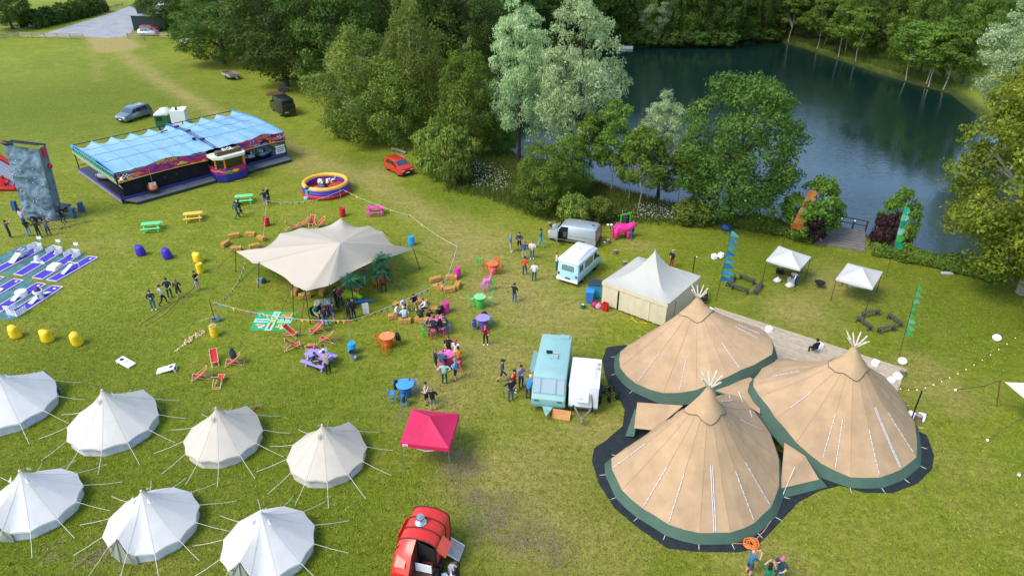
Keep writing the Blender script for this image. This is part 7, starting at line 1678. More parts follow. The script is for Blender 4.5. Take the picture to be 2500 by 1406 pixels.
# group near the vans
P_('person in a bright blue tee and beige trousers',1247,615,'stand',80,'#3a86c8','#c8b090',hair=('short','g'),shoe='#f0f0f0');P_('person in a navy jacket and black shorts',1268,611,'fold',0,'#1f3354','#15161a','l','s',hair=('short','b'));P_('person in blue raising a hand to the face',1280,633,'drink',170,'#33558a','#b9b0a4',hair=('short','l'));P_('person in a white tee and jeans with hands together',1299,632,'fold',0,'#ecebee','#33557c',hair=('short','l'),shoe='#e0e0e0')
P_('person in a teal top striding toward the silver van',1320,605,'walk',60,'#1c7f96','#6aa6bc','l',hair=('short','k'),skin=2,s=1.05);P_('person in an orange tee and jeans',1281,672,'shift',180,'#d8521a','#2e4c66',hair=('short','k'),shoe='#e4e4e4');P_('person in a white tee walking away in dark jeans',1304,686,'stand',185,'#eef0f2','#264a5e',hair=('short','l'));P_('person in a black tee walking with one arm stretched out',1256,739,'point',150,'#17181b','#41658c',hair=('short','b'),shoe='#e8e8e8')
P_('person in white at the side of the ice cream van',1363,664,'drink',90,'#d8d4d0','#3d4a58',hair=('short','r'),off=(-.15,.2))
# at the caravan
P_('person in a grey tee, shorts and cap walking left of the caravan queue',1227,931,'walk',75,'#4a4e5c','#3a3f46',leg='s',hair=('cap','#15161a'));P_('person in a red polo shirt in the caravan queue',1256,956,'behind',80,'#b81c2c','#16171c',hair=('short','k'),shoe='#e8e8e8');P_('person in a checked shirt in the caravan queue',1272,945,'fold',30,'#9a8fae','#2b4260','l',hair=('short','k'));P_('person in a navy tee and jeans nearest in the caravan queue',1247,978,'hips',20,'#141c2e','#36566e',hair=('short','b'));P_('bald person in a blue polo at the caravan',1290,974,'lean',160,'#2f80b8','#34393e','l',hair=('short','w'),s=1.0);P_('person in a pale grey shirt and white cap at the caravan hatch',1298,935,'lean',110,'#9aa6a8','#2a4654',hair=('cap','#e8e8e8'))
# lake side
P_('person with fair hair in black standing behind the marquee',1638,655,'fold',300,'#16161a','#a03040','l',hair=('long','y'),skin=1);P_('person in a white shirt bending over boxes under the gazebo',1943,696,'bend',290,'#e4e4e2','#33506c',hair=('short','k'));P_('person in black sitting at the edge of the tipi floor',1993,874,'sit',200,'#16171b','#1a1c20',hair=('short','k'),off=(0,.3))
# bottom edge
P_('bald person in a teal tee and dark shorts at the bottom edge',1826,1402,'phone',110,'#2f6f94','#3a4458',leg='s',hair=None,shoe='#4a4f4a',s=.98);P_('person in a navy polo with a pink cap at the bottom edge',1896,1420,'drink',310,'#2a4058','#3a6486',hair=('cap','#c8667a'));P_('person with long dark hair in a green top at the bottom edge',1866,1436,'phone',150,'#16745e','#22303a',hair=('long','k'));P_('person in black cut by the bottom edge beside the horsebox',1118,1432,'fold',250,'#17181b','#17181b','l',hair=('tail','b'))
# ================================================================ bunting, games, lights, flags and other small things
FL=[M(c,.7,var=.05,trans=.15)for c in('#c92f2a','#e08a22','#e6c22f','#1f8a55','#3a86d0','#5a4ab0')]
CORD=M('#e3dccb',.8)
def bunting(label,pts,sag,n,size=.24):
    """pts: (photo x, photo y, height) of the fixings"""
    P0=G(*pts[0]);T=thing('bunting',label,'bunting',P0,0,'strings of bunting');k=0
    for a,b_ in zip(pts[:-1],pts[1:]):
        A,B=G(*a)-P0,G(*b_)-P0;c=catenary(A,B,sag,20);MB().tube(c,.012,4).build('cord',CORD,T)
        m_=max(2,int((B-A).length/n))
        for i in range(m_):
            u=(i+.5)/m_*20;q=c[int(u)].lerp(c[min(20,int(u)+1)],u%1);d=(B-A).normalized();sw=Vector((-d.y,d.x,0))*.06*math.sin(i*1.9)
            MB().slab([q-d*size*.45,q+d*size*.45,q+Vector((0,0,-size*1.15))+sw],.006).build('pennant',FL[(k*1)%6],T,0);k+=1
def pole(label,px,py,h,r=.025,c='#9a958a',name='bunting_pole',cat='pole'):
    o=tag(MB().tube([(0,0,0),(0,0,h)],[r,r*.8],6).build(name,M(c,.6),None),label,cat);o.location=G(px,py);return o
pole('bunting pole standing in the red drum left of the deckchairs',652,547,3.2);pole('bunting pole standing in the red drum behind the tent',837,525,3.2);pole('bunting pole in the pink drum behind the bales',1117,673,3.0);pole('bunting pole beside the seated group pink drum',1089,760,3.0);pole('bunting pole in the blue drum',861,860,3.0)
h1,h2,h3,h4,h5=Hof(652,547,488),Hof(837,525,462),Hof(1117,673,602),Hof(1089,760,681),Hof(861,860,780)
bunting('bunting from the red drum by the deckchairs to the bull ring drum',[(645,489,3.0),(835,464,2.9)],.7,.55);bunting('bunting running from the bull ring drum toward the pink picnic table',[(837,463,2.9),(1003,527,2.4)],.25,.75);bunting('bunting from above the pink table to the pink drum pole',[(1003,527,2.4),(1116,602,2.9)],.2,.8)
bunting('bunting dropping from the pink drum pole over the hay bales',[(1116,602,2.9),(1089,681,2.8)],.15,.6)
bunting('bunting across the seated group to the blue drum pole',[(1089,681,2.8),(861,781,2.9)],.25,.5,.27);bunting('bunting over the board game mat between blue drum and flower tub',[(861,781,2.9),(521,738,1.9)],.55,.5,.27)
bunting('bunting curving from the flower tub up to the tent corner',[(521,738,1.9),(599,640,2.1)],.8,.45,.25);bunting('bunting rope from the red drum down to the hay bales',[(651,489,3.0),(643,578,.5)],.0,.9,.15)
# flower tub holding the bunting post
T=thing('flower_tub','blue tub of pink flowers holding a bunting post','planter',G(529,784));MB().lathe([(.22,0),(.3,.26),(.27,.26),(.2,.05)],14,sx=1.3).build('tub',M('#5b87a0',.7,var=.2),T);MB().tube([(-.1,0,.1),(-.16,.0,1.9)],.03,6).build('post',BLK,T)
r=random.Random(2)
for k in range(16):MB().ell((r.uniform(-.3,.3),r.uniform(-.18,.18),.34+r.uniform(0,.1)),(.05,.05,.045),6,4).build('flower',M(r.choice(['#b06a72','#d8b0ae','#8a7a4a']),.8),T)
# giant board game mat
def ludo():
    q=[G(632,760),G(727,762),G(697,808),G(609,806)];c=q[3];T=thing('board_game_mat','giant green board game mat with a cross of white squares','game mat',c);q=[v-c for v in q]
    MB().prism([(v.x,v.y)for v in q][::-1],.006,.016).build('mat',M('#22a866',.7,var=.12,scale=3,bmp=.4),T,0)
    def uv(u,v):return q[3].lerp(q[2],u).lerp(q[0].lerp(q[1],u),v)
    def cell(u,v,du,dv,m,nm='square',z=.02):
        P=[uv(u-du,v-dv),uv(u+du,v-dv),uv(u+du,v+dv),uv(u-du,v+dv)];MB().prism([(p.x,p.y)for p in P],.017,z).build(nm,m,T,0)
    W_=M('#cfeee2',.7);S_=1/15
    for i in range(15):
        for j in range(15):
            if(6<=i<=8)!=(6<=j<=8):
                m=W_
                if i==7 and 1<=j<=5:m=FL[0]
                elif i==7 and 9<=j<=13:m=M('#7fd0a8',.7)
                elif j==7 and 1<=i<=5:m=M('#49b8cf',.7)
                elif j==7 and 9<=i<=13:m=M('#a9d86a',.7)
                cell((i+.5)*S_,(j+.5)*S_,S_*.40,S_*.40,m)
    cell(.5,.5,S_*1.2,S_*1.2,M('#b6cf4a',.7),'centre')
    for(u,v),(c1,c2)in zip(((.2,.2),(.8,.2),(.2,.8),(.8,.8)),(('#e07a4a','#f0e2c8'),('#e8a84a','#f0d8a0'),('#d8583a','#9ad05a'),('#d8702a','#e0b04a'))):
        rr=random.Random(int(u*100+v*10))
        for k in range(12):
            p=uv(u+rr.uniform(-.12,.12),v+rr.uniform(-.09,.09));MB().lathe([(0,.0),(rr.uniform(.07,.16),0),(0,.004)],7,(p.x,p.y,.0175+k*.0011)).build('corner_print',M(c1 if k%2 else c2,.7),T)
ludo()
# tumbling tower blocks scattered on the grass
r=random.Random(9);BW=[M(c,.7,var=.1)for c in('#dcc08e','#e6d2aa','#cda876')]
A,B=G(430,857),G(500,803);k=0
for i in range(46):
    u=min(1,max(0,r.gauss(.62,.2)))if i>4 else i*.06;p=A.lerp(B,u)+Vector((r.gauss(0,.16),r.gauss(0,.14),0))*(1 if i>4 else .2)
    if i==0:p=A
    o=tag(MB().box((0,0,.03),(.24,.08,.06)).build('wooden_block',BW[i%3],None),'pale wooden block of the giant tumbling tower spilled on the grass','wooden block','spilled tumbling tower blocks');o.location=p+Vector((0,0,r.choice([0,0,.06])if i>10 else 0));o.rotation_euler.z=r.uniform(0,3.14)
for i in range(9):
    o=tag(MB().box((0,0,0),(.22,.07,.05)).build('wooden_block',BW[i%3],None),'pale wooden block lying in the top of the yellow drum','wooden block','blocks in the yellow drum');o.location=G(525,820)+Vector((r.uniform(-.13,.13),r.uniform(-.13,.13),.88+.02*i));o.rotation_euler=(r.uniform(-.3,.3),r.uniform(-.3,.3),r.uniform(0,3))
tag(MB().bar(G(488,784,.03),G(511,776,.03),.05).build('wooden_stake',BW[0],None),'wooden stake lying left of the flower tub','stake')
# long tug rope
rp=[G(x,y,.03)for x,y in((476,694),(468,706),(450,720),(434,731),(420,748),(402,766),(380,780),(350,795),(339,796),(345,788),(370,772),(400,752),(425,738))]
tag(MB().tube(rp,.035,6).build('tug_rope',M('#b59f4e',.9,var=.2),None),'long yellow rope looped on the grass at the feet of the group','rope')
# cornhole boards
def cornhole(label,px,py,rz):
    T=thing('cornhole_board',label,'game board',G(px,py),rad(rz),'cornhole boards')
    MB().slab([(-.6,-.3,.06),(.6,-.3,.32),(.6,.3,.32),(-.6,.3,.06)],.03).build('board',M('#e9ebf0',.5,var=.04),T,0)
    nz=Vector((-.26,0,1.2)).normalized()
    def disc(nm,x,r0,r1,m,h=.036):o=MB().lathe([(r0,0),(r1,0),(r1,.003),(r0,.003)],18).build(nm,m,T);o.location=(x,0,.19+x*.2167+h);o.rotation_euler.y=-math.atan(.2167)
    disc('hole',.36,0,.075,BLK);disc('ring_print',.36,.12,.135,M('#3a3d44',.6))
    for y in(-.1,.1):o=MB().box((0,0,0),(.1,.08,.003)).build('print',M('#7c7f86',.6),T);o.location=(-.02,y,.19-.004+.036);o.rotation_euler.y=-math.atan(.2167)
    for s_ in(-1,1):MB().bar((.5,s_*.27,.3),(.62,s_*.27,.0),.05).build('leg',WP,T);MB().bar((-.6,s_*.3,.03),(.6,s_*.3,.29),.03,.07).build('side_rail',WP,T)
    MB().bar((.62,-.27,.03),(.62,.27,.03),.04).build('foot_bar',WP,T)
cornhole('white cornhole board lying lengthwise, left of the pair',309,889,155);cornhole('white cornhole board with its raised end showing, right of the pair',407,905,12)
# brown wooden animals game by the bell tent
for k,(px,py)in enumerate(((616,1003),(623,1000),(628,997),(634,999),(620,1007),(640,1003))):
    o=tag(MB().box((0,0,.12),(.07,.07,.24)).lathe([(.03,.24),(.05,.28),(.0,.33)],8).build('wooden_skittle',M('#a5762e',.8,var=.2),None),'small brown wooden skittle above the cream bell tent','skittle','wooden skittles');o.location=G(px,py)
# counter made of pallets, chairs and signs before the tent
T=thing('pallet_counter','pallet counter with a grey top covered in drinks','counter',G(795,764),rad(14))
for k in range(7):MB().box((-.6+k*.2,-.42,.48),(.12,.03,.95)).build('slat',M('#7a4a62',.8,var=.25),T)
MB().box((0,0,.5),(1.3,.75,.9)).build('frame',M('#3a2a30',.9),T);MB().box((0,.0,1.0),(1.5,.9,.06)).build('top',M('#9fb0ac',.5,var=.2),T)
for k in range(8):MB().lathe([(.035,0),(.045,.14),(0,.14)],8,(-.6+.17*k,.15*math.sin(k*2),1.03)).build('beaker',M(random.choice(['#e0e4e4','#bfc9c6','#8fa09c']),.5),T)
def camp_chair(label,px,py,rz):
    T=thing('camping_chair',label,'chair',G(px,py),rad(rz));MB().box((0,0,.42),(.5,.5,.03)).build('seat',BLK,T);MB().box((0,.27,.70),(.5,.03,.55),rx=-.2).build('backrest',BLK,T)
    for sx in(-1,1):
        MB().bar((sx*.25,-.25,0),(sx*.25,.3,.6),.025).build('leg',BLK,T);MB().bar((sx*.25,.28,0),(sx*.25,-.22,.45),.025).build('leg',BLK,T);MB().bar((sx*.28,-.22,.62),(sx*.28,.28,.62),.04).build('armrest',BLK,T)
camp_chair('black camping chair under the man in green',772,778,60);camp_chair('black camping chair under the blond sitter',783,772,70)
T=thing('pavement_sign','small A-frame sign board on the grass by the blue crocodile','sign',G(893,762),rad(20))
for s_ in(-1,1):MB().slab([(-.25,s_*.25,0),(.25,s_*.25,0),(.25,s_*.02,.85),(-.25,s_*.02,.85)],.02).build('panel',M('#4a4436',.8)if s_>0 else M('#cfcabb',.7),T,0)
for k,(px,py,c,lb)in enumerate(((635,662,'#a9c4c0','pale cool box hanging bag at the tent left edge'),(645,660,'#2a4a44','dark green tub at the tent left edge'))):
    T=thing('drinks_tub',lb,'tub',G(px,py+30));MB().lathe([(.18,0),(.25,.4),(.22,.4),(.16,.05)],14).build('shell',M(c,.6,var=.1),T);MB().tube([(-.24,0,.36),(0,0,.5),(.24,0,.36)],.012,4).build('handle',STEEL,T)
# ---------------------------------------------------------------- chalkboard with green frame
T=thing('chalkboard','tall chalkboard in a bright green frame behind the pink bear','board',G(1525,560),rad(22))
MB().box((0,0,.85),(.85,.05,1.35)).build('panel',M('#1a1e34',.6,var=.3,scale=6),T)
for s_ in(-1,1):MB().box((s_*.49,0,.8),(.13,.08,1.6)).build('frame_side',M('#4fcf3a',.5),T)
for z in(.1,1.6):MB().box((0,0,z),(1.1,.08,.13)).build('frame_rail',M('#4fcf3a',.5),T)
for k in range(7):MB().box((-.1+.06*math.sin(k*2),-.032,1.4-k*.18),(.42+.14*math.sin(k*3),.01,.05)).build('chalk_line',M('#8a90b8',.8)if k%3 else M('#b06a98',.8),T)
# bins by the marquee
def wheelie(label,px,py,rz,col,lid,w,d,h):
    T=thing('wheeled_bin',label,'bin',G(px,py),rad(rz));rows=[[(sx*w/2*q,sy*d/2*q,z)for sx,sy in((-1,-1),(1,-1),(1,1),(-1,1))]for q,z in((.82,.08),(1,h))]
    MB().rings(rows).build('tub',paint(col),T,0);MB().box((0,0,h+.04),(w*1.08,d*1.1,.08)).build('lid',paint(lid),T);MB().bar((-w*.4,d*.58,h),(w*.4,d*.58,h),.04).build('handle',BLK,T)
    for s_ in(-1,1):o=MB().lathe([(0,-.03),(.09,-.03),(.09,.03),(0,.03)],10).build('wheel',BLK,T);o.location=(s_*w*.4,d*.4,.09);o.rotation_euler.y=math.pi/2
wheelie('blue wheeled bin left of the marquee',1439,737,-10,'#2f78c4','#3a88d4',.62,.66,1.0);wheelie('large turquoise waste bin with a dark lid beside the marquee',1454,723,-10,'#2fa0b4','#2d3d48',1.2,.9,1.2)
T=thing('green_bucket','small green bucket of rubbish near the marquee','bucket',G(1423,752));MB().lathe([(.17,0),(.21,.34),(.18,.34),(.14,.06)],14).build('shell',paint('#1c6a48'),T)
for k in range(5):MB().ell((.08*math.cos(k*1.3),.08*math.sin(k*1.3),.34),(.07,.05,.05),6,4).build('rubbish',M('#c8d4d0',.7),T)
def sack(label,px,py,c,s=.3):
    T=thing('refuse_sack',label,'sack',G(px,py));rows=[[(s*q*math.cos(a)*(1+.15*math.sin(3*a+z*9)),s*.8*q*math.sin(a)*(1+.12*math.sin(2*a)),z)for a in[2*math.pi*j/14 for j in range(14)]]for q,z in((.8,0),(1.1,.08),(1.0,.22),(.6,.34),(.25,.4))]
    MB().rings(rows).build('bag',M(c,.4,var=.2,bmp=.6),T,60);MB().tube([(0,0,.38),(.03,.02,.48)],[.05,.08],8).build('knot',M(c,.4),T)
sack('dark pink refuse sack beside the red crates',1453,747,'#b0265e',.32);sack('pale pink refuse sack beside the red crates',1461,752,'#e89ab8',.25)
for k in range(2):
    T=thing('bottle_crate',['red bottle crate at the marquee corner, lower one','red bottle crate at the marquee corner, stacked on top'][k],'crate',G(1477,758)+Vector((0,0,k*.36)),rad(-35));RC=paint('#c81f22')
    for s_ in(-1,1):MB().box((s_*.2,0,.17),(.02,.32,.33)).build('end',RC,T);MB().box((0,s_*.16,.17),(.4,.02,.33)).build('side',RC,T);MB().box((0,s_*.175,.22),(.16,.01,.08)).build('hand_hole',BLK,T)
    MB().box((0,0,.01),(.4,.32,.02)).build('base',RC,T)
# log stumps, floodlight, dark barrel
STUMP=M('#7c6a55',.9,var=.3,scale=8)
def stump(label,px,py,s=.2,h=.4):
    T=thing('log_stump',label,'log',G(px,py),px);MB().lathe([(s*1.1,0),(s,.1),(s*.97,h),(s*.9,h+.01)],12).build('bark',STUMP,T);MB().lathe([(0,h+.012),(s*.92,h+.012),(0,h+.018)],12).build('cut_face',M('#a89a82',.9,var=.2),T)
stump('log stump right behind the silver van',1484,594);stump('log stump left of the pointed marquee',1502,620);stump('log stump behind the marquee roof edge',1524,648);stump('log stump in the bank grass behind the blue visitor',1341,552,.22,.35);stump('log stump between the white light cubes by the right tipi',2240,1027,.22,.45);stump('log stump beside the white globe lamps',2203,915,.2,.4)
T=thing('floodlight','twin white floodlight on a thin post behind the silver van','lamp',G(1488,585));MB().tube([(0,0,0),(-.1,0,1.5)],.018,5).build('post',M('#b8b06a',.6),T)
for s_ in(-1,1):MB().box((-.1+s_*.16,-.05,1.55),(.2,.14,.12),rx=.4).build('lamp_head',M('#e9ecef',.4),T)
T=thing('dark_barrel','dark wooden barrel behind the top of the back tipi','barrel',G(1717,738));MB().lathe([(.24,0),(.3,.2),(.31,.42),(.3,.65),(.25,.85),(0,.85)],16).build('shell',M('#3a2a26',.7,var=.3),T)
for z in(.2,.65):MB().lathe([(.3,z-.03),(.315,z),(.3,z+.03)],16,caps=False).build('hoop',M('#8a8a88',.4,.6),T)
tag(MB().lathe([(0,0),(.14,0),(.15,.05),(0,.06)],12).build('white_dish',WHITE,None),'white dish lying by the log stump behind the silver van','dish').location=G(1476,592)
# ---------------------------------------------------------------- benches, fire pit, gazebo goods
BEN=M('#4b4a46',.85,var=.25,scale=5)
def bench(label,a,b_):
    A,B=G(*a),G(*b_);L=(B-A).length;T=thing('rustic_bench',label,'bench',(A+B)/2,heading(A,B),'dark wooden benches')
    for s_ in(-1,1):MB().box((0,s_*.075,.44),(L,.14,.05)).build('seat_plank',BEN,T)
    for s_ in(-1,1):
        for q in(-1,1):MB().bar((s_*L*.4,q*.08,.42),(s_*L*.4,q*.15,0),.08).build('leg',BEN,T)
        MB().bar((s_*L*.4,0,.15),(s_*L*.22,0,.42),.05).build('brace',BEN,T)
q4='of the ring by the blue flag';q5='of the ring by the pale green flag'
bench('dark bench on the left side '+q4,(1775,702),(1792,680));bench('dark bench at the back '+q4,(1803,680),(1843,697));bench('dark bench at the front '+q4,(1782,705),(1828,720));bench('dark bench on the right side '+q4,(1841,722),(1858,699))
bench('dark bench at the back '+q5,(2102,776),(2146,768));bench('dark bench on the right side '+q5,(2165,776),(2199,801));bench('dark bench on the left side '+q5,(2090,783),(2125,810));bench('dark bench at the front '+q5,(2140,815),(2185,806))
T=thing('fire_pit','black fire bowl on legs between the two white gazebos','fire pit',G(1999,702))
MB().lathe([(.05,.30),(.25,.34),(.42,.48),(.44,.52),(.40,.50),(.2,.38),(0,.36)],20).build('bowl',BLK,T)
for k in range(3):a=k*2.09;MB().tube([(.2*math.cos(a),.2*math.sin(a),.35),(.36*math.cos(a),.36*math.sin(a),0)],.02,5).build('leg',BLK,T)
MB().tube([(-.3,-.3,.2),(-.55,-.4,.05)],.02,5).build('poker',BLK,T)
def folding_table(label,px,py,rz):
    T=thing('folding_table',label,'table',G(px,py),rad(rz));MB().box((0,0,.73),(1.8,.7,.04)).build('top',M('#e4e2d8',.6),T)
    for s_ in(-1,1):
        for q in(-1,1):MB().tube([(s_*.8,q*.28,.72),(s_*.8,q*.28,0)],.018,5).build('leg',STEEL,T)
folding_table('white folding table under the gazebo beside the jetty',1925,668,-18);folding_table('white folding table under the right white gazebo',2095,716,-18)
T=thing('black_box','black case on the grass under the left gazebo','box',G(1903,667),rad(-15));MB().box((0,0,.2),(.6,.4,.36)).build('case',BLK,T);MB().box((0,0,.39),(.62,.42,.04)).build('lid',M('#2a2c2e',.6),T)
T=thing('blue_cool_box','pale blue folded cool box under the left gazebo','box',G(1929,694),rad(-10));MB().box((0,0,.3),(.55,.35,.6),rx=-.15).build('case',M('#8fa9c4',.6,var=.15),T)
for k in range(3):MB().box((0,-.19,.15+k*.17),(.5,.01,.04)).build('band',M('#c6d2de',.6),T)
sack('white sack by the left gazebo',1897,688,'#dcdcd4',.33);sack('white sack at the feet of the bending person',1927,700,'#d8d4c8',.36)
# ---------------------------------------------------------------- white light cubes and globes
LC=M('#e6e9f6',.4,var=.02,emit=.12)
def cube(label,px,py,rz,s=.42,z=0):
    T=thing('light_cube',label,'lamp',G(px,py)+Vector((0,0,z)),rad(rz),'white cube lamps');bm=bmesh.new();bmesh.ops.create_cube(bm,size=s);bmesh.ops.bevel(bm,geom=bm.edges[:],offset=.035,segments=3,affect='EDGES');me=bpy.data.meshes.new('shell');bm.to_mesh(me);bm.free();me.materials.append(LC);me.polygons.foreach_set('use_smooth',[True]*len(me.polygons));me.set_sharp_from_angle(angle=rad(40));link('shell',me,T,(0,0,s/2));MB().box((0,0,.005),(s*.8,s*.8,.01)).build('base',M('#b8bcc8',.5),T)
for a in(('white cube lamp by the blue flag, left of two',1743,631,20),('white cube lamp by the blue flag, right of two',1759,628,40),('white cube lamp behind the top of the back tipi',1733,764,30),('white cube lamp on the pale floor above the green join',1876,810,15),('white cube lamp on the floor beside the seated person',1999,850,25),('white cube lamp behind the shoulder of the right tipi',2135,892,40),('white cube lamp on its side by the string light post',2222,1020,35),('small white cube lamp right of the log stump',2247,1024,60)):cube(*a)
for px,py,rr,lb in((2431,831,.3,'white egg shaped lamp alone on the right lawn'),(2201,888,.3,'white globe lamp under the pale green flag'),(2189,925,.3,'white globe lamp on the corner of the floor, right of two'),(2174,934,.27,'white globe lamp on the corner of the floor, left of two')):
    T=thing('globe_lamp',lb,'lamp',G(px,py));MB().ell((0,0,rr*.82),(rr,rr,rr*.85),20,14).build('shell',LC,T,70);MB().lathe([(.12,0),(.12,.03),(0,.03)],12).build('base',M('#b8bcc8',.5),T)
# ---------------------------------------------------------------- flags
def flag(label,bx,by,tx,ty,cols,style,h0,wd,seed):
    p=G(bx,by);h=Hof(bx,by,ty)if False else None
    # top of the pole: vertical through the base
    ht=Hof(bx,by,ty);top=G(tx,ty,ht)-p;T=thing('tall_flag',label,'flag',p);lean=Vector((top.x,top.y,0));lean=lean if lean.length<1.6 else lean.normalized()*1.6;top=Vector((lean.x,lean.y,ht))
    MB().tube([(0,0,0),top*.6,top],[.025,.018,.01],6).build('pole',M('#3a3f38',.5),T);n=len(cols);r=random.Random(seed);sd_=Vector((1,.15,0))
    for k,c in enumerate(cols):
        z0,z1=h0+(1-h0)*k/n,h0+(1-h0)*(k+1)/n;a,b_=top*z0,top*z1;m=M(c,.7,var=.12,trans=.3)
        w0=wd*(1.0-.45*k/n);rows=[]
        for i in range(6):
            u=i/5;row=[]
            for j in range(6):
                v=j/5;q=a.lerp(b_,v);ww=u*(w0*(1-v)**.6 if style=='pennant' else wd*(1-.35*(k+v)/n)*(.72+.28*abs(math.sin(math.pi*v))))
                row.append(q+sd_*ww+Vector((0,.10*math.sin(u*5+k+v*3)*u,-.12*u*w0)))
            rows.append(row)
        MB().grid(rows).build('panel',m,T,60)
    return T
flag('tall orange banner flag standing behind the left gazebo',1908,600,1975,465,['#e0702a','#e89a52','#e8854a','#ecb99a','#e2702c','#eca468','#e88a48'],'banner',.32,1.45,1)
flag('tall blue flag of pennants beside the back benches',1748,736,1786,562,['#1f8cb8','#2fa6c4','#1f86b8','#3fb4c8','#1f8cc0','#46b4cc','#2f9ac4','#58bcd0'],'pennant',.30,1.15,2)
flag('tall teal and green flag behind the right gazebo',2163,676,2207,505,['#1fa878','#52c45c','#a6dcc8','#28b084','#8adcb8','#48c89a'],'banner',.42,.9,3)
flag('tall pale green flag of pennants by the right benches',2195,868,2242,692,['#58c86a','#68c890','#7cd0a0','#4cbc58','#60c878','#84d8a4','#6cc888','#4cbc60'],'pennant',.28,.75,4)
# ---------------------------------------------------------------- string lights
BULB=M('#fff0cc',.3,var=0,emit=.5)
def string_lights(label,pts,sag,n):
    P0=G(*pts[0]);T=thing('string_lights',label,'string lights',P0)
    for a,b_ in zip(pts[:-1],pts[1:]):
        c=catenary(G(*a)-P0,G(*b_)-P0,sag,n*2);MB().tube(c,.012,4).build('cable',BLK,T)
        for i in range(1,n*2,2):MB().ell(c[i]-Vector((0,0,.06)),(.035,.035,.045),6,4).build('bulb',BULB,T)
T=thing('light_post','slim black post for string lights behind the right tipi','post',G(2222,1031));MB().tube([(0,0,0),(0,0,2.5)],.045,8).build('shaft',BLK,T);MB().box((0,0,.02),(.3,.3,.04)).build('foot',BLK,T)
string_lights('string of bulbs from the black post to the trees at the right edge',[(2250,948,2.5),(2490,815,3.2)],.5,12);string_lights('string of bulbs from the black post behind the right tipi',[(2250,948,2.5),(2190,945,2.2)],.1,3)
string_lights('string of bulbs hung along the lake edge below the big oak',[(1873,512,1.3),(1925,521,1.3)],.1,3)
T=thing('light_post','slim black post behind the marquee right corner','post',G(1691,666));MB().tube([(0,0,0),(0,0,1.6)],.04,8).build('shaft',BLK,T);MB().ell((.15,0,1.55),(.04,.04,.05),6,4).build('bulb',BULB,T)
T=thing('light_post','thin black post in the bank grass beside the chalkboard','post',G(1489,558));MB().tube([(0,0,0),(.05,0,3.0)],.03,8).build('shaft',BLK,T);MB().box((0,0,.02),(.2,.2,.04)).build('foot',BLK,T)
# ---------------------------------------------------------------- jetty and floating stage
def jetty():
    q=[G(1988,596),G(2112,616),G(2112,566),G(2018,548)];c=q[0];T=thing('jetty','grey boarded jetty reaching into the lake between the purple shrubs','jetty',c);q=[v-c for v in q];n=26
    for k in range(n):
        u0,u1=k/n+.004,(k+1)/n-.004
        a,b_,d,e=q[0].lerp(q[3],u0),q[1].lerp(q[2],u0),q[1].lerp(q[2],u1),q[0].lerp(q[3],u1);MB().prism([(p.x,p.y)for p in(a,b_,d,e)],.02,.09+.003*(k%3)).build('plank',M(['#77726a','#6c675f','#827c73'][k%3],.9,var=.2),T,0)
    e0,e1=q[3],q[2]
    for k in range(4):
        p=e0.lerp(e1,k/3);MB().bar((p.x,p.y,-1.2),(p.x,p.y,1.15),.11).build('post',M('#4a3226',.9,var=.2),T)
        if k in(1,2):MB().ell((p.x,p.y-.1,.95),(.09,.09,.09),8,6).build('lamp',LC,T)
    for z in(.6,1.1):MB().bar((e0.x,e0.y,z),(e1.x,e1.y,z),.08).build('rail',M('#4a3226',.9,var=.2),T)
    return T
jetty()
tag(MB().bar(G(1998,582,.14),G(2007,587,.14),.12).build('white_plank',WHITE,None),'white plank lying at the start of the jetty','plank')
T=thing('floating_stage','small pale floating stage at the far bank of the lake','pontoon',G(1522,117,WATER_Z));MB().box((0,0,.25),(3.6,2.4,.6)).build('hull',M('#c4c8c8',.6),T)
for k in range(6):MB().box((0,-1.0+k*.4,.58),(3.6,.37,.06)).build('plank',M('#8a7464',.8,var=.2),T)
o=tag(MB().box((0,0,.2),(.7,.5,.4)).build('lake_marker_box',BLK,None),'small black box on the water below the saplings','box');o.location=G(1687,513,WATER_Z)
tag(MB().box((0,0,.06),(.9,.35,.1)).build('white_float',M('#b8c4dc',.6),None),'pale blue float lying by the hedge at the right','float').location=G(2312,668)
T=thing('blue_cover','crumpled blue tarpaulin in the hedge behind the blue flag','tarpaulin',G(1772,562));MB().rings([[(.7*q*math.cos(a)*(1+.2*math.sin(3*a+z*5)),.5*q*math.sin(a)*(1+.2*math.sin(4*a)),z)for a in[2*math.pi*j/16 for j in range(16)]]for q,z in((.7,.1),(.8,.3),(.6,.5),(.2,.62))]).build('sheet',M('#23508f',.5,var=.4,bmp=.8),T,60);MB().tube([(.4,0,.3),(.7,.1,.15)],.02,4).build('tie',ROPE,T)
# ---------------------------------------------------------------- orange cable coil
r=random.Random(4);P0=G(1832,1330);pts=[]
for i in range(170):a=i*.42;rr=.26+.10*math.sin(i*.31)+r.uniform(-.02,.02);pts.append((rr*math.cos(a)+.08*math.sin(i*.05),rr*math.sin(a),.06+.0006*i+r.uniform(0,.03)))
T=thing('cable_coil','coil of orange cable on the black sheet at the front tipi','cable',P0);MB().tube(pts,.02,5).build('coil',M('#e8853a',.6),T);MB().tube([(-.3,.05,.06),(-.9,.05,.06),(-1.5,.15,.06),(-2.6,.2,.06)],.02,5).build('lead',M('#c9835a',.6),T);MB().tube([(.25,.2,.06),(.9,.8,.06),(1.6,1.6,.06),(1.85,2.4,.06)],.02,5).build('lead',M('#c99a7a',.6),T)
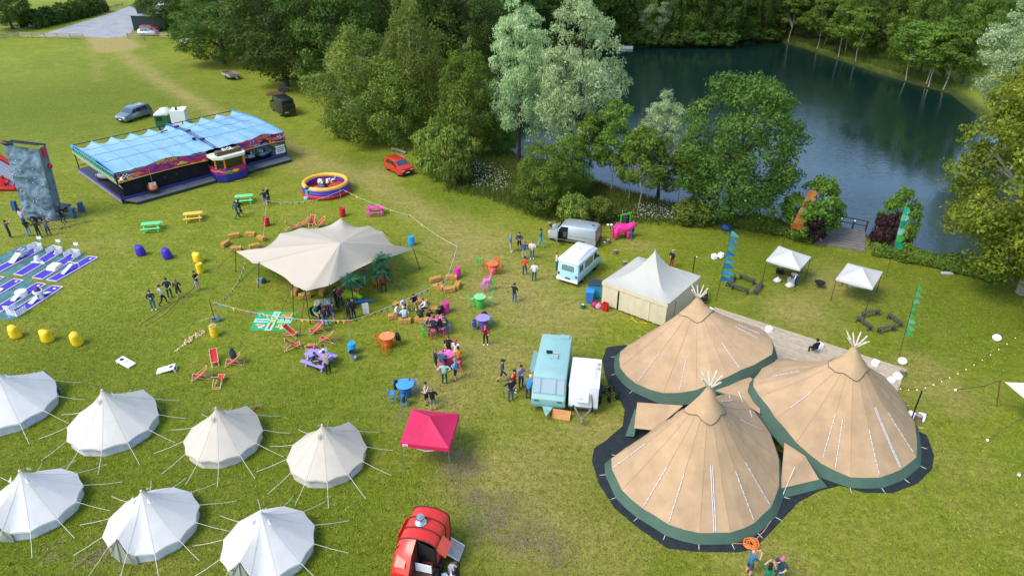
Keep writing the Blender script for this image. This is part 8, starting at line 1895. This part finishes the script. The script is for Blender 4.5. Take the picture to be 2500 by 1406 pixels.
# ---------------------------------------------------------------- field fences
FEN=M('#a89a82',.9,var=.25)
def fence(label,pts,hh=1.2,rails=3,sp=2.6):
    P=[G(*p)for p in pts];T=thing('post_and_rail_fence',label,'fence',P[0])
    for a,b_ in zip(P[:-1],P[1:]):
        L=(b_-a).length;n=max(1,int(L/sp));a,b_=a-P[0],b_-P[0]
        for i in range(n+1):q=a.lerp(b_,i/n);MB().box((q.x,q.y,hh/2),(.16,.16,hh),rz=math.atan2((b_-a).y,(b_-a).x)).build('post',FEN,T)
        for k in range(rails):z=hh*(.35+.28*k);MB().bar((a.x,a.y,z),(b_.x,b_.y,z),.06,.16).build('rail',FEN,T)
fence('wooden post and rail fence along the left of the field gate',[(-60,108),(48,93),(205,97)]);fence('wooden post and rail fence in front of the parked silver car',[(313,96),(392,94),(430,98)]);fence('faint pale fence on the far side of the road',[(252,28),(300,16)],1.1,2)
tag(MB().bar(G(348,90,1.0),G(356,100,.05),.12).build('fence_prop',FEN,None),'pale prop leaning on the fence by the silver car','prop')
T=thing('white_trough','white trough half hidden by the trees near the gate','trough',G(453,105));MB().box((0,0,.4),(1.4,.8,.7)).build('body',M('#d0d6d8',.6),T);MB().box((0,0,.76),(1.5,.9,.06)).build('rim',M('#b8c0c4',.6),T)
T=thing('fallen_log','pale fallen log at the wood edge above the red hatchback','log',G(975,372),rad(-38));MB().tube([(-1.2,0,.2),(0,.05,.22),(1.2,0,.18)],[.2,.19,.14],8).build('trunk',M('#8a8474',.9,var=.3),T);MB().tube([(.2,0,.25),(.5,.4,.6)],[.08,.03],6).build('branch',M('#8a8474',.9,var=.3),T)
# ---------------------------------------------------------------- tufts that give the lawn its nap
r=np.random.default_rng(8);n=190000;py=r.uniform(250,1440,n);pts=np.zeros((n,2));px=r.uniform(-60,2560,n)
dv=(py-703)/F;tt=-H/(-math.sin(TH)-dv*math.cos(TH));pts[:,0]=(px-1250)/F*tt;pts[:,1]=(math.cos(TH)-dv*math.sin(TH))*tt
ok=poly_sd(LAKE,pts[:,0],pts[:,1])<-2.5
for pl in(sheet_px,deck_px,tp,tp2,[(625,755),(735,757),(702,814),(600,812)],[(1985,590),(2118,612),(2118,560),(2010,545)],[(1455,740),(1630,800),(1720,730),(1560,680)],[(160,430),(300,512),(705,408),(560,340)]):
    ok&=poly_sd(np.array([G(*p)[:2]for p in pl]),pts[:,0],pts[:,1])<0
pts=pts[ok];n=len(pts);h=r.uniform(.03,.10,n);a=r.uniform(0,6.28,n);base_=np.column_stack([pts,np.zeros(n)]);u=np.column_stack([np.cos(a),np.sin(a),np.zeros(n)])*r.uniform(.02,.06,n)[:,None]
tip=base_+np.column_stack([r.normal(0,.05,n),r.normal(0,.05,n),h])
LAWN=leaf_mat('lawn_tuft',(.22,.262,.016),(.30,.33,.030),(.42,.39,.09),.3)
o=link('lawn_grass',crown_mesh('lawn_grass',LAWN,[(np.stack([base_-u,base_+u,tip],1).reshape(-1,3),np.arange(3*n).reshape(n,3),np.repeat(np.clip(r.normal(.5,.28,n),0,1),3))]));tag(o,'short tufts of mown grass all over the lawn','grass');struct(o,'stuff')
